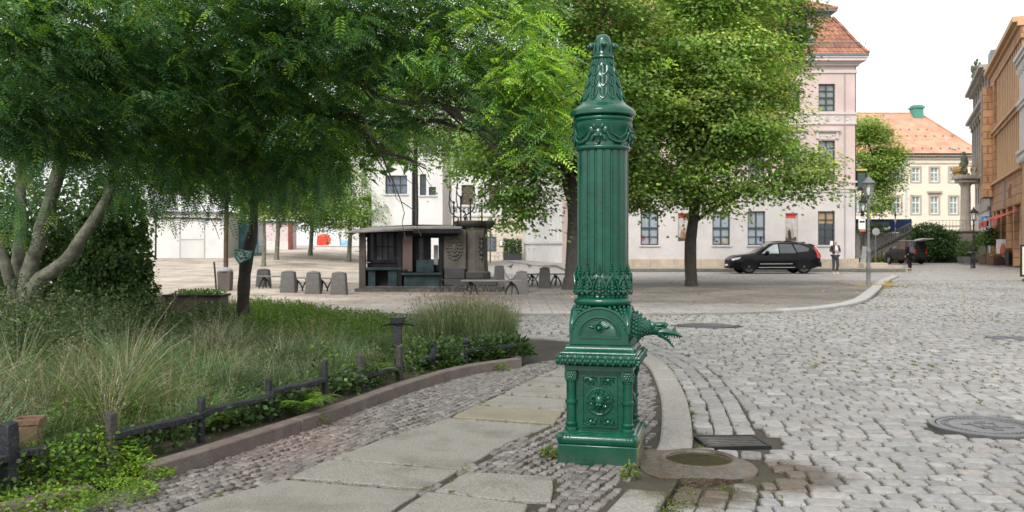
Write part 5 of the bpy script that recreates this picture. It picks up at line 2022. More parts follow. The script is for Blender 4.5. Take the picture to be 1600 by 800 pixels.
# ------------------------------------------------------------------ dark leaning tree in the bed
x, y = gp(379, 515)
wt = thing('weeping_tree', 'dark leaning tree trunk in the bed with a thin hanging crown', 'tree', (x, y, .0))
mb = MB()
tr = [(0, 0, -.05, .145), (.01, 0, .5, .115), (.05, .0, 1.1, .115), (.11, .05, 1.5, .115), (.16, .1, 1.8, .085), (.18, .1, 2.6, .07), (.2, .1, 3.6, .05)]
D_ = resample([p for p in tr], .2)
mb.tube([tuple(p[:3]) for p in D_], [p[3] * rng.uniform(.9, 1.1) for p in D_], 10)
for i in range(14):
 a = rng.uniform(0, 2 * PI)
 s_ = D_[rng.integers(int(len(D_) * .6), len(D_))][:3]
 limb(mb, s_, (s_[0] + 1.4 * math.cos(a) * rng.uniform(.4, 1), s_[1] + 1.0 * math.sin(a), s_[2] + rng.uniform(.1, .9)), .03, .006, .1, 5, .08, 5)
build('trunk', mb, mat('wet_dark_bark', (.028, .02, .015), rough=.8, var=.5, scale=7, bump=1, bscale=18), wt, smooth=60)
parts = []
for i in range(110):
 px_, py_ = rng.uniform(225, 545), rng.uniform(150, 250)
 o = np.array(wp(px_, py_, y + rng.uniform(-1.2, 1.2))) - np.array([x, y, 0])
 nl = 34
 ln_ = rng.uniform(.35, .95) * (1.1 - abs(px_ - 390) / 400)
 t = rng.random(nl)
 P = o + np.stack([.1 * t * math.sin(i), np.zeros(nl), -t * ln_], 1) + rng.normal(0, .035, (nl, 3))
 parts.append(leaves(P, np.stack([rng.normal(0, .5, nl), rng.normal(0, .5, nl), np.full(nl, -1.)], 1), rng.normal(0, 1, (nl, 3)), rng.uniform(.07, .13, nl), rng.uniform(.022, .04, nl), pick(nl, LC, (.4, .35, .2, .05), .22)))
for i in range(70):
 px_, py_ = rng.uniform(230, 560), rng.uniform(120, 270)
 o = np.array(wp(px_, py_, y + rng.uniform(-1., 1.6))) - np.array([x, y, 0])
 nl = 45
 P = o + rng.normal(0, 1, (nl, 3)) * np.array([.3, .3, .14])
 parts.append(leaves(P, rng.normal(0, 1, (nl, 3)) + np.array([0, 0, -.5]), np.array([0, 0, 1.]) + rng.normal(0, .5, (nl, 3)), rng.uniform(.06, .11, nl), rng.uniform(.03, .05, nl), pick(nl, [GREEN, GDARK, FRESH], (.4, .35, .25), .22)))
V, Fq, C = join(*parts)
np_obj('crown', V, Fq, M_leaf, wt, C)
# slim young tree by the bin
x2, y2 = (353 - 800) / F * 30.8, 30.8
broadleaf('young_tree', 'slim straight young tree behind the lidded stone bin', (x2, y2, 0), [(0, 0, 0, .085), (0, 0, 1.5, .075), (.03, 0, 3.2, .07), (.0, 0, 4.6, .05)],
   [(.2, 0, 4.2, 2.4, 1.6, 1.1), (-1.4, 0, 4.0, 1.2, 1.2, .7), (1.8, 0, 3.8, 1.4, 1.2, .8), (3.0, 0, 4.4, 1.4, 1.2, .9)], 240, 56, .11, [GREEN, (.09, .15, .03)], [.6, .4], [(.13, .2, .04)], limbs=10,
   bark=mat('red_brown_bark', (.09, .055, .035), rough=.85, var=.4, scale=8, bump=.8))

# ------------------------------------------------------------------ ivy-covered hedge in the bed
hx, hy = (190 - 800) / F * 13.6, 13.6
hd = thing('hedge', 'dense dark green ivy-covered hedge beside the pale trunks', 'hedge', (hx, hy, .05))
n = 12000
bl = [(0, 0, .55, .45, .45, .62), (.05, 0, 1.2, .36, .4, .5), (-.1, .1, 1.85, .38, .4, .5), (-.35, .1, 1.4, .4, .4, .6), (.28, -.1, .8, .25, .3, .4), (-.5, 0, .7, .45, .4, .7), (-.2, .1, 2.3, .3, .3, .3)]
P, d, r, k = ell_points(bl, n, .72)
P += .05 * np.sin(P[:, [1, 2, 0]] * 9)
V, Fq, C = leaves(P, d * np.array([1, 1, .3]) * .5 + rng.normal(0, .5, (n, 3)) + np.array([0, 0, -.5]), d + rng.normal(0, .4, (n, 3)), rng.uniform(.05, .085, n), rng.uniform(.04, .065, n), pick(n, [IVY, (.05, .11, .025), (.075, .15, .03)], [.4, .4, .2], .25))
np_obj('foliage', V, Fq, M_leaf, hd, C)
mb = MB()
for (cx_, cy_, cz_, a_, b_, c_) in bl:
 limb(mb, (cx_ * .5, cy_ * .5, 0), (cx_, cy_, cz_), .035, .012, 0, 4, .05, 6)
build('stem', mb, M_bark, hd)
bush('shrub', 'grey twiggy shrub behind the ivy hedge by the white wall', 'shrub', ((222 - 800) / F * 16., 16., .05), .36, 1.75, 700, .05, [(.10, .09, .06), OLIVE, (.14, .12, .09)], [.4, .3, .3])
bush('shrub', 'pale thin-leaved shrub in front of the white wall at the back of the square', 'shrub', ((328 - 800) / F * 64, 64, float(gz(-21, 64)) - .05), 1.1, 2.0, 900, .16, [(.2, .23, .14), (.13, .17, .09), (.28, .3, .2)], [.4, .3, .3])
# shrubs standing in the tall grass at the left
for (px, Y, rr, h_, lab) in ((40, 11.2, .85, 1.1, 'dark leafy shrub at the foot of the pale trunks'), (150, 10.6, .75, .95, 'dark bushy shrub in front of the ivy hedge'), (225, 11.6, .6, .85, 'olive bushy shrub just right of the ivy hedge foot'), (-40, 9.6, .8, 1.0, 'grey-green feathery shrub at the left edge of the bed'), (330, 13.2, .55, .62, 'loose olive shrub before the planter trough'), (60, 9.4, .6, .8, 'blue-green shrub in the tall grass left of the middle of the bed')):
 bush('shrub', lab, 'shrub', ((px - 800) / F * Y, Y, .05), rr, h_, 3400, .055, [(.055, .10, .035), (.085, .13, .055), DEEP, (.15, .19, .11)], [.35, .3, .2, .15], 'shrubs in the bed', 10)

# green mass behind the pale trunks
for (px, Y, rr, h_, lab) in ((-40, 17.5, 1.5, 3.1, 'tall dark green bush behind the pale trunks at the left edge'), (70, 18.5, 1.4, 3.0, 'tall dark green bush seen between the pale trunks'), (150, 19.5, 1.1, 2.6, 'dark green bush behind the ivy hedge'), (-150, 15.5, 1.5, 3., 'large dark bush beyond the left edge of the bed')):
 t = thing('tall_bush', lab, 'bush', ((px - 800) / F * Y, Y, .05), 0, 'bushes behind the bed')
 n = 4200
 P, d, r, k = ell_points([(0, 0, h_ * .5, rr, rr * .8, h_ * .5), (.5 * rr, 0, h_ * .7, rr * .6, rr * .5, h_ * .3), (-.5 * rr, .1, h_ * .4, rr * .6, rr * .5, h_ * .4)], n, .5)
 V, Fq, C = leaves(P + rng.normal(0, .07, P.shape), d * np.array([1, 1, .3]) + rng.normal(0, .5, (n, 3)) + np.array([0, 0, -.5]), d + rng.normal(0, .5, (n, 3)), rng.uniform(.08, .15, n), rng.uniform(.05, .1, n), pick(n, [IVY, (.06, .12, .03), (.10, .17, .05)], [.4, .4, .2], .25))
 np_obj('foliage', V, Fq, M_leaf, t, C)
 mb = MB()
 for i in range(5):
  a = rng.uniform(0, 2 * PI)
  limb(mb, (0, 0, -.05), (rr * .5 * math.cos(a), rr * .5 * math.sin(a), h_ * .7), .06, .015, 0, 4, .05, 6)
 build('stem', mb, M_bark, t)
# ================================================================== buildings
M_wframe = mat('green_window_frame', (.028, .05, .052), rough=.45, var=.1)
M_wwhite = mat('white_window_frame', (.7, .7, .68), rough=.45, var=.05)
M_pink = mat('pink_render', (.53, .415, .38), rough=.85, var=.09, scale=.7, bump=.2, bscale=30, dirt=(.44, .35, .32), dscale=.5, damt=.5)
M_pale = mat('pale_render', (.50, .465, .447), rough=.85, var=.08, scale=.8, bump=.2, bscale=30, dirt=(.39, .36, .34), dscale=.45, damt=.6)
M_trim = mat('pale_trim', (.53, .465, .44), rough=.8, var=.08, scale=2)
M_sand = mat('sandstone_base', (.40, .33, .25), rough=.85, var=.2, scale=1.5, bump=.4, bscale=20, dirt=(.25, .21, .17), dscale=.8, damt=.6)
M_wall_white = mat('white_render', (.58, .57, .555), rough=.85, var=.09, scale=.7, dirt=(.43, .42, .39), dscale=.5, damt=.6)
M_wall_off = mat('off_white_render', (.52, .515, .5), rough=.85, var=.06, scale=.5)  # one even off-white, a little darker than the wall render
M_cream = mat('cream_render', (.70, .62, .50), rough=.85, var=.05, scale=.5)
M_creamst = mat('cream_stone', (.62, .54, .45), rough=.85, var=.08, scale=1.2)
M_zinc = mat('zinc', (.12, .14, .155), rough=.45, var=.15)


def tile_mat(name, c1, c2, w, h_, mortar=(.16, .06, .03)):
 m = bpy.data.materials.new(name)
 nt, ns, ln, b = nodes_of(m)
 tc = N(ns, 'ShaderNodeTexCoord')
 ge = N(ns, 'ShaderNodeVectorMath', operation='MULTIPLY')
 ln.new(tc.outputs['Object'], ge.inputs[0])
 ge.inputs[1].default_value = (1, 0, 1)
 sx = N(ns, 'ShaderNodeSeparateXYZ')
 ln.new(tc.outputs['Object'], sx.inputs[0])
 a = N(ns, 'ShaderNodeMath', operation='ADD')
 ln.new(sx.outputs['X'], a.inputs[0])
 ln.new(sx.outputs['Y'], a.inputs[1])
 cb = N(ns, 'ShaderNodeCombineXYZ')
 ln.new(a.outputs[0], cb.inputs['X'])
 ln.new(sx.outputs['Z'], cb.inputs['Y'])
 br = N(ns, 'ShaderNodeTexBrick')
 br.inputs['Scale'].default_value = 1.
 br.inputs['Brick Width'].default_value = w
 br.inputs['Row Height'].default_value = h_
 br.inputs['Mortar Size'].default_value = h_ * .08
 br.inputs['Mortar Smooth'].default_value = .8
 br.inputs['Color1'].default_value = (*c1, 1)
 br.inputs['Color2'].default_value = (*c2, 1)
 br.inputs['Mortar'].default_value = (*mortar, 1)
 ln.new(cb.outputs[0], br.inputs['Vector'])
 no = N(ns, 'ShaderNodeTexNoise', i_Scale=.8, i_Detail=6.)
 ln.new(tc.outputs['Object'], no.inputs['Vector'])
 r = N(ns, 'ShaderNodeMapRange')
 r.inputs[1].default_value, r.inputs[2].default_value = .3, .7
 r.inputs[3].default_value, r.inputs[4].default_value = .75, 1.25
 ln.new(no.outputs['Fac'], r.inputs[0])
 vm = N(ns, 'ShaderNodeVectorMath', operation='SCALE')
 ln.new(br.outputs['Color'], vm.inputs[0])
 ln.new(r.outputs[0], vm.inputs['Scale'])
 ln.new(vm.outputs[0], b.inputs['Base Color'])
 b.inputs['Roughness'].default_value = .75
 bp = N(ns, 'ShaderNodeBump')
 bp.inputs['Strength'].default_value = .7
 bp.inputs['Distance'].default_value = .04
 ln.new(br.outputs['Fac'], bp.inputs['Height'])
 bp.invert = True
 ln.new(bp.outputs[0], b.inputs['Normal'])
 return m


M_tile = tile_mat('red_roof_tiles', (.37, .165, .10), (.28, .115, .07), .28, .30, (.12, .05, .035))
M_tile2 = tile_mat('terracotta_tiles', (.56, .30, .20), (.51, .265, .175), .3, .2, (.36, .19, .125))


class Wall:
 def __init__(s, O, U, Nn):
  s.O, s.U, s.N = Vector(O), Vector(U).normalized(), Vector(Nn).normalized()

 def p(s, u, v, n=0.):
  return s.O + s.U * u + Vector((0, 0, v)) + s.N * n

 def box(s, mb, u0, u1, v0, v1, n0, n1):
  mb.obox(s.p(u0, v0, n0), s.U * (u1 - u0), s.N * (n1 - n0), Vector((0, 0, v1 - v0)))


def window(parent, w, hole, depth, fm, pm, nx=2, ny=2, fw=.07, rows=None, name='window', sill=None, label=None):
 u0, u1, v0, v1 = hole
 mb = MB()
 n0, n1 = -depth + .012, -depth + .075
 w.box(mb, u0, u0 + fw, v0, v1, n0, n1)
 w.box(mb, u1 - fw, u1, v0, v1, n0, n1)
 w.box(mb, u0 + fw, u1 - fw, v0, v0 + fw, n0, n1)
 w.box(mb, u0 + fw, u1 - fw, v1 - fw, v1, n0, n1)
 for i in range(1, nx):
  c = u0 + (u1 - u0) * i / nx
  w.box(mb, c - fw * .5, c + fw * .5, v0 + fw, v1 - fw, n0 + .002, n1 + .004)
 ys_ = rows if rows is not None else [i / ny for i in range(1, ny)]
 for k, t in enumerate(ys_):
  t_, f_ = (t if isinstance(t, tuple) else (t, fw * .5))
  c = v0 + (v1 - v0) * t_
  w.box(mb, u0 + fw, u1 - fw, c - f_, c + f_, n0 + .004, n1 + .009)
 o = build(name, mb, fm, parent, world=True, smooth=0, label=label)
 q = MB().face(w.p(u0, v0, -depth), w.p(u1, v0, -depth), w.p(u1, v1, -depth), w.p(u0, v1, -depth))
 build('pane', q, pm, o, world=True, smooth=0)
 if sill is not None:
  q = MB()
  w.box(q, u0 - .08, u1 + .08, v0 - .09, v0 - .003, -.02, .09)
  build('sill', q, sill, o, world=True, smooth=0)
 return o


# ---------------------------------------------------------------- pink corner building
PBX0, PBX1, PBY = 3.9, 21.5, 56.
pb = thing('corner_building', 'three-storey pink corner building with red mansard roof and pale ground floor', 'building', (PBX0, PBY, 0))
w = Wall((PBX0, PBY, 0), (1, 0, 0), (0, -1, 0))
Wd = PBX1 - PBX0


def pxu(px):
 return (px - 800) / F * PBY - PBX0


gcols = [(1015, 1.12), (1127, 1.1), (1182, 1.1), (1291.5, 1.06)]
posters = [(1070, .85), (1237, .78)]
G_h = [(pxu(c) - a / 2, pxu(c) + a / 2, 1.5, 3.62) for c, a in gcols]
P_h = [(pxu(c) - a / 2, pxu(c) + a / 2, 1.72, 3.5) for c, a in posters]
ucols = [905, 960, 1015, 1070, 1127, 1182, 1237, 1292]
F1 = [(pxu(c) - .52, pxu(c) + .52, 5.58, 8.05) for c in ucols]
F2 = [(pxu(c) - .52, pxu(c) + .52, 9.86, 11.58) for c in ucols]
mb = MB()
mb.wall(w.p(0, .1), w.U, w.N, Wd, 4.72, [(a, b_, c - .1, d - .1) for a, b_, c, d in G_h + P_h], .2)
build('ground_floor_wall', mb, M_pale, pb, world=True, smooth=0)
mb = MB()
mb.wall(w.p(0, 5.15), w.U, w.N, Wd, 7.55, [(a, b_, c - 5.15, d - 5.15) for a, b_, c, d in F1 + F2], .22)
mb.obox((PBX1, PBY, .1), (0, 14, 0), (-.05, 0, 0), (0, 0, 12.6))
mb.obox((PBX0, PBY + 13.95, .1), (Wd - .06, 0, 0), (0, .05, 0), (0, 0, 12.6))
mb.obox((PBX0, PBY + .01, .1), (.05, 0, 0), (0, 13.9, 0), (0, 0, 12.6))
build('wall', mb, M_pink, pb, world=True, smooth=0)
mb = MB()
w.box(mb, -.02, Wd + .02, 4.82, 5.15, -.05, .06)
w.box(mb, -.05, Wd + .05, 5.0, 5.15, .06, .12)
w.box(mb, -.05, Wd + .05, 5.40, 5.52, .002, .07)
w.box(mb, -.03, Wd + .03, 9.04, 9.14, .002, .08)
w.box(mb, -.03, Wd + .03, 9.66, 9.80, .002, .10)
w.box(mb, -.02, Wd + .02, 9.14, 9.66, .002, .03)
for c in ucols:     # hoods over the first-floor windows
 u = pxu(c)
 w.box(mb, u - .82, u + .82, 8.62, 8.72, .002, .22)
 w.box(mb, u - .75, u + .75, 8.54, 8.62, .002, .15)
 w.box(mb, u - .62, u + .62, 8.12, 8.50, .002, .035)
 for s_ in (-1, 1):
  w.box(mb, u + s_ * .62 - .07, u + s_ * .62 + .07, 8.15, 8.54, .004, .12)
build('string_course', mb, M_trim, pb, world=True, smooth=0)
# scroll ornament in the frieze
mb = MB()
u = .3
k = 0
while u < Wd - .3:
 if k % 3 == 1:
  mb.tube([w.p(u + .16 * math.cos(a), 9.40 + .16 * math.sin(a), .035) for a in np.linspace(0, 2 * PI, 9)], .035, 5, False)
  mb.ball(w.p(u, 9.40, .035), .07, 7, 5)
 else:
  s_ = 1 if k % 3 == 0 else -1
  mb.tube([w.p(u + s_ * (.26 - .022 * i) * math.cos(.75 * i), 9.40 + (.2 - .018 * i) * math.sin(.75 * i), .035) for i in range(10)], .032, 5)
 u += .62
 k += 1
for c in ucols:
 u = pxu(c)
 for i in range(5):
  mb.ball(w.p(u - .4 + i * .2, 8.31 + .05 * math.sin(i * 2), .04), (.09, .04, .08), 7, 5)
build('frieze_ornament', mb, M_trim, pb, world=True)
mb = MB()      # sandstone base in blocks
u = 0.
while u < Wd - .05:
 L_ = min(rng.uniform(.9, 1.7), Wd + .06 - u)
 w.box(mb, u, u + L_ - .012, .05, .62 + (.03 if rng.random() < .2 else 0), -.05, .08 + rng.uniform(0, .02))
 u += L_
mb.obox((PBX1 - .02, PBY + .01, .05), (.1, 0, 0), (0, 13.9, 0), (0, 0, .57))
w.box(mb, Wd - .55, Wd + .12, .05, .66, -.04, .14)
build('base_course', mb, M_sand, pb, world=True, smooth=0)
mb = MB()      # moulded cornice with return on the corner
for k, (z0, z1, o_) in enumerate(((12.25, 12.45, .08), (12.7, 12.85, .16), (12.85, 12.95, .28), (12.95, 13.13, .5), (13.13, 13.22, .56))):
 mb.box(PBX0 - .02, PBX1 + o_, PBY - o_, PBY + 14, z0, z1)
build('cornice', mb, M_trim, pb, world=True, smooth=0)
mb = MB()
mb.box(PBX0, PBX1 + .60, PBY - .60, PBY + 14, 13.222, 13.36)
mb.box(PBX0, PBX1 - 1.15, PBY + 1.15, PBY + 13, 16.02, 16.36)
mb.box(PBX0, PBX1 - .85, PBY + .85, PBY + 13, 16.362, 16.5)
build('gutter', mb, M_zinc, pb, world=True, smooth=0)


def mansard(prof):
 vs, fs = [], []
 for (o_, z) in prof:
  vs += [(PBX0, PBY - o_, z), (PBX1 + o_, PBY - o_, z), (PBX1 + o_, PBY + 14, z), (PBX0, PBY + 14, z)]
 for i in range(len(prof) - 1):
  for j in range(3):
   q = j + 1
   fs.append((i * 4 + j, i * 4 + q, i * 4 + 4 + q, i * 4 + 4 + j))
 return vs, fs


mb = MB().add(*mansard([(.58, 13.36), (.3, 13.7), (.0, 14.15), (-.35, 14.75), (-.65, 15.3), (-.9, 15.7), (-1.1, 16.03)]))
mb.add(*mansard([(-.83, 16.5), (-1.6, 17.0), (-3.2, 17.8), (-5.8, 18.9)]))
rf = build('roof', mb, M_tile, pb, world=True, smooth=0)
mb = MB()
mb.tube([(PBX1 + .58, PBY - .58, 13.42), (PBX1 + .3, PBY - .3, 13.78), (PBX1, PBY, 14.22), (PBX1 - .35, PBY + .35, 14.82), (PBX1 - .65, PBY + .65, 15.36), (PBX1 - 1.08, PBY + 1.08, 16.02)], .1, 6)
mb.tube([(PBX1 - .85, PBY + .85, 16.55), (PBX1 - 3.2, PBY + 3.2, 17.85), (PBX1 - 5.8, PBY + 5.8, 18.95)], .1, 6)
build('ridge_tiles', mb, M_tile, rf, world=True)
mb = MB()
for (xx, zz) in ((13.88, .42),):
 mb.tube([(PBX0, PBY - .38, 13.95), (PBX1 + .2, PBY - .38, 13.95)], .02, 5)
 mb.tube([(PBX0, PBY - .36, 14.1), (PBX1 + .2, PBY - .36, 14.1)], .02, 5)
 for i in range(20):
  x_ = PBX0 + i * .95
  mb.bar((x_, PBY - .2, 13.75), (x_, PBY - .38, 14.12), .03)
build('snow_guard', mb, M_zinc, pb, world=True, smooth=0)
dm = MB()
dm.box(PBX1 - .9, PBX1 + .35, PBY + 2.2, PBY + 4.2, 13.75, 15.1)
d_ = build('dormer', dm, M_zinc, pb, world=True, smooth=0)
dm = MB()
dm.prism([(PBX1 - 1.2, PBY + 2.0, 15.35), (PBX1 + .5, PBY + 2.0, 14.95), (PBX1 + .5, PBY + 2.0, 15.05), (PBX1 - 1.2, PBY + 2.0, 15.45)], (0, 2.4, 0))
build('dormer_roof', dm, M_tile, d_, world=True, smooth=0)
for xx in (-3.3, -8.5):
 dm = MB()
 dm.box(PBX1 + xx - .6, PBX1 + xx + .6, PBY - .1, PBY + 2, 13.9, 15.35)
 d_ = build('dormer', dm, M_pale, pb, world=True, smooth=0)
 build('pane', MB().box(PBX1 + xx - .42, PBX1 + xx + .42, PBY - .12, PBY - .09, 14.1, 15.1), M_glass, d_, world=True, smooth=0)
M_curtain = mat('drawn_curtain', (.17, .19, .18), rough=.15, var=.4, scale=1.3, spec=.7)
M_blind = mat('brown_blind', (.33, .22, .13), rough=.4, var=.15, scale=2)
for hh in F1:
 window(pb, w, hh, .2, M_wframe, M_curtain, 2, 2, .07, rows=[(.33, .02), (.62, .05), (.82, .02)])
for hh in F2:
 window(pb, w, hh, .2, M_wframe, M_curtain, 2, 2, .07, rows=[(.25, .02), (.5, .05), (.75, .02)])
STK = [[((.1, .2, .1, .32), (.35, .03, .03)), ((.2, .26, .12, .24), (.2, .14, .08)), ((.14, .2, .32, .4), (.35, .3, .22)), ((.55, .62, .1, .2), (.35, .12, .04)), ((.3, .42, .78, .92), (.02, .2, .22)), ((.33, .4, .72, .78), (.5, .4, .05))],
  [((.08, .2, .1, .22), (.15, .09, .05)), ((.18, .36, .08, .14), (.06, .04, .03)), ((.28, .34, .16, .24), (.35, .3, .2)), ((.6, .85, .1, .2), (.5, .3, .08)), ((.75, .9, .18, .26), (.2, .25, .1)), ((.6, .68, .04, .1), (.4, .1, .05)), ((.55, .75, .74, .86), (.3, .16, .1)), ((.72, .84, .8, .95), (.08, .05, .04))],
  [((.12, .34, .72, .84), (.3, .2, .1)), ((.16, .3, .82, .94), (.06, .06, .07)), ((.2, .28, .62, .72), (.1, .15, .2)), ((.74, .86, .08, .28), (.01, .03, .2)), ((.78, .83, .28, .34), (.35, .25, .2)), ((.7, .75, .1, .2), (.02, .05, .25)), ((.86, .9, .05, .12), (.3, .05, .03))], None]
SHM = {}


def colm(c):
 if c not in SHM:
  SHM[c] = mat('print_colour', c, rough=.5, var=.25, scale=6)
 return SHM[c]


for hh, st in zip(G_h, STK):
 pm = M_glass_grey if st else M_shop_dark
 o = window(pb, w, hh, .2, M_wframe, pm, 2, 2, .075, rows=[(.25, .02), (.5, .06)] if st else [(.25, .02), (.5, .06), (.75, .02)], sill=M_trim)
 if st:
  for (a, b_, c, d), cl in st:
   mb = MB()
   U0, V0, WW, HH = hh[0], hh[2], hh[1] - hh[0], hh[3] - hh[2]
   cx_, cy_ = (a + b_) / 2, (c + d) / 2
   ra, rb = (b_ - a) / 2, (d - c) / 2
   mb.prism([w.p(U0 + WW * (cx_ + ra * math.cos(t) * (1 + .18 * math.sin(3 * t))), V0 + HH * (cy_ + rb * math.sin(t) * (1 + .15 * math.cos(2 * t))), -.197) for t in np.linspace(0, 2 * PI, 12, endpoint=False)], w.N * .003)
   build('window_sticker', mb, colm(cl), o, world=True, smooth=0)
 else:
  q = MB()
  w.box(q, hh[0] + .08, hh[0] + .49, hh[2] + 1.35, hh[3] - .1, -.196, -.19)
  w.box(q, hh[0] + .57, hh[1] - .08, hh[2] + 1.35, hh[3] - .1, -.196, -.19)
  build('blind', q, M_blind, o, world=True, smooth=0)
for hh, seed in zip(P_h, (1, 2)):
 U0, V0, WW, HH = hh[0], hh[2], hh[1] - hh[0], hh[3] - hh[2]
 mb = MB()
 w.box(mb, hh[0], hh[1], hh[2], hh[3], -.2, -.16)
 o = build('poster', mb, colm((.42, .40, .38)), pb, world=True, smooth=0)
 r2 = np.random.default_rng(seed)
 blobs = [((.1, .9, .82, .98), (.55, .05, .03)), ((.05, .95, .02, .16), (.07, .04, .03))]
 for i in range(9):
  cx_ = r2.uniform(.15, .85)
  hgt = r2.uniform(.2, .42)
  blobs.append(((cx_ - .1, cx_ + .1, .1, .1 + hgt), [(.05, .04, .04), (.2, .09, .05), (.28, .16, .09), (.02, .02, .03), (.3, .25, .2)][r2.integers(0, 5)]))
  blobs.append(((cx_ - .05, cx_ + .05, .1 + hgt, .18 + hgt), (.4, .25, .17)))
 for k, ((a, b_, c, d), cl) in enumerate(blobs):
  mb = MB()
  cx_, cy_, ra, rb = (a + b_) / 2, (c + d) / 2, (b_ - a) / 2, (d - c) / 2
  mb.prism([w.p(U0 + WW * (cx_ + ra * math.cos(t)), V0 + HH * (cy_ + rb * math.sin(t)), -.16 + .0015 * k) for t in np.linspace(PI / 8, 2 * PI + PI / 8, 8 if k > 1 else 4, endpoint=False)] if k > 1 else
     [w.p(U0 + WW * x_, V0 + HH * y_, -.16) for x_, y_ in ((a, c), (b_, c), (b_, d), (a, d))], w.N * .002)
  build('printed_shape', mb, colm(cl), o, world=True, smooth=0)
# corner fittings
mb = MB()
mb.tube([(PBX1 - .72, PBY - .06, .6), (PBX1 - .72, PBY - .06, 12.2)], .03, 6)
build('lightning_rod', mb, mat('grey_cable', (.3, .27, .26), rough=.6), pb, world=True)
# raised pavement and steps in front
M_pave = mat('grey_flags', (.27, .255, .235), rough=.75, var=.2, scale=1.2, dirt=(.17, .15, .12), dscale=.7, damt=.5)
struct(build('footway', MB().prism([(3.2, 52.4, 0), (22.6, 52.4, 0), (22.6, 70.5, 0), (3.2, 70.5, 0)], (0, 0, .105)), M_pave, smooth=0))
struct(build('footway_kerb', MB().prism([(3.2, 52.1, -.05), (22.9, 52.1, -.05), (22.9, 52.395, -.05), (3.2, 52.395, -.05)], (0, 0, .17)), mat('mossy_kerb', (.13, .125, .10), rough=.8, var=.3, scale=2, dirt=(.09, .10, .04), dscale=.5, damt=.7), smooth=0))
st = thing('stone_steps', 'low stone steps at the corner of the pink building', 'steps', (21.6, 55.4, .1))
build('upper_step', MB().box(0, 1.5, -.4, .9, 0, .3), M_sand, st, bevel=.02)
build('lower_step', MB().box(.2, 2.2, -.9, -.42, -.05, .16), M_sand, st, bevel=.02)

# ---------------------------------------------------------------- white side wing, seen along its front
a_, b_ = Vector((4.8, 65, 0)), Vector((1.1, 84, 0))
U_ = (a_ - b_).normalized()
N_ = Vector((-U_.y, U_.x, 0)) * (1 if (-U_.y) < 0 else -1)
N_ = Vector((U_.y, -U_.x, 0))
if N_.dot(-a_) < 0:
 N_ = -N_
Ln = (a_ - b_).length
ws = thing('side_wing', 'long white building front with narrow tall windows running away left of the pump', 'building', tuple(b_))
w2 = Wall(b_, U_, N_)
mb = MB()
hol = [(1.0 + i * 1.35, 1.0 + i * 1.35 + .62, 2.0, 5.6) for i in range(13)]
hol2 = [(2.0, 2.5, .5, 1.2), (4.2, 4.7, .5, 1.2)]
mb.wall(b_, U_, N_, Ln, 9., hol + hol2, .25)
mb.obox(b_ - N_ * .3, U_ * Ln, -N_ * 5, Vector((0, 0, 9)))
build('wall', mb, M_wall_white, ws, world=True, smooth=0)
mb = MB()
w2.box(mb, 0, Ln, 1.62, 1.82, .002, .1)
w2.box(mb, 0, Ln, 5.9, 6.1, .002, .12)
for i in range(14):
 w2.box(mb, .55 + i * 1.35, .75 + i * 1.35, 1.82, 5.9, .002, .08)
build('pilasters', mb, M_wall_off, ws, world=True, smooth=0)
for hh in hol:
 window(ws, w2, hh, .24, M_wwhite, M_glass_grey, 1, 4, .05)
for hh in hol2:
 window(ws, w2, hh, .24, M_wwhite, M_glass, 1, 1, .05)
struct(build('footway', MB().prism([tuple(b_ + N_ * 2.2 + Vector((0, 0, -.05))), tuple(a_ + N_ * 3.2 + Vector((.2, -2, -.05))), tuple(a_ + Vector((0, 0, -.05))), tuple(b_ + Vector((0, 0, -.05)))], (0, 0, .15)), M_pave, smooth=0))

# ---------------------------------------------------------------- cream house with shop sign
ch = thing('shop_house', 'cream house with rusticated ground floor and lettering above, right behind the stone fountain', 'building', (-6.6, 85, 0))
w3 = Wall((-6.6, 85, 0), (1, 0, 0), (0, -1, 0))
S3 = F / 85


def h3(px0, px1, py0, py1):
 return ((px0 - 800) / S3 + 6.6, (px1 - 800) / S3 + 6.6, 1.5 + (383 - py1) / S3, 1.5 + (383 - py0) / S3)


hol = [h3(721, 740, 289, 320), h3(692, 698, 300, 320), h3(764, 781, 289, 320)]
mb = MB().wall((-6.6, 85, 0), w3.U, w3.N, 8.2, 13., hol, .25)
mb.box(-6.6, 1.6, 85.3, 93, 0, 13)
build('wall', mb, M_wall_white, ch, world=True, smooth=0)
mb = MB()
w3.box(mb, 0, 8.2, .02, 4.2, .003, .06)
for i in range(8):
 w3.box(mb, 0, 8.2, .5 + i * .46, .5 + i * .46 + .41, .06, .085)
build('rusticated_front', mb, M_creamst, ch, world=True, smooth=0)
mb = MB()
w3.box(mb, -.05, 8.25, 4.2, 4.36, .003, .2)
w3.box(mb, -.05, 8.25, 5.15, 5.28, .003, .16)
build('string_course', mb, M_wall_off, ch, world=True, smooth=0)
M_red_frame = mat('brown_window_frame', (.08, .05, .045), rough=.5)
for hh in hol:
 window(ch, w3, hh, .22, M_red_frame, mat('brown_pane', (.10, .075, .07), rough=.15, var=.3, scale=.8), 2, 2, .09, rows=[(.62, .05)])


def text_mesh(name, s, size, M, m, parent=None, ext=.01, world=True, space=1.0):
 cu = bpy.data.curves.new('tmp_text', 'FONT')
 cu.body = s
 cu.size = size
 cu.extrude = ext
 cu.space_character = space
 cu.align_x = 'CENTER'
 cu.align_y = 'CENTER'
 to = bpy.data.objects.new('tmp_text', cu)
 COL.objects.link(to)
 dg = bpy.context.evaluated_depsgraph_get()
 me = bpy.data.meshes.new_from_object(to.evaluated_get(dg))
 bpy.data.objects.remove(to)
 bpy.data.curves.remove(cu)
 T = M
 if world and parent is not None:
  T = WM[parent].inverted() @ M
 me.transform(T)
 me.materials.clear()
 return mesh_obj(name, me, m, parent)


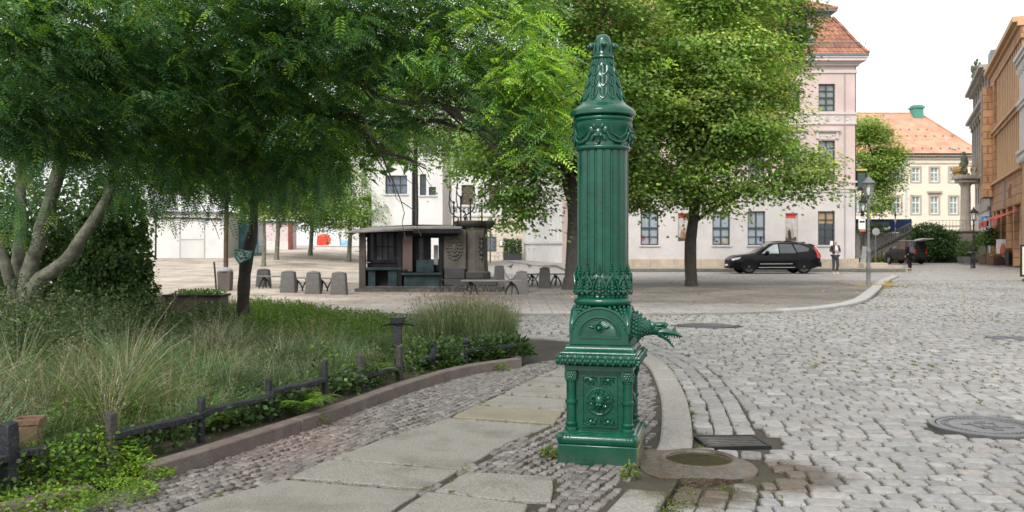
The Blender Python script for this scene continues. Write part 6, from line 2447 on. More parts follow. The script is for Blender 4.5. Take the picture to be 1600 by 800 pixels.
Mt = Matrix.Translation((-6.6 + 2.2, 85 - .03, 4.76)) @ Matrix.Rotation(PI / 2, 4, 'X')
text_mesh('lettering', 'FRISEUR', .62, Mt, M_dark, ch, .02, space=1.5)
# board, frame, hedge trough in front
bd = thing('menu_board', 'tall dark slate menu board on the cream shop front', 'menu board', (-2.0, 84.86, 0))
build('board', MB().box(-.48, .48, -.05, 0, .98, 2.3), mat('slate', (.06, .068, .08), rough=.6, var=.3, scale=5), bd)
mb = MB()
for i in range(9):
 mb.box(-.38, .38 - .12 * (i % 3), -.056, -.05, 1.1 + i * .13, 1.135 + i * .13)
build('chalk_lines', mb, mat('chalk', (.3, .32, .34), rough=.8), bd, smooth=0)
bd = thing('notice_case', 'small pale framed notice case on the cream wall beside the slate board', 'notice case', (-.85, 84.86, 0))
build('frame', MB().box(-.38, .38, -.06, 0, 1.4, 2.0), mat('ochre_wood', (.32, .24, .13), rough=.6), bd)
build('sheet', MB().box(-.3, .3, -.066, -.06, 1.47, 1.93), M_white, bd, smooth=0)
tr = thing('hedge_trough', 'clipped green hedge in a dark trough by the white side wing', 'hedge', (.05, 83.2, 0))
build('trough', MB().sqlathe([(.85, 0), (.9, .75), (.84, .75), (.84, .6)], asp=.4), mat('anthracite', (.035, .038, .042), rough=.5), tr, bevel=.01)
n = 1500
V, Fq, C = leaves(np.stack([rng.uniform(-.85, .85, n), rng.uniform(-.35, .35, n), .7 + rng.random(n) * 1.35], 1) + rng.normal(0, .06, (n, 3)), rng.normal(0, 1, (n, 3)), rng.normal(0, 1, (n, 3)), rng.uniform(.1, .2, n), rng.uniform(.08, .14, n), pick(n, [(.06, .12, .03), (.09, .17, .04), IVY], [.4, .3, .3], .25))
np_obj('hedge_leaves', V, Fq, M_leaf, tr, C)
build('stem', MB().tube([(0, 0, .6), (0, 0, 1.6)], .05, 6), M_bark, tr)
# cafe chairs in front of the board
for i, (x_, lab) in enumerate(((-2.6, 'pale folding café chair left of the slate board'), (-1.45, 'pale folding café chair right of the slate board'))):
 cch = thing('cafe_chair', lab, 'chair', (x_, 83.6, 0), R(20 - 50 * i), 'café chairs before the cream shop')
 mc = mat('pale_metal', (.35, .34, .32), rough=.5) if i == 0 else mc
 for s_ in (-1, 1):
  q = MB().tube([(s_ * .2, -.22, 0), (s_ * .2, .2, .5), (s_ * .2, .26, .88)], .018, 6)
  build('side_frame', q, mc, cch)
  build('leg', MB().tube([(s_ * .18, .24, 0), (s_ * .18, -.18, .44)], .016, 6), mc, cch)
 build('seat', MB().box(-.2, .2, -.2, .2, .44, .465), mc, cch)
 build('backrest', MB().box(-.2, .2, .24, .26, .66, .86), mc, cch)

# ---------------------------------------------------------------- white house behind the kiosk
WH = 60.
SW = F / WH
wh = thing('white_house', 'tall white rendered house with dark windows directly behind the kiosk', 'building', (-9.4, WH, 0))
w4 = Wall((-9.4, WH, 0), (1, 0, 0), (0, -1, 0))


def h4(px0, px1, py0, py1):
 return ((px0 - 800) / SW + 9.4, (px1 - 800) / SW + 9.4, 1.5 + (383 - py1) / SW, 1.5 + (383 - py0) / SW)


hol = [h4(602, 636, 274, 303), h4(656, 666, 272, 305), h4(670, 681, 292, 305), h4(602, 636, 205, 240), h4(655, 683, 205, 240)]
mb = MB().wall((-9.4, WH, 0), w4.U, w4.N, 4.75, 12.5, hol, .3)
mb.box(-9.4, -4.65, WH + .32, WH + 9, 0, 12.5)
build('wall', mb, M_wall_white, wh, world=True, smooth=0)
for i, hh in enumerate(hol):
 window(wh, w4, hh, .28, M_wframe, mat('blue_grey_glass', (.10, .13, .17), rough=.08, var=.5, scale=1.2, spec=.7) if i == 0 else M_glass, 3 if i == 0 else 2, 2, .05, sill=M_wall_off)
mb = MB()
w4.box(mb, -.1, 4.85, 12.5, 12.75, -.3, .35)
build('cornice', mb, M_wall_off, wh, world=True, smooth=0)
mb = MB()
mb.prism([(-9.5, WH - .3, 12.75), (-4.5, WH - .3, 12.75), (-4.5, WH + 4.4, 16.), (-9.5, WH + 4.4, 16.)], (0, 0, .15))
build('roof', mb, M_tile, wh, world=True, smooth=0)
# paler house further left behind
ph = thing('pale_house', 'pale white house further back, left of the tall white house', 'building', (-17.3, 88, 1.0))
w5 = Wall((-17.3, 88, 1.0), (1, 0, 0), (0, -1, 0))
hol = [(2.45, 3.1, 6.1, 8.2), (.6, 1.3, 6.1, 8.2), (4.2, 4.9, 6.1, 8.2)]
mb = MB().wall((-17.3, 88, 1.), w5.U, w5.N, 5.6, 11.5, hol, .25)
mb.box(-17.3, -11.7, 88.3, 94, 1, 12.5)
build('wall', mb, M_wall_white, ph, world=True, smooth=0)
for hh in hol:
 window(ph, w5, hh, .24, M_wwhite, M_glass, 1, 2, .06)
build('roof', MB().prism([(-17.5, 87.7, 12.5), (-11.5, 87.7, 12.5), (-11.5, 91, 14.), (-17.5, 91, 14.)], (0, 0, .15)), M_tile, ph, world=True, smooth=0)

# ---------------------------------------------------------------- low things at the far left of the square
g0 = float(gz(-22.5, 62))
ga_ = thing('garage', 'low white rendered garage with faint door lines at the left of the square', 'building', (-25.3, 62, g0 - .3))
mb = MB().box(0, 5.4, 0, 5, 0, 3.4)
build('wall', mb, M_wall_white, ga_, smooth=0)
mb = MB()
mb.box(-.15, 5.6, -.2, 5.2, 3.402, 3.52)
build('roof', mb, mat('grey_felt', (.2, .2, .19), rough=.9), ga_, smooth=0)
mb = MB()
for (x0, x1, z0, z1) in ((2.3, 2.36, .3, 2.9), (4.0, 4.05, .3, 3.1), (2.36, 4.0, 1.55, 1.62), (2.5, 3.9, 2.84, 2.9)):
 mb.box(x0, x1, -.03, -.002, z0, z1)
build('door_frame', mb, mat('worn_grey', (.35, .34, .32), rough=.8), ga_, smooth=0)
build('door', MB().box(2.36, 3.98, -.012, -.002, .3, 1.55), M_wall_off, ga_, smooth=0)
mb = MB()
mb.tube([(.2, -.1, 3.25), (.8, -.12, 3.05), (2.3, -.1, 3.08), (5.2, -.1, 3.0)], .05, 6)
build('hose', mb, M_dark, ga_)
gd = float(gz(-20, 66))
td = thing('glass_booth', 'teal glass booth between two slim trunks at the back of the square', 'booth', (-19.3, 66, gd - .1))
build('frame', MB().sqlathe([(.85, 0), (.85, .15), (.8, .15), (.8, 2.55), (.9, 2.55), (.9, 2.7)]), mat('teal_frame', (.03, .09, .10), rough=.4), td, smooth=0)
mg_ = mat('teal_glass', (.05, .14, .16), rough=.1, var=.4, scale=1.5, spec=.8)
build('front_pane', MB().box(-.74, .74, -.812, -.802, .25, 2.45), mg_, td, smooth=0)
build('side_pane', MB().box(.802, .812, -.74, .74, .25, 2.45), mg_, td, smooth=0)
sh = thing('shed', 'small pale pink shed with a red-brown door post at the back of the square', 'shed', (-21.2, 76, float(gz(-20, 76)) - .2))
build('wall', MB().box(0, 2.2, 0, 3, 0, 2.5), mat('pale_pink_render', (.56, .46, .47), rough=.85, var=.06), sh, smooth=0)
build('base', MB().box(-.02, 2.22, -.03, -.002, 0, .9), M_wall_white, sh, smooth=0)
build('roof', MB().box(-.1, 2.6, -.2, 3.2, 2.502, 2.62), M_dark, sh, smooth=0)
build('door', MB().box(2.22, 2.55, -.05, .3, .2, 2.4), mat('red_brown', (.16, .035, .02), rough=.6, var=.4), sh, smooth=0)
gm = float(gz(-16.5, 78))
X_ = lambda px, Y: (px - 800) / F * Y
# a stall under red and white covers
stl = thing('market_stall', 'market stall under a red and orange cover at the back of the square', 'stall', (X_(506, 78), 78, gm))
mb = MB()
mb.add([(-.55, -.4, .35), (.5, -.4, .25), (.62, .4, .6), (-.5, .5, .9), (-.5, -.35, 1.15), (.1, -.4, 1.0), (.55, .3, .95), (-.4, .5, 1.3), (.2, 0, 1.32)],
  [(0, 1, 5, 4), (1, 2, 6, 5), (2, 3, 7, 6), (3, 0, 4, 7), (4, 5, 8), (5, 6, 8), (6, 7, 8), (7, 4, 8)])
build('cover', mb, mat('red_tarp', (.62, .05, .02), rough=.5, var=.3, scale=2, dirt=(.75, .25, .02), dscale=1.5, damt=.9), stl)
for sx_, sy_ in ((-1, -1), (1, -1), (1, 1), (-1, 1)):
 build('leg', MB().box(sx_ * .45 - .03, sx_ * .45 + .03, sy_ * .35 - .03, sy_ * .35 + .03, 0, .6), M_dark, stl)
stl = thing('covered_stall', 'white tarpaulin-covered stall right of the red stall', 'stall', (X_(524, 78), 78, gm))
mb = MB()
mb.add([(-.6, -.4, .15), (.5, -.4, .1), (.55, .4, .2), (-.5, .5, .2), (-.2, -.3, 1.0), (.3, -.3, 1.5), (.35, .3, 1.4), (-.2, .4, 1.1)], [(0, 1, 5, 4), (1, 2, 6, 5), (2, 3, 7, 6), (3, 0, 4, 7), (4, 5, 6, 7)])
build('tarpaulin', mb, mat('white_tarp', (.68, .68, .68), rough=.6, var=.12, scale=2), stl)
build('base', MB().box(-.5, .45, -.35, .35, 0, .16), M_dark, stl)
stl = thing('tarpaulin_crate', 'light blue covered crate beside the white covered stall', 'crate', (X_(541, 78), 78, gm))
build('cover', MB().sqlathe([(.44, 0), (.42, .62), (.34, .74), (.1, .78)], asp=.8), mat('blue_tarp', (.22, .42, .58), rough=.5, var=.2, scale=3), stl, bevel=.03, seg=2)
build('base', MB().box(-.46, .46, -.36, .36, -.05, .06), M_dark, stl)
lw = thing('low_wall', 'low white wall at the far edge of the sandy square', 'wall', (X_(490, 76), 76.5, gm - .2))
build('wall', MB().box(0, 6.4, 0, .4, 0, .42), M_wall_white, lw, bevel=.03)
build('coping', MB().box(-.05, 6.45, -.05, .45, .422, .5), M_wall_off, lw, bevel=.02)
for (px, Y, hgt, lab) in ((243, 60, 3.7, 'dark slim post at the left corner of the white garage'),):
 po = thing('post', lab, 'post', (X_(px, Y), Y, float(gz(X_(px, Y), Y))))
 build('shaft', MB().tube([(0, 0, 0), (.05, 0, hgt)], [.07, .05], 8), M_dark, po)
 build('collar', MB().lathe([(.1, 0), (.1, .12), (.07, .14)], 10), M_dark, po)

# ---------------------------------------------------------------- terrace, far house
M_retain = mat('stained_retaining_wall', (.17, .15, .125), rough=.9, var=.3, scale=.8, bump=.5, bscale=10, dirt=(.07, .06, .05), dscale=.5, damt=.7)
te = thing('retaining_wall', 'stained stone retaining wall below the cream house', 'wall', (34.8, 80, 0))
build('wall', MB().box(0, 8.2, 0, .5, -.1, 2.62), M_retain, te, smooth=0)
build('coping', MB().box(-.05, 8.25, -.08, .58, 2.622, 2.75), M_stone_dark, te, smooth=0)
struct(build('terrace', MB().box(30.5, 75, 80.5, 150, 0, 2.60), M_pave, smooth=0))
fh = thing('cream_house', 'long cream house with terracotta hipped roof and white windows at the end of the street', 'building', (36, 112, 2.6))
FY = 112.
SF = F / FY
w6 = Wall((36, FY, 2.6), (1, 0, 0), (0, -1, 0))


def h6(c, wpx, py0, py1):
 u = (c - 800) / SF - 36
 return (u - wpx / SF / 2, u + wpx / SF / 2, 1.5 + (383 - py1) / SF - 2.6, 1.5 + (383 - py0) / SF - 2.6)


cols6 = [1311, 1341, 1371, 1401, 1431, 1460, 1490]
hol = [h6(c, 12.5, 262, 284) for c in cols6] + [h6(c, 12.5, 307, 334) for c in cols6]
mb = MB().wall(w6.O, w6.U, w6.N, 22.2, 10.2, hol, .2)
mb.box(36, 58.2, FY + .25, FY + 16, 2.6, 12.8)
build('wall', mb, M_cream, fh, world=True, smooth=0)
M_stoneband = mat('grey_stone_surround', (.40, .34, .28), rough=.85, var=.1)
for i, hh in enumerate(hol):
 o = window(fh, w6, hh, .17, M_wwhite, mat('pale_green_curtain', (.22, .27, .25), rough=.15, var=.4, scale=.9, spec=.6) if i == 0 else bpy.data.materials['pale_green_curtain'], 2, 3, .10, rows=[(.33, .03), (.64, .07)])
 q = MB()
 for (a, b_, c, d) in ((hh[0] - .22, hh[0] - .004, hh[2] - .15, hh[3] + .2), (hh[1] + .004, hh[1] + .22, hh[2] - .15, hh[3] + .2), (hh[0] - .004, hh[1] + .004, hh[3] + .004, hh[3] + .2), (hh[0] - .004, hh[1] + .004, hh[2] - .15, hh[2] - .004)):
  w6.box(q, a, b_, c, d, .002, .06)
 if i == 12:
  w6.box(q, hh[0] - .4, hh[1] + .4, hh[3] + .45, hh[3] + .68, .002, .3)
  w6.box(q, hh[0] - .25, hh[1] + .25, hh[3] + .21, hh[3] + .45, .002, .08)
 build('surround', q, M_stoneband, o, world=True, smooth=0)
mb = MB()
w6.box(mb, -.1, 22.3, 9.05, 9.2, .002, .08)
w6.box(mb, -.1, 22.3, 9.62, 9.85, .002, .18)
for i in range(56):
 w6.box(mb, i * .4, i * .4 + .2, 9.85, 10.0, .002, .26)
w6.box(mb, -.3, 22.5, 10.0, 10.2, -.2, .45)
w6.box(mb, 0, 22.2, 1.25, 1.4, .002, .08)
build('cornice', mb, M_stoneband, fh, world=True, smooth=0)
mb = MB()
mb.tube([w6.p(22.5, 10.26, .5), w6.p(-.3, 10.26, .5)], .09, 6)
build('gutter', mb, M_dark, fh, world=True)
mb = MB()
u_ = (1415.5 - 800) / SF - 36
mb.tube([w6.p(u_, 10.1, .4), w6.p(u_, 9.4, .12), w6.p(u_, 0, .12)], .09, 6)
build('downpipe', mb, mat('pale_pipe', (.55, .56, .58), rough=.5), fh, world=True)
x0, x1, y0, y1 = 35.5, 58.7, FY - .5, FY + 16.5
zr = 1.5 + (383 - 178) / SF * 1.075
rx1 = X_(1437, FY + 8)
mb = MB().add([(x0, y0, 12.85), (x1, y0, 12.85), (x1, y1, 12.85), (x0, y1, 12.85), (x0, FY + 8, zr), (rx1, FY + 8, zr)], [(0, 1, 5, 4), (1, 2, 5), (2, 3, 4, 5), (3, 0, 4)])
rf = build('roof', mb, M_tile2, fh, world=True, smooth=0)
q = MB()
q.tube([(x0, FY + 8, zr + .03), (rx1, FY + 8, zr + .03), (x1, y0, 12.9)], .13, 6)
build('ridge_tiles', q, M_tile2, rf, world=True)
q = MB()
for (r_, nn_, off) in ((.12, 16, 0), (.42, 15, .4), (.58, 13, .1), (.93, 9, .3)):
 for i in range(nn_):
  xx = 40 + i * 1.15 + off
  yy, zz = y0 + (FY + 8 - y0) * r_, 12.85 + (zr - 12.85) * r_
  if xx < x1 - (x1 - rx1) * r_ - .4:
   q.cbox((xx, yy - .05, zz + .06), (.16, .22, .09), rx=.6)
build('vent_tiles', q, M_tile, rf, world=True, smooth=0)
q = MB()
for px_ in (1402, 1493):
 xx = X_(px_, FY)
 q.cbox((xx, y0 + .9, 12.85 + (zr - 12.85) * .11 + .08), (.4, .5, .1), rx=.62)
build('skylight', q, M_glass_grey, rf, world=True, smooth=0)
q = MB()
cx_ = X_(1430, FY + 8)
q.sqlathe([(.66, zr - 1.1), (.64, zr + .45), (.78, zr + .6), (.8, zr + .78), (.6, zr + .85), (.58, zr + 1.0), (.2, zr + 1.08)], (cx_, FY + 7.6, 0))
build('chimney', q, mat('green_copper', (.06, .24, .17), rough=.6, var=.2, scale=2), rf, world=True, smooth=0)

# steps up to the terrace with iron railing
stp = thing('outdoor_stairs', 'stone stairs with dark iron railing climbing behind the lamp post', 'stairs', (30.6, 78.6, 0))
mb = MB()
for i in range(15):
 mb.box(i * .30, i * .30 + .302, 0, 1.5, -.1 if i else -.1, .16 * (i + 1))
build('steps', mb, M_stone_dark, stp, smooth=0)
mb = MB()
for s_ in (0,):
 mb.tube([(-.1, -.06, 1.25), (4.5, -.06, 3.5)], .045, 6)
 mb.tube([(-.1, -.06, .55), (4.5, -.06, 2.85)], .03, 6)
 for i in range(24):
  x_ = i * .19
  mb.bar((x_, -.06, .25 + x_ * .5), (x_, -.06, 1.28 + x_ * .489), .03)
  if i % 2 == 0:
   mb.tube([(x_ + .09 * math.cos(a), -.06, .95 + x_ * .495 + .12 * math.sin(a)) for a in np.linspace(0, 2 * PI, 9)], .015, 4, False)
build('railing', mb, mat('grey_iron', (.10, .10, .10), rough=.5), stp, smooth=0)
mb = MB().prism([(-.2, -.02, 0), (4.6, -.02, 0), (4.6, -.02, 2.42), (4.4, -.02, 2.42), (-.2, -.02, .12)], (0, -.02, 0))
build('side_wall', mb, mat('mossy_rubble', (.11, .095, .07), rough=.9, var=.5, scale=1.8, bump=1, bscale=6, dirt=(.07, .085, .03), dscale=1.2, damt=.8), stp, smooth=0)


def leaf_mound(name, label, cat, loc, ell, n, size, cols, w_, group=None):
 t = thing(name, label, cat, loc, 0, group)
 P, d, r, k = ell_points(ell, n, .72)
 P[:, 2] = np.abs(P[:, 2])
 V, Fq, C = leaves(P + rng.normal(0, size * .5, P.shape), d * np.array([1, 1, .4]) + rng.normal(0, .6, (n, 3)) + np.array([0, 0, -.4]), d + rng.normal(0, .5, (n, 3)), size * rng.uniform(.7, 1.3, n), size * .7 * rng.uniform(.7, 1.2, n), pick(n, cols, w_, .25))
 np_obj('foliage', V, Fq, M_leaf, t, C)
 mb = MB()
 for e in ell:
  limb(mb, (e[0] * .3, e[1] * .3, -.05), (e[0], e[1], e[2]), .06, .02, 0, 4, .05, 6)
 build('stem', mb, M_bark, t)
 return t


leaf_mound('large_bush', 'big rounded dark green bush hanging over the retaining wall behind the van', 'bush', (36.5, 78.9, 0), [(0, 0, 1.9, 2.0, 1.0, 1.5), (-1.0, 0, 1.2, 1.1, .9, 1.1), (1.4, 0, 1.6, 1.3, .9, 1.2), (.2, 0, 2.6, 1.4, .9, .8), (2.2, .6, 2.3, .9, .8, .6)], 6500, .2, [(.045, .095, .03), (.03, .065, .02), (.07, .13, .04)], [.45, .3, .25])
leaf_mound('hedge', 'dark hedge at the top of the stairs behind the pink building corner', 'hedge', (31.6, 80.9, 2.0), [(0, 0, .6, 1.2, .5, .9), (1.2, 0, .7, 1.2, .5, .8)], 1600, .17, [GDARK, (.05, .08, .03)], [.6, .4])
leaf_mound('low_planting', 'low green plants along the foot of the retaining wall', 'plants', (39.6, 79.4, 0), [(0, 0, .1, 1.6, .35, .5), (1.6, 0, .1, .8, .35, .4), (-1.8, 0, .1, .8, .3, .35)], 1200, .15, [(.06, .11, .03), IVY], [.5, .5])
leaf_mound('low_planting', 'low yellow-green plants at the foot of the outdoor stairs', 'plants', (33.2, 78.2, 0), [(0, 0, .1, 1.1, .25, .6), (-1.2, 0, .1, .7, .25, .5)], 900, .14, [(.13, .15, .03), (.09, .12, .03)], [.5, .5])
bt = thing('blue_hoarding', 'dark blue hoarding with a white animal shape on the terrace', 'hoarding', (32.3, 84.5, 2.6))
build('panel', MB().box(0, 5.4, 0, .06, .1, 1.35), mat('navy_paint', (.012, .03, .085), rough=.45, var=.3, scale=1), bt, smooth=0)
build('upper_band', MB().box(.6, 3.3, -.02, -.002, .75, 1.1), mat('grey_blue_paint', (.10, .12, .17), rough=.45), bt, smooth=0)
mb = MB()
mb.ball((2.9, -.03, .38), (.35, .02, .16), 10, 6)
mb.ball((3.25, -.03, .55), (.14, .02, .14), 8, 5)
build('white_shape', mb, M_white, bt)
for x_ in (.05, 2.7, 5.3):
 build('post', MB().box(x_ - .04, x_ + .04, .062, .14, 0, 1.4), M_dark, bt, smooth=0)
for (px, lab) in ((1399, 'blue and white banded sign post on the terrace by the stairs'),):
 sp_ = thing('sign_post', lab, 'sign post', (X_(px, 82), 82, 2.6))
 build('pole', MB().tube([(0, 0, 0), (0, 0, 1.9)], .06, 8), colm((.25, .28, .45)), sp_)
 for k in range(3):
  build('band', MB().lathe([(.09, .55 + k * .5), (.09, .8 + k * .5)], 10), colm((.03, .06, .3)) if k != 1 else M_white, sp_)

# ---------------------------------------------------------------- the right-hand side of the street
SD = Vector((.394, .919, 0)).normalized()
SN = Vector((-SD.y, SD.x, 0))
P0 = Vector((34., 60., 0))


def sp_pt(t, n=0., z=0.):
 return P0 + SD * t + SN * n + Vector((0, 0, z))


def ochre_mat():
 m = tile_mat('ochre_stone_panels', (.41, .225, .11), (.34, .185, .085), 1.1, .62, (.2, .1, .05))
 return m


M_ochre = ochre_mat()
M_ochre2 = mat('ochre_trim', (.45, .275, .145), rough=.7, var=.1, scale=1)
M_ochre3 = mat('ochre_fluted', (.29, .165, .08), rough=.75, var=.2, scale=1)
ob = thing('ochre_building', 'ochre stone shop building with rows of upright pilasters and red awnings on the right', 'building', tuple(sp_pt(-1.)))
w7 = Wall(sp_pt(-1.), SD, SN)
W7 = 20.8
mb = MB()
w7.box(mb, 0, W7, 0, 16.0, -12, -.5)
build('wall', mb, M_ochre3, ob, world=True, smooth=0)
mb = MB()
w7.box(mb, 0, W7, 4.3, 6.75, -.5, .0)
w7.box(mb, 0, W7, 10.6, 11.4, -.5, .05)
w7.box(mb, 0, W7, 15.2, 16.0, -.5, .05)
w7.box(mb, W7 - .9, W7, 6.75, 15.2, -.5, .08)
w7.box(mb, W7 - 3.4, W7 - 2.2, 6.75, 15.2, -.5, .08)
for (a, b_) in ((0, .7), (4.2, 5.2), (8.6, 9.4), (12.4, 13.4), (16.2, 17.), (18.6, W7)):
 w7.box(mb, a, b_, 0, 4.3, -.5, -.02)
build('stone_front', mb, M_ochre, ob, world=True, smooth=0)
mb = MB()
t = .2
while t < W7 - 4:
 for z0, z1 in ((6.75, 10.6), (11.4, 15.2)):
  w7.box(mb, t, t + .5, z0, z1, -.5, -.06)
 t += 1.12
build('pilasters', mb, M_ochre2, ob, world=True, smooth=0)
mb = MB()
w7.box(mb, -.1, W7 + .1, 6.55, 6.75, .002, .22)
w7.box(mb, -.1, W7 + .1, 10.9, 11.1, .052, .2)
w7.box(mb, -.1, W7 + .15, 16.0, 16.25, -.5, .25)
w7.box(mb, -.1, W7 + .25, 16.252, 16.6, -.5, .55)
build('cornice', mb, M_ochre2, ob, world=True, smooth=0)
# oriel at the far corner
mb = MB()
w7.box(mb, W7 - 2.2, W7 + .9, 5.6, 15.0, .0, .75)
build('oriel', mb, M_ochre, ob, world=True, smooth=0)
t = .7
for z0, z1 in ((6.75, 10.6), (11.4, 15.2)):
 for i in range(13):
  q = MB()
  w7.box(q, .7 + i * 1.12, .7 + i * 1.12 + .62, z0, z1, -.49, -.42)
  build('window', q, M_shop_dark, ob, world=True, smooth=0)
for z0, z1 in ((6.9, 10.2), (10.9, 11.3), (11.9, 14.6)):
 q = MB()
 w7.box(q, W7 - 1.3, W7 - .3, z0, z1, .752, .78)
 build('dark_louvre', q, mat('dark_slats', (.045, .042, .045), rough=.5, var=.3, scale=8), ob, world=True, smooth=0)
for (a, b_) in ((.8, 4.1), (5.3, 8.5), (9.5, 12.3), (13.5, 16.1), (17.1, 18.5)):
 q = MB()
 w7.box(q, a, b_, .1, 4.2, -.49, -.4)
 o = build('shop_window', q, M_shop_dark, ob, world=True, smooth=0)
 q = MB()
 for k in range(4):
  c = a + (b_ - a) * k / 3
  w7.box(q, c - .05, c + .05, .1, 4.2, -.4, -.34)
 w7.box(q, a, b_, 2.9, 3.0, -.4, -.345)
 build('frame', q, M_white if a > 17 or a < 1 else M_red_frame, o, world=True, smooth=0)
mred = mat('red_awning', (.45, .06, .05), rough=.7, var=.15)
for (a, b_) in ((9.4, 12.4), (13.4, 16.2), (2.0, 4.2)):
 q = MB()
 q.prism([w7.p(a, 3.95, .02), w7.p(a, 3.35, 1.3), w7.p(a, 2.85, 1.32), w7.p(a, 2.85, 1.29), w7.p(a, 3.31, 1.27), w7.p(a, 3.88, .02)], SD * (b_ - a))
 build('awning', q, mred, ob, world=True, smooth=0)
mb = MB()
for i in range(4):
 w7.box(mb, 5.8 + i * .5, 6.1 + i * .5, 5.0 + .3 * (i % 2), 5.9 - .1 * i, .002, .05)
build('faded_relief', mb, mat('brown_relief', (.22, .12, .07), rough=.8), ob, world=True, smooth=0)
q = MB()
w7.box(q, 9.6, 11., 4.5, 6.3, .002, .06)
build('grey_panel', q, mat('grey_panel_paint', (.16, .14, .14), rough=.6, var=.3, scale=3), ob, world=True, smooth=0)
mb = MB()
w7.box(mb, 1, 8, 16.62, 17.6, -6, -2)
w7.box(mb, 9.8, 11, 16.62, 18.3, -4, -3)
build('attic', mb, mat('grey_attic', (.28, .26, .24), rough=.8), ob, world=True, smooth=0)
# the near ornate bay
on = thing('ornate_building', 'pale ornate plastered oriel at the extreme right edge', 'building', tuple(sp_pt(-10)))
w8 = Wall(sp_pt(-12), SD, SN)
mb = MB()
w8.box(mb, 0, 10.95, 0, 15.5, -10, -.3)
w8.box(mb, 0, 11.4, 7.6, 13.6, -.3, .1)
build('wall', mb, mat('pale_stone_plaster', (.52, .50, .47), rough=.85, var=.1, scale=1), on, world=True, smooth=0)
mb = MB()
for (z0, o_) in ((7.2, .1), (7.45, .2), (10.4, .12), (10.65, .2), (13.1, .12), (13.35, .25), (13.6, .35)):
 w8.box(mb, 0, 11.4 + .1, z0, z0 + .24, .102, .1 + o_)
for i in range(10):
 mb.ball(w8.p(.4 + i * 1.2, 7.1, .1), (.2, .2, .3), 8, 6)
 mb.ball(w8.p(.4 + i * 1.2, 12.9, .12), (.18, .18, .3), 8, 6)
build('ornate_cornice', mb, mat('pale_plaster_ornament', (.50, .49, .48), rough=.8, var=.15), on, world=True)
mb = MB()
w8.box(mb, 0, 10.95, 0, 7.1, -.3, -.02)
build('shop_front', mb, M_ochre2, on, world=True, smooth=0)

# grey building
M_greyst = mat('grey_sandstone', (.31, .285, .255), rough=.85, var=.18, scale=.7, bump=.3, bscale=10, dirt=(.17, .15, .13), dscale=.5, damt=.6)
M_palest = mat('pale_grey_plaster', (.50, .48, .46), rough=.85, var=.08, scale=.6)
gb = thing('grey_building', 'tall weathered grey stone building with heavy cornices beyond the ochre building', 'building', tuple(sp_pt(20.2)))
w9 = Wall(sp_pt(20.2), SD, SN)
W9 = 17.
rowsz = [(1.2, 4.2), (5.6, 7.4), (8.6, 10.8), (11.4, 13.4), (15.0, 16.3)]
hol = []
for z0, z1 in rowsz:
 for i in range(6):
  hol.append((1.0 + i * 2.7, 2.3 + i * 2.7, z0, z1))
mb = MB().wall(w9.O, w9.U, w9.N, W9, 17.0, hol, .35)
w9.box(mb, 0, W9, 0, 17.0, -12, -.38)
mb.obox(w9.p(W9, 0, 0), SD * .05, -SN * 12, Vector((0, 0, 17)))
build('wall', mb, M_greyst, gb, world=True, smooth=0)
for hh in hol:
 window(gb, w9, hh, .33, M_wwhite if hh[2] > 14 else M_wframe, M_glass, 2, 2, .08)
mb = MB()
for (z0, z1, o_) in ((4.6, 4.9, .25), (7.9, 8.2, .35), (13.8, 14.1, .5), (14.1, 14.4, .85), (16.9, 17.15, .55), (17.15, 17.4, .9)):
 w9.box(mb, -.05, W9 + o_, z0, z1, .002, o_)
for i in range(7):
 w9.box(mb, .1 + i * 2.7, .7 + i * 2.7, 8.2, 13.8, .002, .3)
 w9.box(mb, .1 + i * 2.7, .7 + i * 2.7, 14.4, 16.9, .002, .2)
 w9.box(mb, .0 + i * 2.7, .8 + i * 2.7, 13.3, 13.8, .302, .42)
build('cornice', mb, M_greyst, gb, world=True, smooth=0)
mb = MB()
w9.box(mb, 0, W9 + .05, .02, 4.6, .002, .1)
build('ground_floor_front', mb, M_palest, gb, world=True, smooth=0)
mb = MB()
for (a, z, s_) in ((4.5, 17.4, 1.5), (9.5, 17.4, 1.1)):
 w9.box(mb, a, a + s_ * 1.8, z, z + s_ * 1.4, -3, -.4)
w9.box(mb, 1.4, 2.4, 17.4, 20.2, -3, -2)
build('dormer', mb, M_zinc, gb, world=True, smooth=0)
mb = MB()
mb.prism([w9.p(-.02, 17.4, -.5), w9.p(-.02, 17.4, -11.5), w9.p(-.02, 20.4, -6)], SD * W9)
build('roof', mb, M_zinc, gb, world=True, smooth=0)
stt = thing('roof_statue', 'green-tinged statue standing on the cornice of the grey building', 'statue', tuple(w9.p(11.8, 17.4, .3)))
mb = MB().lathe([(.5, 0), (.5, .5), (.35, .55), (.35, .8)], 8)
build('pedestal', mb, M_greyst, stt, smooth=0)
mb = MB()
for (c, r) in (((0, 0, 1.2), (.34, .3, .5)), ((.05, 0, 1.75), (.38, .3, .35)), ((0, 0, 2.3), (.2, .2, .24)), ((-.35, 0, 1.7), (.16, .16, .4)), ((.4, 0, 2.0), (.15, .15, .42)), ((.15, 0, 2.6), (.12, .12, .15)), ((-.2, .1, 1.0), (.2, .2, .3))):
 mb.ball(c, r, 9, 6)
build('figure', mb, mat('verdigris_stone', (.07, .085, .05), rough=.8, var=.4, scale=4), stt)

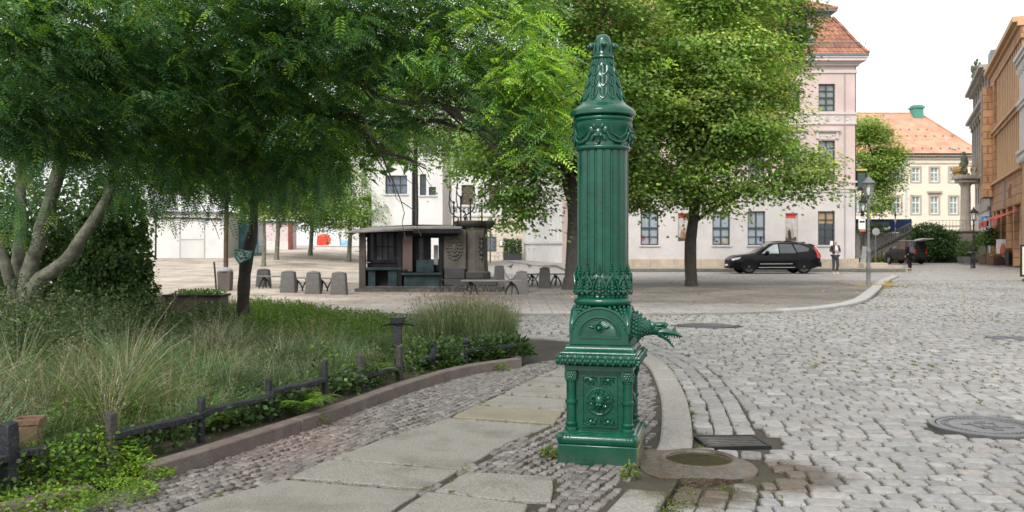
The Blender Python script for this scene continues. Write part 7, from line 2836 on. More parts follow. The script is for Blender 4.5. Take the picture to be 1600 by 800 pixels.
# balcony portico at the end
pt = thing('portico', 'stone portico with a round column carrying a balcony, end of the grey building', 'portico', (44.55, 88., 2.6))
mb = MB()
M_portico = mat('brown_grey_stone', (.27, .235, .19), rough=.85, var=.25, scale=1.3, bump=.4, bscale=12)
for (x_, y_) in ((0, 0), (2.2, .5)):
 q = MB().lathe([(.68, 0), (.68, .3), (.6, .35), (.56, .5), (.5, .6), (.44, 4.6), (.5, 4.75), (.62, 4.9), (.66, 5.0)], 20, (x_, y_, 0))
 build('column', q, M_portico, pt)
q = MB()
q.box(-.72, 2.9, -.75, .8, 5.0, 5.35)
q.box(-.9, 3.1, -.95, .95, 5.352, 5.75)
build('balcony_slab', q, M_portico, pt, bevel=.06, seg=2)
q = MB()
mgold = mat('gilded_iron', (.42, .27, .07), rough=.4, var=.4, scale=4, metal=.4)
for (a, b_) in (((-.8, -.85), (2.9, -.85)), ((-.8, -.85), (-.8, .85))):
 A, B = Vector((*a, 0)), Vector((*b_, 0))
 q.tube([A + Vector((0, 0, 6.6)), B + Vector((0, 0, 6.6))], .05, 5)
 for i in range(9):
  p = A.lerp(B, i / 8)
  q.tube([p + Vector((0, 0, 5.75)), p + Vector((.08, .05, 6.1)), p + Vector((-.08, -.05, 6.35)), p + Vector((0, 0, 6.6))], .045, 5)
  q.tube([p + Vector((.18 * math.cos(t), .18 * math.cos(t), 6.2 + .2 * math.sin(t))) for t in np.linspace(0, 2 * PI, 8)], .04, 4, False)
build('gilded_railing', q, mgold, pt)
q = MB()
for (c, r) in (((-.5, -.6, 6.1), (.4, .4, .4)), ((-.5, -.6, 6.7), (.42, .34, .5)), ((-.45, -.6, 7.3), (.34, .3, .45)), ((-.5, -.6, 7.8), (.2, .2, .25)), ((-.3, -.6, 7.0), (.3, .25, .3))):
 q.ball(c, r, 9, 6)
stt2 = thing('balcony_statue', 'dark mossy seated statue on the portico balcony', 'statue', (44.55, 88., 2.6))
build('figure', q, bpy.data.materials['verdigris_stone'], stt2)
build('base', MB().box(-.8, .0, -.85, -.15, 5.752, 5.9), M_stone_dark, stt2)
bl = thing('balustrade', 'grey iron terrace railing beside the column', 'railing', (42.9, 80.3, 2.75))
q = MB()
for i in range(22):
 q.bar((-5.5 + i * .3, 0, 0), (-5.5 + i * .3, 0, .95), .02)
build('bars', q, bpy.data.materials['grey_iron'], bl, smooth=0)
build('handrail', MB().bar((-5.6, 0, .97), (1.0, 0, .97), .035), bpy.data.materials['grey_iron'], bl, smooth=0)
build('bottom_rail', MB().bar((-5.6, 0, .1), (1.0, 0, .1), .04), bpy.data.materials['grey_iron'], bl, smooth=0)
# ================================================================== fence round the bed
M_fence = mat('charcoal_timber', (.018, .019, .023), rough=.6, var=.4, scale=7, bump=.5, bscale=40, dirt=(.06, .064, .072), dscale=6, damt=.6, spec=.3)
M_fence_old = mat('weathered_timber', (.042, .038, .035), rough=.85, var=.4, scale=8, bump=.7, bscale=40, dirt=(.05, .045, .04), dscale=4, damt=.6)
FL = KD - KN * .19


def fence_at(px):
 pxs = 800 + FL[:, 0] / FL[:, 1] * F
 return Vector((float(np.interp(px, pxs, FL[:, 0])), float(np.interp(px, pxs, FL[:, 1])), 0))


fe = thing('garden_fence', 'low charcoal fence of short uprights and a single rail along the planting bed', 'fence', tuple(fence_at(313)))
posts = [(18, .47, .078, 0), (177, .42, .06, 1), (313, .39, .046, 0), (420, .42, .044, 0), (508, .45, .052, 0), (567, .42, .062, 1), (624, .42, .062, 1), (677, .40, .055, 0), (728, .40, .05, 2)]
tops = []
for px, h_, w_, kind in posts:
 b_ = fence_at(px)
 yaw = math.atan2(KN[0][1], KN[0][0]) + rng.normal(0, .1)
 q = MB()
 lean = rng.normal(0, .012, 2)
 if kind == 2:
  q.lathe([(.034, -.05), (.034, .08), (.024, .1), (.022, h_ - .13), (.032, h_ - .12), (.032, h_ - .10), (.02, h_ - .09)], 14, tuple(b_))
  q.ball((b_.x, b_.y, h_ - .055), .046, 14, 9)
 else:
  n_ = 7
  vs, fs = [], []
  for i in range(n_):
   t = i / (n_ - 1)
   s_ = w_ / 2 * (1.08 - .12 * t + rng.normal(0, .05 if kind == 1 else .025))
   for a in range(4):
    an_ = yaw + PI / 4 + a * PI / 2
    vs.append((b_.x + lean[0] * t + s_ * 1.35 * math.cos(an_), b_.y + lean[1] * t + s_ * 1.35 * math.sin(an_), -.05 + (h_ + .05) * t + (rng.normal(0, .008) if i == n_ - 1 else 0)))
  for i in range(n_ - 1):
   for a in range(4):
    c_ = (a + 1) % 4
    fs.append((i * 4 + a, i * 4 + c_, i * 4 + 4 + c_, i * 4 + 4 + a))
  fs.append(tuple((n_ - 1) * 4 + a for a in range(4)))
  q.add(vs, fs)
 build('upright', q, M_fence_old if kind == 1 else M_fence, fe, world=True, bevel=.006, seg=2, smooth=30, label={1: 'weathered grey splintered upright', 2: 'round iron upright with ball top'}.get(kind))
rails = [(-60, 12, .27), (26, 72, .275), (177, 312, .265), (313, 420, .27), (420, 506, .29), (567, 622, .20), (664, 728, .22), (728, 800, .23)]
for a, b_, z in rails:
 q = MB()
 n_ = 6
 for i in range(n_):
  pa, pb_ = fence_at(a + (b_ - a) * i / n_), fence_at(a + (b_ - a) * (i + 1) / n_)
  q.bar(pa + Vector((0, 0, z + .006 * math.sin(i))), pb_ + Vector((0, 0, z + .006 * math.sin(i + 1))), .075, .045)
 build('rail', q, M_fence, fe, world=True, bevel=.006, smooth=0)
x, y = X_(621, 10.6), 10.6
po = thing('post', 'taller black post with flat cap and short cross-arm among the grass near the lavender', 'post', (x, y, .05))
build('shaft', MB().sqlathe([(.045, 0), (.05, .3), (.045, .52)]), M_fence, po, bevel=.006)
build('cap', MB().box(-.075, .075, -.07, .07, .522, .60), M_dark, po, bevel=.008)
build('cross_arm', MB().tube([(-.17, 0, .50), (-.08, 0, .515), (.0, -.052, .51), (.12, -.03, .52), (.2, 0, .50)], .014, 6), M_dark, po)
pt_ = thing('terracotta_pot', 'square terracotta-coloured pot half hidden in the grass behind the nearest fence upright', 'pot', (-3.08, 5.72, .06), R(12))
build('pot', MB().sqlathe([(.055, 0), (.07, .30), (.078, .30), (.078, .34), (.065, .34), (.062, .30)]), mat('terracotta', (.15, .085, .05), rough=.8, var=.25), pt_, bevel=.005)
build('soil', MB().box(-.062, .062, -.062, .062, .29, .31), M_dark, pt_)
# trough in the bed
tg = thing('planter_trough', 'weathered brown planter trough standing in the bed left of the dark leaning trunk', 'planter', (X_(308, 16.6), 16.6, .05))
mtr = mat('weathered_brown_board', (.105, .085, .07), rough=.85, var=.35, scale=5, bump=.6, bscale=18, dirt=(.05, .042, .035), dscale=2, damt=.6)
build('trough', MB().sqlathe([(.46, 0), (.51, .50), (.455, .50), (.44, .42)], asp=.5), mtr, tg, bevel=.008)
q = MB()
q.box(-.54, .54, -.29, -.215, .505, .545)
q.box(-.54, .54, .215, .29, .505, .545)
q.box(-.54, -.46, -.213, .213, .505, .545)
q.box(.46, .54, -.213, .213, .505, .545)
build('rim', q, M_dark, tg, bevel=.004)
n = 260
V, Fq, C = leaves(np.stack([rng.uniform(-.42, .42, n), rng.uniform(-.18, .18, n), .42 + rng.random(n) * .2], 1), rng.normal(0, 1, (n, 3)), np.array([0, 0, 1.]) + rng.normal(0, .5, (n, 3)), .07, .04, pick(n, [FRESH, OLIVE], [.7, .3]))
stuff(np_obj('planting', V, Fq, M_leaf, tg, C))
lw = thing('stone_curb_block', 'low pale stone block with moss behind the planter trough', 'block', (X_(285, 20.5), 20.5, .0))
build('block', MB().box(-.85, .95, -.2, .2, 0, .36), mat('pale_mossy_stone', (.3, .28, .25), rough=.9, var=.2, dirt=(.12, .12, .06), dscale=1.5, damt=.7), lw, bevel=.03)
n = 500
V, Fq, C = leaves(np.stack([rng.uniform(.0, .95, n), rng.uniform(-.25, .2, n), .34 + rng.random(n) * .14], 1), rng.normal(0, 1, (n, 3)), np.array([0, 0, 1.]) + rng.normal(0, .5, (n, 3)), .07, .04, pick(n, [FRESH, (.07, .14, .03)], [.5, .5]))
np_obj('moss', V, Fq, M_leaf, lw, C)
# bin
bn = thing('litter_bin', 'brown-grey litter bin with a pale lid at the foot of the slim trunk', 'litter bin', (X_(352, 29.6), 29.6, 0))
build('body', MB().sqlathe([(.2, 0), (.22, .62), (.2, .64)], asp=.8), mat('bin_brown', (.075, .062, .055), rough=.6, var=.2), bn, bevel=.02)
build('lid', MB().lathe([(.24, .64), (.24, .69), (.16, .76), (0, .78)], 14), mat('pale_lid', (.27, .27, .27), rough=.5), bn)
build('bracket', MB().tube([(-.3, 0, 0), (-.33, .02, .4), (-.37, 0, .95)], .035, 6), M_fence_old, bn)
# sign nailed to the leaning trunk
gs = thing('sign_board', 'small teal and white board with scrawled graffiti on the dark leaning trunk', 'sign', (X_(380, 15.6), 15.62, 1.33), R(-6))
build('board', MB().prism([(-.16, 0, -.06), (-.09, 0, -.16), (.12, 0, -.06), (.15, 0, .07), (-.17, 0, .10)], (0, .02, 0)), mat('teal_board', (.10, .33, .30), rough=.5, var=.2), gs)
q = MB()
for pts in ([(-.14, .06), (.0, .03), (-.06, -.04), (.1, -.02)], [(-.12, -.02), (-.05, -.12), (.02, -.06)], [(.02, .06), (.12, .04), (.05, .0)], [(-.03, .08), (-.09, .0), (-.01, -.02)]):
 for (a, b_) in zip(pts[:-1], pts[1:]):
  q.bar((a[0], -.008, a[1]), (b_[0], -.008, b_[1]), .018, .012)
build('scrawl', q, M_white, gs, smooth=0)
q = MB()
for pts in ([(-.15, .085), (.02, .05)], [(-.07, -.06), (.07, -.04)], [(.0, .03), (.06, -.06)]):
 for (a, b_) in zip(pts[:-1], pts[1:]):
  q.bar((a[0], -.014, a[1]), (b_[0], -.014, b_[1]), .012, .01)
build('dark_scrawl', q, M_dark, gs, smooth=0)

# ================================================================== bollards, chains, benches


def bollard(loc, w_, h_, label, rz=0, asp=.8):
 t = thing('stone_bollard', label, 'bollard', loc, rz, 'stone bollards round the kiosk')
 build('shaft', MB().sqlathe([(w_ / 2, -.05), (w_ / 2 * .97, .06), (w_ / 2 * .82, h_ - .03)], asp=asp), M_bollard, t, bevel=.03, seg=2)
 build('cap', MB().sqlathe([(w_ / 2 * .815, h_ - .03), (w_ / 2 * .75, h_), (w_ / 2 * .2, h_ + .035)], asp=asp), M_bollard, t, bevel=.012)
 return t


BL = [(412, 448, .5, .62, 'far left stone bollard, next to the dark leaning trunk', 0), (451, 457, .50, .66, 'second stone bollard from the left in the row of four', 0),
  (490, 459, .48, .66, 'third stone bollard from the left, in the row left of the kiosk', 0), (530, 460, .50, .66, 'stone bollard standing directly left of the kiosk', 0),
  (815, 457, .45, .66, 'grey stone bollard at the right end of the long bench', 0), (851, 450, .43, .70, 'stone bollard between the two short ends of the rear bench', 0), (780, 441, .46, .66, 'greenish stone bollard further back beside the fountain', 0), (753, 440, .55, .5, 'low dark block-like bollard touching the fountain steps', 0)]
for (px, py, w_, h_, lab, rz) in BL:
 bollard((*gp(px, py), 0), w_, h_, lab, rz)
M_chain = mat('chain_iron', (.05, .05, .052), rough=.5)


def chain(a, b_, sag, label):
 a, b_ = Vector(a), Vector(b_)
 t = thing('chain', label, 'chain', tuple(a), 0, 'chains between bollards')
 q = MB()
 n_ = 22
 P = [a.lerp(b_, i / n_) - Vector((0, 0, sag * 4 * (i / n_) * (1 - i / n_))) for i in range(n_ + 1)]
 for i in range(n_):
  m = (P[i] + P[i + 1]) / 2
  d = (P[i + 1] - P[i]).normalized()
  L_ = (P[i + 1] - P[i]).length * .62
  s_ = d.cross(Vector((0, 0, 1))).normalized() if i % 2 else d.cross(Vector((0, 1, 0))).normalized()
  q.tube([m + d * L_ * math.cos(t_) + s_ * .022 * math.sin(t_) for t_ in np.linspace(0, 2 * PI, 9)], .009, 4, False)
 build('links', q, M_chain, t, world=True)
 build('ring', MB().tube([a + Vector((.03 * math.cos(t_), 0, .03 * math.sin(t_))) for t_ in np.linspace(0, 2 * PI, 9)], .01, 5, False), M_chain, t, world=True)


g = lambda px, py, z=0: Vector((*gp(px, py), z))
chain(g(815, 457) + Vector((-.2, 0, .5)), g(780, 441) + Vector((.2, 0, .5)), .22, 'sagging chain from the grey bollard back to the greenish bollard')
chain(g(815, 457) + Vector((.2, 0, .52)), g(851, 450) + Vector((-.2, 0, .52)), .2, 'sagging chain between the two right-hand stone bollards')
chain(g(815, 457) + Vector((-.2, -.1, .45)), Vector((-2.2, 28.3, .42)), .33, 'long sagging chain behind the front bench reaching to the kiosk')
M_benchw = mat('grey_bench_timber', (.14, .13, .12), rough=.7, var=.25, scale=5, dirt=(.07, .065, .06), dscale=2, damt=.5)


def bench(loc, rz, L_, label, legs, seat=True):
 t = thing('iron_bench', label, 'bench', loc, rz, 'backless benches round the kiosk')
 q = MB()
 for k in range(3):
  q.box(-L_ / 2, L_ / 2, -.2 + k * .14, -.08 + k * .14, .40, .44)
 build('seat', q, M_benchw, t, bevel=.006)
 for x_ in legs:
  q = MB()
  for s_ in (-1, 1):
   q.tube([(x_ - .06, s_ * .16, .39), (x_ + .02, s_ * .09, .28), (x_ + .0, s_ * .12, .15), (x_ - .02, s_ * .2, 0)], [.02, .026, .024, .02], 6)
   q.tube([(x_ - .02, s_ * .02, .39), (x_ + .1 * s_, s_ * .02, .26), (x_ + .17 * s_, s_ * .02, .12), (x_ + .2 * s_, s_ * .02, 0)], [.02, .028, .026, .022], 6)
  q.tube([(x_ + .05 * math.cos(a), 0, .31 + .05 * math.sin(a)) for a in np.linspace(0, 2 * PI, 9)], .014, 5, False)
  build('leg', q, M_iron, t)
 return t


bench((X_(768, 27.2), 27.2, 0), R(-1), 1.85, 'long backless bench with a grey timber seat in front of the fountain', (-.62, .62))
bench((X_(851, 33.4), 33.4, 0), R(2), 1.5, 'bench partly hidden behind the right-hand stone bollards', (-.45, .42))
bench((X_(432, 31.0), 31., 0), 0, 1.3, 'bench seen in the gap between the first and second stone bollards', (-.4, .32))
bench((X_(472, 29.4), 29.4, 0), 0, .95, 'bench seen between the second and third stone bollards', (-.18, .2))
bench((X_(511, 29.2), 29.2, 0), 0, .95, 'bench seen between the third and fourth stone bollards', (-.18, .2))

# ================================================================== kiosk
KY = 29.
SK = F / KY
kx = lambda px: (px - 800) / SK
kz = lambda py: CH - (py - HZ) / SK
M_kdark = mat('black_timber', (.009, .009, .010), rough=.7, var=.5, scale=4, dirt=(.022, .021, .02), dscale=2, damt=.6, spec=.15)
M_kgrey = mat('grimy_grey_glass', (.035, .038, .044), rough=.3, var=.7, scale=2.2, spec=.25)
M_kteal = mat('dark_teal_boards', (.012, .024, .027), rough=.6, var=.6, scale=3, dirt=(.04, .06, .06), dscale=2.5, damt=.5, spec=.2)
kq = thing('kiosk', 'dark timber kiosk with grimy lattice windows and a pale sloping roof', 'kiosk', (kx(640), KY, 0))


def kb(name, m, boxes, parent=None, **kw):
 q = MB()
 for (a, b_, y0, y1, z0, z1) in boxes:
  q.box(kx(a), kx(b_), KY + y0, KY + y1, z0, z1)
 return build(name, q, m, parent or kq, world=True, smooth=0, **kw)


kb('base_step', M_stone_dark, [(556, 715, -.25, 3.4, -.02, .10), (561, 705, -.05, 3.3, .10, .17)], bevel=.01)
kb('back_wall', M_kdark, [(566, 640, 2.6, 2.7, .17, 2.02), (684, 716, 2.6, 2.7, .17, 2.02), (640, 664, 2.6, 2.7, .17, 1.0), (664, 684, 2.6, 2.7, .17, 1.0), (640, 684, 2.6, 2.7, 1.75, 2.02)])
kb('side_wall', M_kdark, [(566, 568, .1, 2.6, .17, .75), (566, 568, .1, 2.6, 1.75, 2.0)])
for (a, b_) in ((561, 571), (621, 628), (686, 692)):
 kb('corner_post', M_kdark if a > 600 else mat('brown_black_post', (.05, .04, .035), rough=.8, var=.4), [(a, b_, -.02, .14, .17, 2.0)], bevel=.01)
kb('pillar', mat('brown_red_panel', (.07, .045, .036), rough=.8, var=.25, scale=2, dirt=(.08, .05, .04), dscale=2, damt=.5), [(629, 644, .0, .2, kz(424), 2.0)])
# left lattice window
fr = kb('window', M_kdark, [(571, 576, .3, .36, .95, 1.95), (582, 586, .3, .36, .95, 1.95), (613, 617, .3, .36, .95, 1.95), (576, 621, .302, .358, 1.88, 1.96), (576, 621, .302, .358, .92, 1.02), (586, 613, .304, .356, 1.43, 1.47), (594.5, 596, .306, .354, 1.0, 1.9), (603.5, 605, .306, .354, 1.0, 1.9), (617, 621, .304, .356, 1.43, 1.47)])
kb('pane', M_kgrey, [(576, 621, .33, .34, 1.0, 1.9)], fr)
# right bay window with see-through gaps
fr = kb('window', M_kdark, [(645, 653, .3, .36, .8, 1.9), (660, 672, .3, .36, .8, 1.9), (684, 690, .3, .36, .8, 1.9), (645, 690, .302, .358, 1.74, 1.92), (645, 690, .302, .358, .66, .84)])
kb('pane', M_kgrey, [(653, 660, .33, .34, .84, 1.74)], fr)
kb('bright_gap_panel', mat('pale_through_view', (.25, .25, .25), rough=.6, var=.4, scale=3), [(676, 683, .4, .42, .85, 1.5)], fr)  # pale panel painting in the bright view through the gap
kb('counter', M_kteal, [(572, 628, -.06, .3, .70, .78), (575, 586, .02, .24, .17, .70), (606, 620, .02, .24, .17, .70), (628, 690, -.08, .3, .54, .61), (631, 688, .02, .28, .17, .54)])
kb('shelf', M_kteal, [(650, 677, .1, .25, .62, 1.02)])
kb('lower_panel', M_kdark, [(571, 629, .34, .4, .17, .92), (629, 692, .34, .4, .17, .66)])
q = MB()
q.prism([(kx(545), KY - .5, 1.88), (kx(648), KY - .45, 2.03), (kx(722), KY - .35, 2.03), (kx(722), KY + 3.2, 2.17), (kx(640), KY + 3.2, 2.19), (kx(556), KY + 3.2, 2.12)], (0, 0, .05))
rf = build('roof', q, mat('pale_roof_felt', (.17, .16, .145), rough=.85, var=.35, scale=1.5, dirt=(.09, .085, .08), dscale=1, damt=.6), kq, world=True, smooth=0)
q = MB()
q.obox((kx(548), KY - .47, 1.86), Vector((kx(648) - kx(548), .03, .14)), Vector((0, .06, 0)), Vector((0, 0, .07)))
q.obox((kx(648), KY - .44, 1.88), Vector((kx(722) - kx(648), .1, 0)), Vector((0, .06, 0)), Vector((0, 0, .15)))
q.box(kx(628), kx(716), KY - .1, KY + .1, 1.8, 2.0)
build('fascia', q, M_kdark, rf, world=True, smooth=0)
pl = thing('pole', 'thin dark pole rising behind the kiosk roof in front of the white house', 'pole', (kx(646) * 1.12, KY * 1.12, 0))
build('shaft', MB().tube([(0, 0, 0), (0, 0, 4.4)], .055, 8), M_iron, pl)
build('finial', MB().lathe([(.04, 4.4), (.08, 4.45), (.05, 4.55), (0, 4.6)], 8), M_iron, pl)
bs = thing('flower_bowl', 'small dark bowl on the kiosk counter below the brown pillar', 'bowl', (kx(634), KY + .06, .61))
build('bowl', MB().lathe([(.05, 0), (.09, .03), (.1, .08), (.09, .09)], 12), M_kdark, bs)
build('contents', MB().ball((0, 0, .12), (.09, .08, .09), 8, 6), mat('dark_brown', (.05, .03, .02), rough=.8, var=.5), bs)

# stone fountain with bowls and wrought-iron scrolls
fo = thing('stone_fountain', 'blackened stone fountain with carved panel, bowls and wrought-iron rods beside the kiosk', 'fountain', (kx(735), KY + .3, 0))


def fbx(name, boxes, m=M_stone_dark, **kw):
 return kb(name, m, boxes, fo, **kw)


fbx('steps', [(688, 787, -.35, 2.4, -.02, .18), (694, 776, -.1, 2.2, .18, .40), (728, 756, -.02, 1.8, .40, .62), (694, 726, .0, 2.0, .40, .75)], mat('black_stone', (.022, .021, .02), rough=.6, var=.5, scale=3, dirt=(.06, .055, .05), dscale=2, damt=.5), bevel=.02)
M_fs = mat('sooty_sandstone', (.065, .056, .045), rough=.85, var=.4, scale=2.5, bump=.7, bscale=16, dirt=(.035, .032, .028), dscale=1.6, damt=.8)
pnl = fbx('carved_panel', [(692, 728, .05, .6, .70, 2.0)], M_fs, bevel=.02)
q = MB()
cx_, cz_ = kx(710), 1.42
for r_, nn_, s_ in ((.30, 20, .05), (.2, 14, .055), (.1, 8, .05)):
 for i in range(nn_):
  a = 2 * PI * i / nn_
  q.ball((cx_ + r_ * .8 * math.cos(a), KY + .04, cz_ + r_ * 1.25 * math.sin(a)), (s_, .05, s_), 7, 5)
q.ball((cx_, KY + .03, cz_), (.07, .07, .12), 8, 6)
build('carving', q, M_fs, pnl, world=True)
q = MB()
oct_ = lambda r: r
q.lathe([(.50, .40), (.50, .60), (.42, .66), (.40, .9), (.39, 2.0), (.42, 2.06)], 8, (kx(742), KY + .5, 0))
pil = build('pillar', q, M_fs, fo, world=True, smooth=20)
q = MB()
for a0 in (-.39 * 2, .0):
 for i in range(12):
  a = 2 * PI * i / 12
  q.ball((kx(752) + .05 * math.cos(a), KY + .13, 1.45 + .3 * math.sin(a)), (.035, .04, .05), 6, 5)
for zz in (1.1, 1.25, 1.45, 1.6, 1.75):
 q.ball((kx(752), KY + .14, zz), (.05, .05, .08), 7, 5)
build('carving', q, M_fs, pil, world=True)
for (px, dy, r_) in ((736, .40, .42), (756, .75, .36), (720, .9, .28)):
 q = MB().lathe([(.16, 2.02), (.22, 2.06), (r_ * .8, 2.14), (r_, 2.22), (r_ * 1.02, 2.29), (r_ * .92, 2.30), (r_ * .8, 2.24)], 20, (kx(px), KY + dy, 0), rf=lambda r, z, a: r * (1 + .04 * math.cos(a * 10)) if z < 2.2 else r)
 build('bowl', q, M_stone_dark, fo, world=True, smooth=50)
for (px, dy, py0, sgn) in ((707, .6, 316, 1), (719, .35, 308, 1), (734, .45, 312, -1)):
 x_ = kx(px)
 q = MB()
 zt = kz(py0)
 q.tube([(x_, KY + dy, 2.0), (x_, KY + dy, zt)], .028, 6)
 q.ball((x_, KY + dy, zt + .02), .05, 8, 6)
 q.tube([(x_ + a * -sgn * (1), KY + dy, zt + b_) for a, b_ in ((0, 0), (.1, .1), (.14, .25), (.10, .4), (.13, .6), (.13, 1.0))], [.02, .02, .018, .018, .016, .012], 6)
 q.tube([(x_ + a * sgn, KY + dy, zt + b_) for a, b_ in ((-.13, .45), (-.15, -.05), (-.10, -.3), (.02, -.42), (.14, -.48), (.18, -.62), (.16, -.75))], [.014, .02, .022, .022, .022, .018, .01], 6)
 q.tube([(x_ + a * sgn, KY + dy, zt + b_) for a, b_ in ((.16, -.5), (.1, -.62), (.13, -.74), (.2, -.8))], [.016, .02, .018, .008], 6)
 build('iron_scroll', q, M_iron, fo, world=True)


# ================================================================== cars


def loft_car(st, name, m, parent, ny=1):
 """st rows: x, zbot, zsh, ztop, w, wt -> smooth shell"""
 S = np.array(st)
 xs_ = np.linspace(S[0, 0], S[-1, 0], 56)
 D_ = np.stack([np.interp(xs_, S[:, 0], S[:, k]) for k in range(6)], 1)
 for k in range(1, 6):       # soften
  D_[1:-1, k] = .25 * D_[:-2, k] + .5 * D_[1:-1, k] + .25 * D_[2:, k]
 vs, fs = [], []
 for (x_, zb, zs, zt, w_, wt) in D_:
  half = [(0, zb), (w_ * .82, zb), (w_ * .97, zb + .10), (w_, zb + .28 * (zs - zb) / .7), (w_ * 1.0, zb + .8 * (zs - zb)), (w_ * .97, zs), (wt + .25 * (w_ * .97 - wt) * (1 - min(1, (zt - zs) / .5)), zt - .05 * min(1, (zt - zs) / .3)), (wt * .8, zt), (0, zt + .01)]
  ring = [(x_, y_, z) for y_, z in half] + [(x_, -y_, z) for y_, z in half[-2:0:-1]]
  vs += ring
 k = 16
 for i in range(len(xs_) - 1):
  for j in range(k):
   q = (j + 1) % k
   fs.append((i * k + j, i * k + q, (i + 1) * k + q, (i + 1) * k + j))
 fs.append(tuple(range(k)))
 fs.append(tuple((len(xs_) - 1) * k + j for j in range(k)))
 o = build(name, MB().add(vs, fs), m, parent, smooth=38)
 return o, D_


def side_y(D_, x_, z, off=.004):
 r = [float(np.interp(x_, D_[:, 0], D_[:, k])) for k in range(6)]
 _, zb, zs, zt, w_, wt = r
 if z >= zs:
  wtt = wt + .25 * (w_ * .97 - wt) * (1 - min(1, (zt - zs) / .5))
  t = min(1, (z - zs) / max(.01, zt - .05 * min(1, (zt - zs) / .3) - zs))
  return w_ * .97 + (wtt - w_ * .97) * t + off
 return w_ * 1.0 + off


def side_poly(D_, pts, s_, off=.006, th=.004, nsub=5):
 """closed outline in x,z mapped on the car's side"""
 P = []
 n_ = len(pts)
 for i in range(n_):
  a, b_ = pts[i], pts[(i + 1) % n_]
  for j in range(nsub):
   t = j / nsub
   x_, z = a[0] + (b_[0] - a[0]) * t, a[1] + (b_[1] - a[1]) * t
   P.append(Vector((x_, s_ * side_y(D_, x_, z, off), z)))
 return P


M_carblack = mat('black_car_paint', (.003, .003, .0035), rough=.12, var=.1, spec=.22, coat=.0)
M_cargls = mat('car_glass', (.045, .05, .052), rough=.04, var=.3, spec=.9)
M_carglp = mat('car_glass_painted_reflection', (.34, .38, .37), rough=.06, var=.4, scale=1.4, spec=.9)  # pale base colour stands in for a reflection on the front side windows
M_tyre = mat('tyre', (.008, .008, .009), rough=.85, var=.2, spec=.15)
M_rim = mat('black_rim', (.07, .07, .074), rough=.25, var=.1)
M_trimb = mat('black_plastic', (.007, .007, .008), rough=.6, var=.1, spec=.15)
M_tail = mat('tail_light', (.55, .03, .01), rough=.15, var=.1, spec=.7)
M_head = mat('head_light', (.55, .56, .58), rough=.1, var=.2, spec=.8)
M_chrome = mat('bright_strip', (.45, .46, .47), rough=.25, metal=.8)


def wheel(parent, x_, y_, r, s_, spokes=5, rimm=None):
 q = MB(Matrix.Translation((x_, y_, r)) @ Matrix.Rotation(PI / 2, 4, 'X'))
 q.lathe([(r * .70, -.11), (r * .92, -.115), (r * .985, -.09), (r, -.04), (r, .04), (r * .985, .09), (r * .92, .115), (r * .70, .11), (r * .7, -.11)], 32)
 o = build('wheel', q, M_tyre, parent)
 q = MB(Matrix.Translation((x_, y_ + s_ * .075, r)) @ Matrix.Rotation(PI / 2, 4, 'X'))
 q.tube([(r * .67 * math.cos(a), r * .67 * math.sin(a), 0) for a in np.linspace(0, 2 * PI, 33)], r * .045, 6, False)
 for i in range(spokes):
  a = 2 * PI * i / spokes + .3
  for da in (-.16, .16):
   q.bar((r * .12 * math.cos(a), r * .12 * math.sin(a), 0), (r * .66 * math.cos(a + da), r * .66 * math.sin(a + da), 0), r * .09, r * .06)
 q.lathe([(r * .16, -.02), (r * .16, .02)], 16)
 build('rim', q, rimm or M_rim, o, smooth=30)
 q = MB(Matrix.Translation((x_, y_ - s_ * .01, r)) @ Matrix.Rotation(PI / 2, 4, 'X')).lathe([(r * .68, -.03), (r * .68, .03)], 24)
 build('brake_disc', q, mat('brake_grey', (.06, .055, .05), rough=.5) if 'brake_grey' not in bpy.data.materials else bpy.data.materials['brake_grey'], o, smooth=30)


suv = thing('parked_car', 'black estate-like off-road car parked along the pink building, facing left', 'car', (X_(1140, 47), 47.6, .0))
ST = [(0.0, .42, .62, .70, .55, .42), (.05, .30, .72, .80, .74, .56), (.2, .26, .82, .90, .86, .66), (.5, .24, .90, .98, .91, .72), (1.0, .22, .96, 1.05, .94, .76), (1.35, .22, .99, 1.10, .945, .76),
  (1.75, .22, 1.0, 1.36, .95, .68), (2.15, .22, 1.01, 1.58, .95, .62), (2.7, .22, 1.02, 1.66, .95, .61), (3.3, .22, 1.04, 1.66, .95, .60), (3.9, .24, 1.07, 1.61, .94, .58), (4.3, .28, 1.09, 1.52, .92, .56),
  (4.48, .32, 1.09, 1.38, .90, .60), (4.62, .36, 1.08, 1.16, .86, .68), (4.70, .42, .95, 1.0, .80, .68), (4.74, .50, .80, .86, .7, .6)]
body, DS = loft_car(ST, 'body', M_carblack, suv)
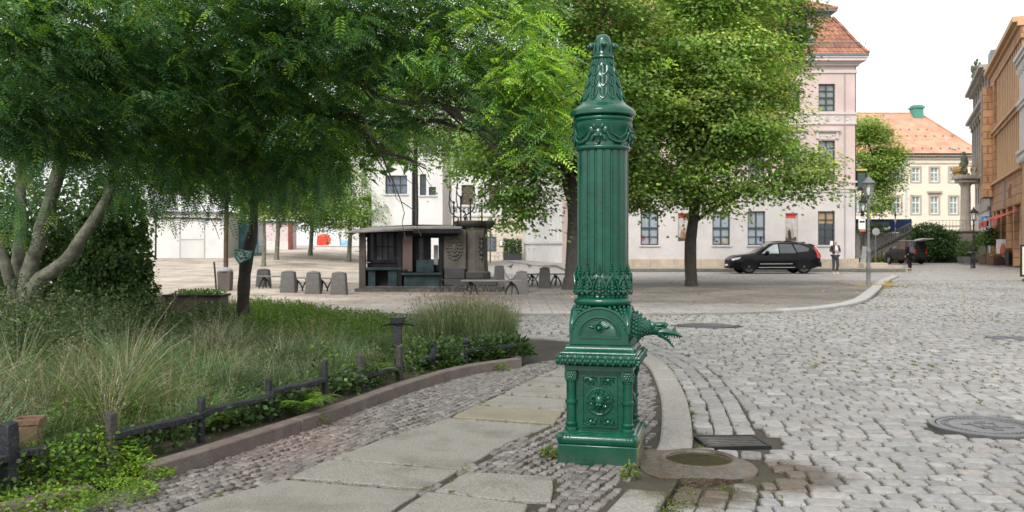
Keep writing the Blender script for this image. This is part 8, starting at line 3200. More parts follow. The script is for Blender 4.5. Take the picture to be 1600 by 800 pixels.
for s_ in (-1, 1):
 wl = [((1.62, 1.07), (2.0, 1.36), (2.28, 1.52), (2.50, 1.545), (2.50, 1.07)), ((2.57, 1.075), (2.57, 1.55), (3.22, 1.555), (3.40, 1.13), (3.36, 1.09)), ((3.47, 1.13), (3.33, 1.545), (3.72, 1.52), (4.14, 1.33), (4.05, 1.18))]
 for i, pts in enumerate(wl):
  q = MB().prism(side_poly(DS, pts, s_, .008, nsub=4), (0, s_ * .004, 0))
  build('side_window', q, M_carglp if i == 0 else M_cargls, suv, smooth=0)
 for x_ in (.93, 3.80):
  wheel(suv, x_, s_ * .865, .372, s_)
  q = MB()
  P = [(x_ + .43 * math.cos(a), s_ * .955, .372 + .43 * math.sin(a)) for a in np.linspace(-.25, PI + .25, 20)]
  q.prism(P, (0, -s_ * .15, 0))
  build('wheel_arch', q, M_trimb, suv, smooth=0)
 q = MB()
 q.ball((1.86, s_ * 1.02, 1.12), (.12, .11, .09), 10, 7)
 q.bar((1.9, s_ * .9, 1.06), (1.9, s_ * 1.0, 1.08), .05)
 build('mirror', q, M_carblack, suv)
 for x0 in (2.30, 3.20):
  q = MB()
  q.box(x0, x0 + .2, s_ * .955 - .012, s_ * .955 + .012, .93, .955)
  build('door_handle', q, M_carblack, suv)
 q = MB()
 for x0, x1, z in ((1.42, 3.32, .335), (1.5, 3.2, .52)):
  q.bar((x0, s_ * .955, z), (x1, s_ * .955, z + .01), .02, .03)
 build('sill_trim', q, M_chrome if s_ < 0 else M_trimb, suv, smooth=0)
 q = MB()
 for x0, z0, x1, z1 in ((1.52, .34, 1.56, 1.02), (2.53, .3, 2.535, 1.06), (3.35, .5, 3.44, 1.1), (3.36, .5, 3.2, .3)):
  q.bar((x0, s_ * .953, z0), (x1, s_ * (.953 if z1 < 1 else .937), z1), .012, .012)
 build('door_seam', q, M_trimb, suv, smooth=0)
 q = MB().prism([(4.30, s_ * .885, 1.38), (4.40, s_ * .90, 1.34), (4.66, s_ * .83, 1.02), (4.735, s_ * .74, .86), (4.5, s_ * .905, .83), (4.47, s_ * .91, 1.0), (4.42, s_ * .91, 1.12)], (.02, s_ * .02, 0))
 build('tail_light', q, M_tail, suv, smooth=0)
 q = MB().prism([(.07, s_ * .70, .79), (.35, s_ * .885, .86), (.52, s_ * .915, .88), (.46, s_ * .92, .78), (.12, s_ * .79, .69)], (-.02, s_ * .012, 0))
 build('headlight', q, M_head, suv, smooth=0)
q = MB().prism([(1.46, -.66, 1.135), (1.46, .66, 1.135), (2.12, .52, 1.575), (2.12, -.52, 1.575)], (-.012, 0, .014))
build('windscreen', q, M_cargls, suv, smooth=0)
q = MB().prism([(4.40, -.5, 1.5), (4.40, .5, 1.5), (4.63, .6, 1.2), (4.63, -.6, 1.2)], (.012, 0, .014))
build('rear_window', q, M_cargls, suv, smooth=0)
build('grille', MB().box(-.01, .03, -.42, .42, .48, .72), M_trimb, suv, smooth=0)
build('number_plate', MB().box(-.03, -.012, -.26, .26, .40, .50), M_white, suv, smooth=0)
build('bumper', MB().box(.0, .10, -.62, .62, .27, .42), M_trimb, suv, bevel=.04, seg=2)
build('rear_bumper', MB().box(4.55, 4.77, -.82, .82, .36, .62), M_trimb, suv, bevel=.05, seg=2)
q = MB().tube([(2.2, -.56, 1.66), (3.0, -.565, 1.71), (3.9, -.55, 1.64)], .018, 6)
q.tube([(2.2, .56, 1.66), (3.0, .565, 1.71), (3.9, .55, 1.64)], .018, 6)
build('roof_rail', q, M_carblack, suv)
q = MB().prism([(3.95, 0, 1.62), (4.12, 0, 1.69), (4.16, 0, 1.60)], (0, .03, 0))
build('antenna', q, M_carblack, suv)
q = MB().prism([(4.25, -.5, 1.545), (4.25, .5, 1.545), (4.52, .5, 1.47), (4.52, -.5, 1.47)], (0, 0, .03))
build('spoiler', q, M_carblack, suv)

# van with raised tailgate
M_van = mat('dark_grey_van_paint', (.028, .027, .023), rough=.25, var=.1, spec=.35)
VR = R(-58)
van = thing('parked_van', 'dark grey van with raised tailgate parked in front of the retaining wall', 'van', (X_(1397, 74), 75.0, -.05), VR)
VT = [(0, .4, .7, .78, .62, .55), (.1, .28, .8, .9, .78, .66), (.5, .26, .92, 1.02, .84, .7), (.75, .26, .95, 1.1, .85, .72), (1.3, .26, .98, 1.56, .85, .68), (1.7, .26, .98, 1.66, .85, .70), (3.4, .28, .98, 1.66, .85, .70), (3.62, .3, .98, 1.62, .84, .70)]
_, DV = loft_car(VT, 'body', M_van, van)
M_orange_in = mat('brown_interior', (.16, .10, .05), rough=.6, var=.4, scale=3)
for s_ in (-1, 1):
 for i, pts in enumerate([((1.0, 1.04), (1.35, 1.48), (1.72, 1.54), (1.72, 1.04)), ((1.8, 1.04), (1.8, 1.54), (2.6, 1.54), (2.6, 1.04)), ((2.7, 1.04), (2.7, 1.54), (3.45, 1.52), (3.45, 1.04))]):
  q = MB().prism(side_poly(DV, pts, s_, .008, nsub=3), (0, s_ * .004, 0))
  build('side_window', q, M_cargls if i != 1 else mat('brown_glass', (.09, .06, .035), rough=.1, var=.5, spec=.8) if s_ < 0 else bpy.data.materials['brown_glass'], van, smooth=0)
 for x_ in (.75, 3.0):
  wheel(van, x_, s_ * .775, .31, s_, 6, M_chrome)
  q = MB().prism([(x_ + .36 * math.cos(a), s_ * .854, .31 + .36 * math.sin(a)) for a in np.linspace(-.2, PI + .2, 16)], (0, -s_ * .15, 0))
  build('wheel_arch', q, M_trimb, van, smooth=0)
 build('tail_light', MB().box(3.60, 3.66, s_ * .74 - .06, s_ * .74 + .06, .72, 1.05), M_tail, van, smooth=0)
 build('mirror', MB().ball((1.05, s_ * .95, 1.08), (.08, .1, .08), 8, 6), M_trimb, van)
 q = MB().bar((1.76, s_ * .856, .35), (1.76, s_ * .853, 1.0), .015)
 q.bar((2.65, s_ * .856, .35), (2.65, s_ * .853, 1.0), .015)
 build('door_seam', q, M_trimb, van, smooth=0)
build('dark_opening_panel', MB().box(3.60, 3.645, -.67, .67, .45, 1.58), mat('unlit_interior_black', (.006, .006, .007), rough=.9), van, smooth=0)  # near-black panel paints the shade of the open load space
q = MB().prism([(3.55, -.72, 1.66), (3.55, .72, 1.66), (4.45, .7, 1.76), (4.45, -.7, 1.76)], (0, 0, .05))
tgt = build('tailgate', q, mat('pale_tailgate', (.55, .56, .56), rough=.3, var=.1), van, smooth=0)
build('rear_bumper', MB().box(3.55, 3.74, -.78, .78, .3, .46), M_trimb, van, bevel=.03)
q = MB().prism([(.83, -.62, 1.13), (.83, .62, 1.13), (1.27, .58, 1.52), (1.27, -.58, 1.52)], (-.012, 0, .012))
build('windscreen', q, M_cargls, van, smooth=0)
build('headlight', MB().box(.02, .08, -.7, -.5, .66, .78), M_head, van, smooth=0)
build('headlight', MB().box(.02, .08, .5, .7, .66, .78), M_head, van, smooth=0)

van.scale = (.8, 1.02, 1.16)

# ================================================================== people


def skin_mesh(name, chains, m, parent, sub=2, root=0):
 """chains: list of [(x,y,z,r), ...] joined where points coincide"""
 vs, rs, es = [], [], []
 idx = {}

 def vid(p):
  k = tuple(round(c, 4) for c in p[:3])
  if k not in idx:
   idx[k] = len(vs)
   vs.append(p[:3])
   rs.append(p[3])
  return idx[k]
 for ch_ in chains:
  for a, b_ in zip(ch_[:-1], ch_[1:]):
   es.append((vid(a), vid(b_)))
 me = bpy.data.meshes.new(name + '_cage')
 me.from_pydata(vs, es, [])
 o = bpy.data.objects.new(name + '_cage', me)
 COL.objects.link(o)
 o.modifiers.new('skin', 'SKIN')
 sk = me.skin_vertices[0].data
 for i, r in enumerate(rs):
  rr = r if isinstance(r, tuple) else (r, r)
  sk[i].radius = rr
  sk[i].use_root = (i == root)
 s_ = o.modifiers.new('sub', 'SUBSURF')
 s_.levels = sub
 s_.render_levels = sub
 dg = bpy.context.evaluated_depsgraph_get()
 me2 = bpy.data.meshes.new_from_object(o.evaluated_get(dg))
 bpy.data.objects.remove(o)
 me2.name = name
 me2.materials.clear()
 me2.polygons.foreach_set('use_smooth', [True] * len(me2.polygons))
 return mesh_obj(name, me2, m, parent)


M_skin = mat('skin', (.42, .24, .17), rough=.5, var=.06)


def hand_chains(w_, d, s_, up):
 """five fingers from wrist w_ along direction d"""
 w_, d, s_ = Vector(w_), Vector(d).normalized(), Vector(s_).normalized()
 pm_ = w_ + d * .05
 pk = w_ + d * .085
 ch_ = [[(*w_, .028), (*pm_, .036), (*pk, .032)]]
 u = Vector(up).normalized()
 for k, (o_, L_) in enumerate(((-.027, .055), (-.009, .068), (.009, .064), (.027, .05))):
  a = pk + s_ * o_
  ch_.append([(*pk, .032), (*(a + d * .02), .010), (*(a + d * (.02 + L_ * .5) + u * .006), .009), (*(a + d * (.02 + L_ * .85) + u * .022), .0075)])
 a = pm_ - s_ * .035
 ch_.append([(*pm_, .036), (*(a + d * .01), .012), (*(a + d * .045 - s_ * .008 + u * .012), .009)])
 return ch_


def person(loc, rz, label, H, arms, legs, clothes, lean=0., head_turn=0., extra=None):
 t = thing('person', label, 'person', loc, rz)
 k = H / 1.75
 S = lambda p: (p[0] * k, p[1] * k, p[2] * k, p[3] * k)
 pel, waist, chest, neck, hb, hm, ht = (0, 0, .95, .13), (0, .0, 1.12, .125), (0, -lean * .3, 1.34, .15), (0, -lean * .7, 1.50, .06), (0, -lean - .01, 1.57, .062), (0, -lean - .015, 1.645, .095), (0, -lean, 1.72, .062)
 ch_ = [[S(p) for p in (pel, waist, chest, neck, hb, hm, ht)]]
 ch_.append([S(hm), S((0, -lean - .108, 1.63, .014))])
 for sd in (-1, 1):
  ch_.append([S(hm), S((sd * .082, -lean - .01, 1.635, .016))])
 for a in arms:
  ch_.append([S(chest)] + [S(p) for p in a['pts']])
  p0, p1 = Vector(a['pts'][-2][:3]), Vector(a['pts'][-1][:3])
  for c in hand_chains(p1, a.get('hd', p1 - p0), a.get('hs', (0, 1, 0)), a.get('hu', (0, -1, 0))):
   ch_.append([S(p) for p in c])
 for l in legs:
  ch_.append([S(pel)] + [S(p) for p in l])
 skin_mesh('body', ch_, M_skin, t, 2)
 # coat / shirt
 tor = [S((0, 0, clothes.get('hem', .9), clothes.get('hemr', .155))), S((0, 0, 1.0, .15)), S((0, .0, 1.13, .15)), S((0, -lean * .3, 1.34, .175)), S((0, -lean * .6, 1.46, .09))]
 cc = [tor]
 for a in arms:
  pts = a['pts']
  cc.append([tor[3]] + [S((p[0], p[1], p[2], p[3] + .018)) for p in pts[:-1]] + [S((*(Vector(pts[-2][:3]).lerp(Vector(pts[-1][:3]), .9)), .042))])
 skin_mesh('jacket', cc, clothes['jacket'], t, 2)
 tc = []
 for l in legs:
  tc.append([S((0, 0, .96, .148))] + [S((p[0], p[1], p[2], p[3] + .014)) for p in l[:-2]] + [S((l[-2][0], l[-2][1], l[-2][2] + .03, .055))])
 skin_mesh('trousers', tc, clothes['trousers'], t, 2)
 for l in legs:
  a, b_ = l[-2], l[-1]
  skin_mesh('shoe', [[S((a[0], a[1] + .05, .045, .048)), S((a[0], a[1] - .02, .05, .055)), S((b_[0], b_[1] - .03, .04, .045)), S((b_[0], b_[1] - .09, .035, .035))]], clothes['shoes'], t, 1)
 if clothes.get('hair'):
  skin_mesh('hair', [[S(p) for p in clothes['hair'][1]]], clothes['hair'][0], t, 2)
 return t, S


mj = mat('dark_grey_jacket', (.035, .035, .042), rough=.8, var=.15)
M_jeans = mat('dark_jeans', (.03, .034, .045), rough=.85, var=.2, scale=8)
M_ws = mat('white_shoe', (.6, .6, .6), rough=.5)
M_blk = mat('black_cloth', (.008, .008, .009), rough=.85, var=.2, spec=.15)
mx_, my_ = gp(1305, 428.5)
man, S = person((mx_, my_, 0), R(10), 'bald man in dark jacket and white shirt by the pink corner building', 1.76,
    [dict(pts=[(-.18, 0, 1.43, .062), (-.27, .02, 1.18, .048), (-.10, -.24, 1.20, .036)], hs=(0, 0, 1)), dict(pts=[(.18, 0, 1.43, .062), (.27, .02, 1.17, .048), (.06, -.25, 1.12, .036)], hs=(0, 0, 1))],
    [[(-.09, 0, .90, .088), (-.10, -.03, .50, .062), (-.10, .02, .10, .045), (-.11, -.08, .045, .04)], [(.09, 0, .90, .088), (.09, -.10, .50, .062), (.08, .0, .10, .045), (.08, -.1, .045, .04)]],
    dict(jacket=mj, trousers=M_jeans, shoes=M_ws, hem=.92))
skin_mesh('shirt', [[S((0, -.115, .96, .09)), S((0, -.11, 1.15, .095)), S((0, -.125, 1.34, .09)), S((0, -.06, 1.47, .05))]], mat('white_shirt', (.62, .64, .68), rough=.7), man, 2)
ph_ = thing('held_paper', 'small pale sheet held up by the bald man', 'paper', (mx_ - .24, my_ - .28, 1.50), R(15))
build('sheet', MB().cbox((-.06, 0, .1), (.16, .006, .22), ry=.1), M_white, ph_, smooth=0)
wx, wy = gp(1421.5, 423)
wom, S = person((wx, wy, 0), R(182), 'long-haired person in black walking away up the street', 1.66,
    [dict(pts=[(-.17, 0, 1.42, .058), (-.22, .04, 1.16, .045), (-.20, -.06, .92, .034)]), dict(pts=[(.17, 0, 1.42, .058), (.22, -.0, 1.16, .045), (.20, -.12, .93, .034)])],
    [[(-.085, 0, .90, .088), (-.085, -.08, .50, .06), (-.085, -.02, .10, .042), (-.085, -.1, .045, .038)], [(.085, 0, .90, .088), (.085, .02, .50, .06), (.085, .12, .12, .042), (.085, .03, .045, .038)]],
    dict(jacket=M_blk, trousers=M_blk, shoes=M_blk, hem=.80, hemr=.18, hair=(mat('dark_hair', (.03, .022, .018), rough=.6, var=.3), [(0, -.04, 1.72, .07), (0, .015, 1.68, .11), (0, .05, 1.58, .10), (0, .07, 1.45, .10), (0, .075, 1.34, .08)])))
bp_ = thing('backpack', 'dark grey backpack on the back of the walking person', 'bag', (wx, wy, 0), R(182))
q = MB()
q.ball((-.02, .22, 1.20), (.16, .10, .22), 12, 8)
q.ball((-.02, .29, 1.12), (.12, .06, .12), 10, 7)
build('bag', q, mat('slate_cloth', (.04, .045, .055), rough=.75, var=.2), bp_)
for s_ in (-1, 1):
 build('strap', MB().tube([(s_ * .09 - .02, .2, 1.36), (s_ * .11, .08, 1.46), (s_ * .12, -.1, 1.40), (s_ * .13, -.15, 1.2)], .018, 6), bpy.data.materials['slate_cloth'], bp_)

# ================================================================== lamps


def lantern(parent, z0, s_, M_=None, mt=M_grey_metal):
 """six-sided tapering lantern; z0 = bottom of the glass"""
 T = (M_ or Matrix.Identity(4))
 q = MB(T)
 R0, R1, Hh = .17 * s_, .27 * s_, .52 * s_
 A = [2 * PI * i / 6 + PI / 6 for i in range(6)]
 for a in A:
  q.bar((R0 * math.cos(a), R0 * math.sin(a), z0), (R1 * math.cos(a), R1 * math.sin(a), z0 + Hh), .025 * s_)
 q.lathe([(R0 * 1.08, z0 - .05 * s_), (R0 * 1.08, z0 + .02 * s_)], 6)
 q.tube([(R1 * 1.02 * math.cos(a), R1 * 1.02 * math.sin(a), z0 + Hh) for a in A + [A[0]]], .022 * s_, 5, False)
 fr_ = build('lantern', q, mt, parent, smooth=25)
 q = MB(T).lathe([(R1 * 1.12, z0 + Hh + .0), (R1 * 1.14, z0 + Hh + .03 * s_), (R1 * .55, z0 + Hh + .18 * s_), (R1 * .5, z0 + Hh + .22 * s_), (R1 * .3, z0 + Hh + .27 * s_), (.05 * s_, z0 + Hh + .31 * s_), (.06 * s_, z0 + Hh + .35 * s_), (.025 * s_, z0 + Hh + .38 * s_), (.03 * s_, z0 + Hh + .42 * s_), (0, z0 + Hh + .46 * s_)], 12)
 build('lantern_hood', q, mt, fr_, smooth=30)
 q = MB(T).lathe([(R0 * .96, z0 + .02 * s_), (R1 * .96, z0 + Hh * .99)], 6)
 build('lantern_glass', q, M_lglass, fr_, smooth=0)
 build('mantle', MB(T).lathe([(.05 * s_, z0), (.06 * s_, z0 + .12 * s_), (.085 * s_, z0 + .16 * s_), (.085 * s_, z0 + .34 * s_), (.03 * s_, z0 + .38 * s_)], 10), M_white, fr_)


M_lglass = bpy.data.materials.new('lantern_glass')
nt, ns, ln, b = nodes_of(M_lglass)
b.inputs['Base Color'].default_value = (.75, .78, .78, 1)
b.inputs['Roughness'].default_value = .08
b.inputs['Alpha'].default_value = .16
M_post = mat('mid_grey_metal', (.13, .135, .14), rough=.4, var=.15)


def lamp_post(loc, h_, label, s_=1., m=M_post):
 t = thing('street_lamp', label, 'street lamp', loc, 0, 'old-fashioned lantern lamps')
 r = .056 * s_
 z1 = h_ - 1.0 * s_
 q = MB().lathe([(r * 2.2, 0), (r * 2.2, .06), (r * 1.75, .12), (r * 1.7, .55), (r * 1.95, .58), (r * 1.95, .64), (r * 1.5, .70), (r * 1.45, 1.15), (r * 1.9, 1.19), (r * 2.0, 1.26), (r * 1.4, 1.32), (r * 1.05, 1.40), (r * 1.0, 2.0), (r * 1.3, 2.02), (r * 1.3, 2.1), (r * .95, 2.12),
     (r * .8, z1 - .35), (r * 1.25, z1 - .32), (r * 1.25, z1 - .26), (r * .75, z1 - .22), (r * .9, z1 - .02), (r * 1.9, z1)], 18)
 build('post', q, m, t, smooth=35)
 lantern(t, z1 + .05 * s_, s_, None, m)
 return t


lx0, ly0 = gp(1357, 445)
lp = lamp_post((lx0, ly0, .02), 4.17, 'grey lantern lamp post on the kerb corner in the middle of the street view', .84)
build('yellow_tag', MB().ball((.06, -.07, 2.62), (.05, .03, .06), 8, 6), mat('yellow_tag', (.65, .5, .02), rough=.5), lp)
struct(build('lamp_footing', MB().prism([(lx0 - .7, ly0 - .9, 0), (lx0 + .8, ly0 - .9, 0), (lx0 + .9, ly0 + 2.5, 0), (lx0 - .4, ly0 + 2.5, 0)], (0, 0, .012)), mat('gravelly_earth', (.22, .19, .15), rough=.9, var=.3, scale=6), smooth=0))
fx, fy = gp(1521.5, 419)
lamp_post((fx, fy, 0), 4.0, 'slender dark lantern lamp post with a bicycle leaning on it', .9, M_iron)
lamp_post((X_(753, 66), 66, 0), 5.6, 'lantern lamp in front of the cream house, half hidden by the linden leaves', 1.25, M_iron)
lm = thing('umbrella_lamp', 'thin lamp pole with a small hat-shaped shade before the slate menu board', 'street lamp', (X_(766, 76), 76, 0))
build('pole', MB().tube([(0, 0, 0), (0, 0, 3.7)], .06, 8), M_post, lm)
build('shade', MB().lathe([(.3, 3.55), (.28, 3.6), (.1, 3.8), (.05, 3.95), (0, 3.97)], 14), M_post, lm)
wl = thing('wall_lantern', 'lantern on a scrolled wall bracket at the corner of the pink building', 'wall lamp', (21.5, 55.75, 3.5))
build('bracket', MB().tube([(0, 0, 0), (.18, -.05, .05), (.3, -.1, .0), (.38, -.1, -.1), (.3, -.1, -.18), (.22, -.08, -.1)], .03, 6), M_iron, wl)
lantern(wl, .1, 1.05, Matrix.Translation((.32, -.1, 0)), M_iron)
bx = thing('corner_sign_box', 'dark projecting sign box with yellow top high on the corner of the pink building', 'sign', (21.52, 56.1, 4.9))  # plain dark sign box with a yellow painted top
build('box', MB().box(.02, .62, -.1, .1, 0, 1.25), M_dark, bx, bevel=.01)
build('top', MB().box(.0, .66, -.12, .12, 1.252, 1.36), mat('yellow_top', (.5, .42, .08), rough=.5), bx)
build('panel', MB().box(.1, .55, -.105, -.1, .2, 1.1), mat('dark_green_panel', (.03, .06, .055), rough=.2), bx, smooth=0)
bn_ = thing('banner_column', 'tall dark green column sign beside the corner of the pink building', 'column', (22.0, 58.2, .1))
build('column', MB().box(-.25, .28, -.2, .2, 0, 2.55), mat('dark_green_column', (.012, .025, .022), rough=.4), bn_, bevel=.02)
build('base', MB().box(-.3, .8, -.3, .3, 0, .12), mat('pale_base', (.36, .38, .38), rough=.6), bn_, bevel=.02)
ad = thing('leaning_board', 'pale leaning board beside the dark column at the pink corner', 'board', (22.55, 57.6, .15), 0)
build('panel', MB().prism([(-.18, 0, .05), (.16, 0, .05), (.30, 0, 1.25), (-.02, 0, 1.3)], (0, .06, 0)), mat('grey_board', (.36, .36, .35), rough=.5, var=.15), ad)
build('foot', MB().box(-.3, .3, -.2, .25, -.03, .05), mat('pale_foot', (.45, .47, .48), rough=.5), ad)
ss = thing('shop_plaque', 'small white and red plaques on the pink building corner below the lantern', 'sign', (21.62, 55.9, 2.35))
build('plaque', MB().box(.0, .42, -.02, .02, .15, .95), M_white, ss, smooth=0)
build('red_strip', MB().box(.05, .42, -.03, -.02, .0, .145), mat('red_strip', (.5, .12, .06), rough=.5), ss, smooth=0)
build('dark_strip', MB().box(.05, .38, -.03, -.021, .55, .66), M_dark, ss, smooth=0)
sg = thing('round_sign', 'round pale traffic sign on a thin grey post at the foot of the stairs', 'traffic sign', (X_(1368, 73), 73, 0))
build('pole', MB().tube([(0, 0, -.05), (0, 0, 2.55)], .06, 8), M_post, sg)
q = MB(Matrix.Translation((0, -.08, 2.6)) @ Matrix.Rotation(PI / 2, 4, 'X')).lathe([(.3, -.02), (.3, .02)], 20)
build('disc', q, mat('pale_sign', (.34, .35, .33), rough=.5, var=.2), sg)
bo = thing('short_post', 'short thin post beside the foot of the stairs', 'post', (X_(1378, 74), 74, 0))
build('shaft', MB().lathe([(.07, -.05), (.06, .1), (.035, .15), (.035, .95), (.06, .97), (.05, 1.05), (0, 1.08)], 10), M_iron, bo)
build('foot_weeds', MB().ball((0, 0, .04), (.22, .2, .1), 8, 5), mat('weed_green', (.09, .15, .03), rough=.9, var=.4, scale=15), bo)

# ================================================================== street furniture on the right
bk = thing('bicycle', 'black bicycle leaning against the slender dark lamp post', 'bicycle', (fx - .12, fy + .1, 0), R(62), ry=0)
for x_ in (-.52, .52):
 q = MB().tube([(x_ + .33 * math.cos(a), 0, .34 + .33 * math.sin(a)) for a in np.linspace(0, 2 * PI, 25)], .022, 6, False)
 wl_ = build('wheel', q, M_tyre, bk)
 q = MB()
 for i in range(10):
  a = PI * i / 5
  q.tube([(x_, 0, .34), (x_ + .32 * math.cos(a), 0, .34 + .32 * math.sin(a))], .003, 4)
 build('spokes', q, M_steel, wl_)
q = MB()
for a, b_ in (((-.52, .34), (-.1, .30)), ((-.1, .30), (-.22, .85)), ((-.52, .34), (-.2, .78)), ((-.1, .3), (.36, .78)), ((-.19, .75), (.36, .82)), ((.34, .9), (.52, .34))):
 q.tube([(a[0], 0, a[1]), (b_[0], 0, b_[1])], .017, 6)
build('frame', q, M_trimb, bk)
build('handlebar', MB().tube([(.24, -.28, 1.0), (.34, -.15, 1.04), (.34, .15, 1.04), (.24, .28, 1.0)], .014, 6), M_steel, bk)
build('saddle', MB().ball((-.24, 0, .9), (.14, .07, .035), 8, 6), M_trimb, bk)
M_brownp = mat('brown_planter', (.085, .05, .038), rough=.6, var=.2)
M_redfl = (.55, .07, .06)


def flower_planter(loc, rz, lx_, label, red=True):
 t = thing('flower_planter', label, 'planter', loc, rz, 'brown planters on the right pavement')
 build('box', MB().sqlathe([(lx_ * .46, 0), (lx_ * .5, .62), (lx_ * .46, .62), (lx_ * .45, .56)], asp=.75), M_brownp, t, bevel=.01)
 n_ = 420
 P = np.stack([rng.uniform(-lx_ * .45, lx_ * .45, n_), rng.uniform(-lx_ * .3, lx_ * .3, n_), .56 + rng.random(n_) * .26], 1)
 C_ = pick(n_, [(.07, .14, .03), FRESH] + ([M_redfl, (.6, .2, .2)] if red else [(.5, .2, .3), (.5, .35, .4)]), [.4, .25, .25, .1], .2)
 V_, F_, C2 = leaves(P, rng.normal(0, 1, (n_, 3)), rng.normal(0, 1, (n_, 3)), .13, .09, C_)
 stuff(np_obj('flowers', V_, F_, M_leaf, t, C2))
 return t


flower_planter((X_(1556.5, 66), 66, 0), R(8), 1.05, 'brown planter full of red flowers before the white pull-up poster')
flower_planter((X_(1543, 70), 70, 0), R(8), 1.1, 'brown planter with pink flowers under the young potted tree', False)
ptree = thing('potted_tree', 'young leafy tree growing from the pink-flowered planter', 'tree', (X_(1541, 70), 70, .55))
q = MB().tube([(0, 0, 0), (.03, 0, .6), (-.03, 0, 1.2)], [.05, .045, .04], 8)
for i in range(8):
 a = rng.uniform(0, 2 * PI)
 limb(q, (0, 0, rng.uniform(.7, 1.2)), (1.0 * math.cos(a), .9 * math.sin(a), rng.uniform(1.3, 2.2)), .025, .006, 0, 4, .06, 5)
build('trunk', q, M_bark, ptree)
n = 1300
P, d, r, k_ = ell_points([(0, 0, 1.5, 1.1, .9, .55), (-.6, 0, 1.2, .6, .6, .4), (.4, 0, 2.0, .6, .6, .4), (.6, .1, 1.2, .6, .5, .4)], n, .3)
V, Fq, C = leaves(P, rng.normal(0, 1, (n, 3)) + np.array([0, 0, -.4]), np.array([0, 0, 1]) + rng.normal(0, .5, (n, 3)), rng.uniform(.12, .22, n), rng.uniform(.08, .14, n), pick(n, [(.06, .12, .03), (.10, .17, .04)], [.6, .4], .25))
np_obj('crown', V, Fq, M_leaf, ptree, C)
leaf_mound('ball_shrub', 'rounded green shrub in a stone tub between the lamp and the retaining wall', 'shrub', (X_(1511, 73), 73, .45), [(0, 0, .75, .78, .7, .68)], 1500, .13, [(.07, .14, .035), (.05, .10, .03)], [.6, .4])
tub = thing('stone_tub', 'square grey stone tub holding the rounded shrub', 'tub', (X_(1511, 73), 73, 0))
build('tub', MB().sqlathe([(.5, 0), (.58, .55), (.5, .55), (.48, .48)]), M_bollard, tub, bevel=.02)
build('soil', MB().box(-.48, .48, -.48, .48, .4, .48), M_dark, tub)
tp_ = thing('tall_pot', 'tall black tapered pot with red flowers beside the shop door', 'pot', (X_(1578.5, 64.5), 64.5, 0))
build('pot', MB().sqlathe([(.22, 0), (.31, 1.0), (.27, 1.0), (.26, .9)]), mat('black_pot', (.014, .016, .02), rough=.4), tp_, bevel=.015)
n = 240
V, Fq, C = leaves(np.stack([rng.normal(0, .17, n), rng.normal(0, .17, n), .95 + rng.random(n) * .28], 1), rng.normal(0, 1, (n, 3)), rng.normal(0, 1, (n, 3)), .12, .08, pick(n, [(.07, .14, .03), M_redfl], [.65, .35], .2))
stuff(np_obj('flowers', V, Fq, M_leaf, tp_, C))
rp = thing('pull_up_poster', 'tall white pull-up poster with a red figure before the shop', 'poster', (X_(1566, 69), 69, 0), R(4))
build('sheet', MB().box(-.46, .46, 0, .03, .1, 1.95), mat('poster_white', (.6, .57, .57), rough=.5), rp, smooth=0)
q = MB()
q.prism([(.05 + .25 * math.cos(a) * (1 - .3 * math.sin(a)), -.008, 1.15 + .5 * math.sin(a)) for a in np.linspace(0, 2 * PI, 16, endpoint=False)], (0, .006, 0))
build('red_figure', q, mat('poster_red', (.5, .14, .09), rough=.5, var=.3, scale=3), rp, smooth=0)
build('foot', MB().box(-.5, .5, -.15, .15, 0, .1), M_dark, rp, bevel=.01)
bs_ = thing('shop_sign', 'small bright blue projecting shop sign with a white mark by the red awnings', 'sign', tuple(sp_pt(14.6, .9, 3.05)))
T = Matrix.Rotation(0, 4, 'Z')
build('panel', MB().box(-.3, .3, -.06, .06, 0, .8), mat('bright_blue', (.02, .25, .48), rough=.4), bs_, bevel=.01)
Mt = WM[bs_] @ Matrix.Translation((0, -.066, .4)) @ Matrix.Rotation(PI / 2, 4, 'X')
text_mesh('white_mark', '8', .6, Mt, M_white, bs_, .004)
build('arm', MB().bar((.0, .0, .82), (.75, .35, .82), .04), M_dark, bs_)
af = thing('pavement_sign', 'black-framed pavement poster stand at the right edge of the street', 'poster stand', (X_(1618, 37.5), 37.5, 0), R(-4))
q = MB()
for (a, b_, c, d) in ((-.62, -.54, .18, 1.52), (.54, .62, .18, 1.52), (-.54, .54, .18, .26), (-.54, .54, 1.44, 1.52)):
 q.box(a, b_, -.03, .03, c, d)
build('frame', q, M_dark, af, bevel=.008)
sht = build('poster_sheet', MB().box(-.54, .54, -.012, .0, .26, 1.44), mat('cream_paper', (.62, .56, .40), rough=.6, var=.08), af, smooth=0)
q = MB()
r2 = np.random.default_rng(5)
for i in range(14):
 c = (r2.uniform(-.42, .42), r2.uniform(1.05, 1.36))
 s_ = r2.uniform(.05, .11)
 q.prism([(c[0] + s_ * math.cos(a), -.0135 - .0004 * i, c[1] + s_ * .8 * math.sin(a)) for a in np.linspace(0, 2 * PI, 8, endpoint=False)], (0, .0015, 0))
build('printed_clouds', q, mat('lilac_print', (.30, .28, .42), rough=.6, var=.3, scale=5), sht, smooth=0)
q = MB()
for i in range(11):
 q.box(-.45, .45 - .2 * r2.random(), -.0135, -.012, .36 + i * .055, .385 + i * .055)
build('printed_lines', q, mat('brown_print', (.38, .33, .24), rough=.7), sht, smooth=0)
q = MB()
q.box(-.45, .45, -.22, .22, 0, .07)
build('base', q, M_trimb, af, bevel=.02)
build('stem', MB().box(-.3, -.24, -.03, .03, .07, .18), M_trimb, af)
build('stem', MB().box(.24, .3, -.03, .03, .07, .18), M_trimb, af)

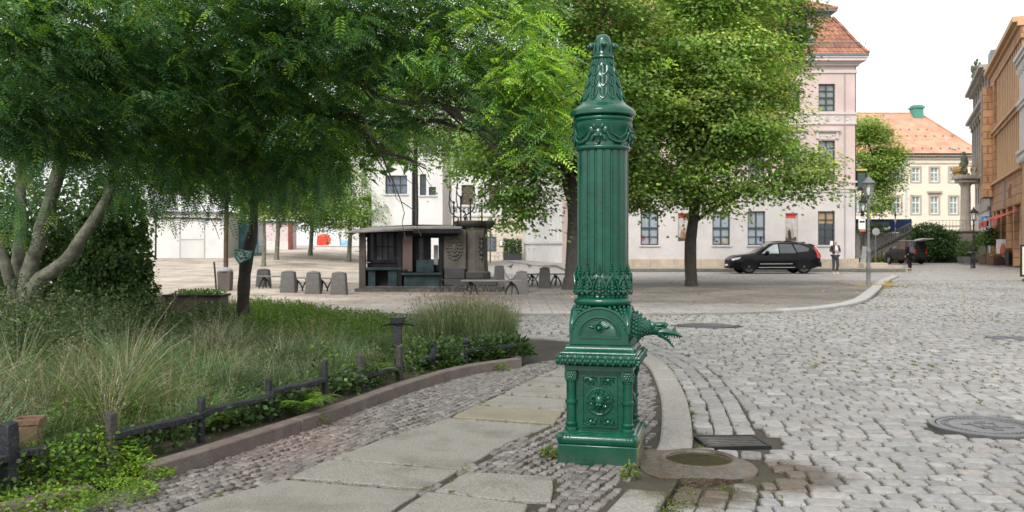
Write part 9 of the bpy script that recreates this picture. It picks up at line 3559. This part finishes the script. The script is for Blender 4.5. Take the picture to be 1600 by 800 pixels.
# pigeons
for (px, py, lab) in ((798, 420, 'dark pigeon on the setts left of the other, near the greenish bollard'), (827, 419, 'dark pigeon on the setts above the grey bollard')):
 bx_, by_ = gp(px, py)
 pg = thing('pigeon', lab, 'bird', (bx_, by_, .0), R(30 if px < 800 else 150), 'pigeons')
 mpg = mat('pigeon_grey', (.045, .05, .06), rough=.6, var=.3, scale=12) if 'pigeon_grey' not in bpy.data.materials else bpy.data.materials['pigeon_grey']
 skin_mesh('body', [[(-.24, 0, .13, .015), (-.14, 0, .145, .04), (-.02, 0, .17, .075), (.08, 0, .19, .07), (.13, 0, .25, .04), (.14, 0, .30, .036), (.185, 0, .298, .012), (.205, 0, .292, .005)],
      [(-.02, 0, .17, .075), (.0, .035, .08, .014), (.0, .04, .01, .009), (.05, .045, .008, .007)], [(-.02, 0, .17, .075), (.0, -.035, .08, .014), (.0, -.04, .01, .009), (.05, -.045, .008, .007)]], mpg, pg, 2, root=2)
# ================================================================== camera, light, sky
cam = bpy.data.cameras.new('camera')
co_ = bpy.data.objects.new('camera', cam)
COL.objects.link(co_)
co_.location = (0, 0, CH)
co_.rotation_euler = (PI / 2, 0, 0)
cam.sensor_width = 36
cam.lens = 36 * F / 1600
cam.shift_y = -(400 - HZ) / 1600
cam.clip_start = .05
cam.clip_end = 2500
cam.dof.use_dof = True
cam.dof.focus_distance = 6.4
cam.dof.aperture_fstop = 5.6
scene.camera = co_

SUN_EL, SUN_AZ = R(44), R(205)        # azimuth measured clockwise from +Y
sun = bpy.data.lights.new('sun', 'SUN')
sun.energy = 1.5
sun.angle = R(18)
sun.color = (1., .97, .92)
so_ = bpy.data.objects.new('sun', sun)
COL.objects.link(so_)
dirv = Vector((math.sin(SUN_AZ) * math.cos(SUN_EL), math.cos(SUN_AZ) * math.cos(SUN_EL), math.sin(SUN_EL)))
so_.rotation_euler = dirv.to_track_quat('Z', 'Y').to_euler()
so_.location = (0, 0, 30)

world = bpy.data.worlds.new('World')
scene.world = world
world.use_nodes = True
ns, ln = world.node_tree.nodes, world.node_tree.links
bg = ns['Background']
sky = ns.new('ShaderNodeTexSky')
sky.sky_type = 'NISHITA'
sky.sun_disc = False
sky.sun_elevation = SUN_EL
sky.sun_rotation = SUN_AZ
sky.air_density = 1.
sky.dust_density = 6.
sky.ozone_density = 1.
hs = ns.new('ShaderNodeHueSaturation')
hs.inputs['Saturation'].default_value = .12
ln.new(sky.outputs[0], hs.inputs['Color'])
mxw = ns.new('ShaderNodeMix')
mxw.data_type = 'RGBA'
mxw.inputs[0].default_value = .6        # an even white cloud cover
mxw.inputs[7].default_value = (9.0, 9.15, 9.3, 1)
ln.new(hs.outputs[0], mxw.inputs[6])
ln.new(mxw.outputs[2], bg.inputs['Color'])
bg.inputs['Strength'].default_value = .12

vs_ = scene.view_settings
vs_.view_transform = 'Standard'
vs_.look = 'None'
vs_.exposure = .74
vs_.gamma = 1
scene.cycles.max_bounces = 8
scene.cycles.diffuse_bounces = 4
scene.cycles.transparent_max_bounces = 8
scene.cycles.use_denoising = True
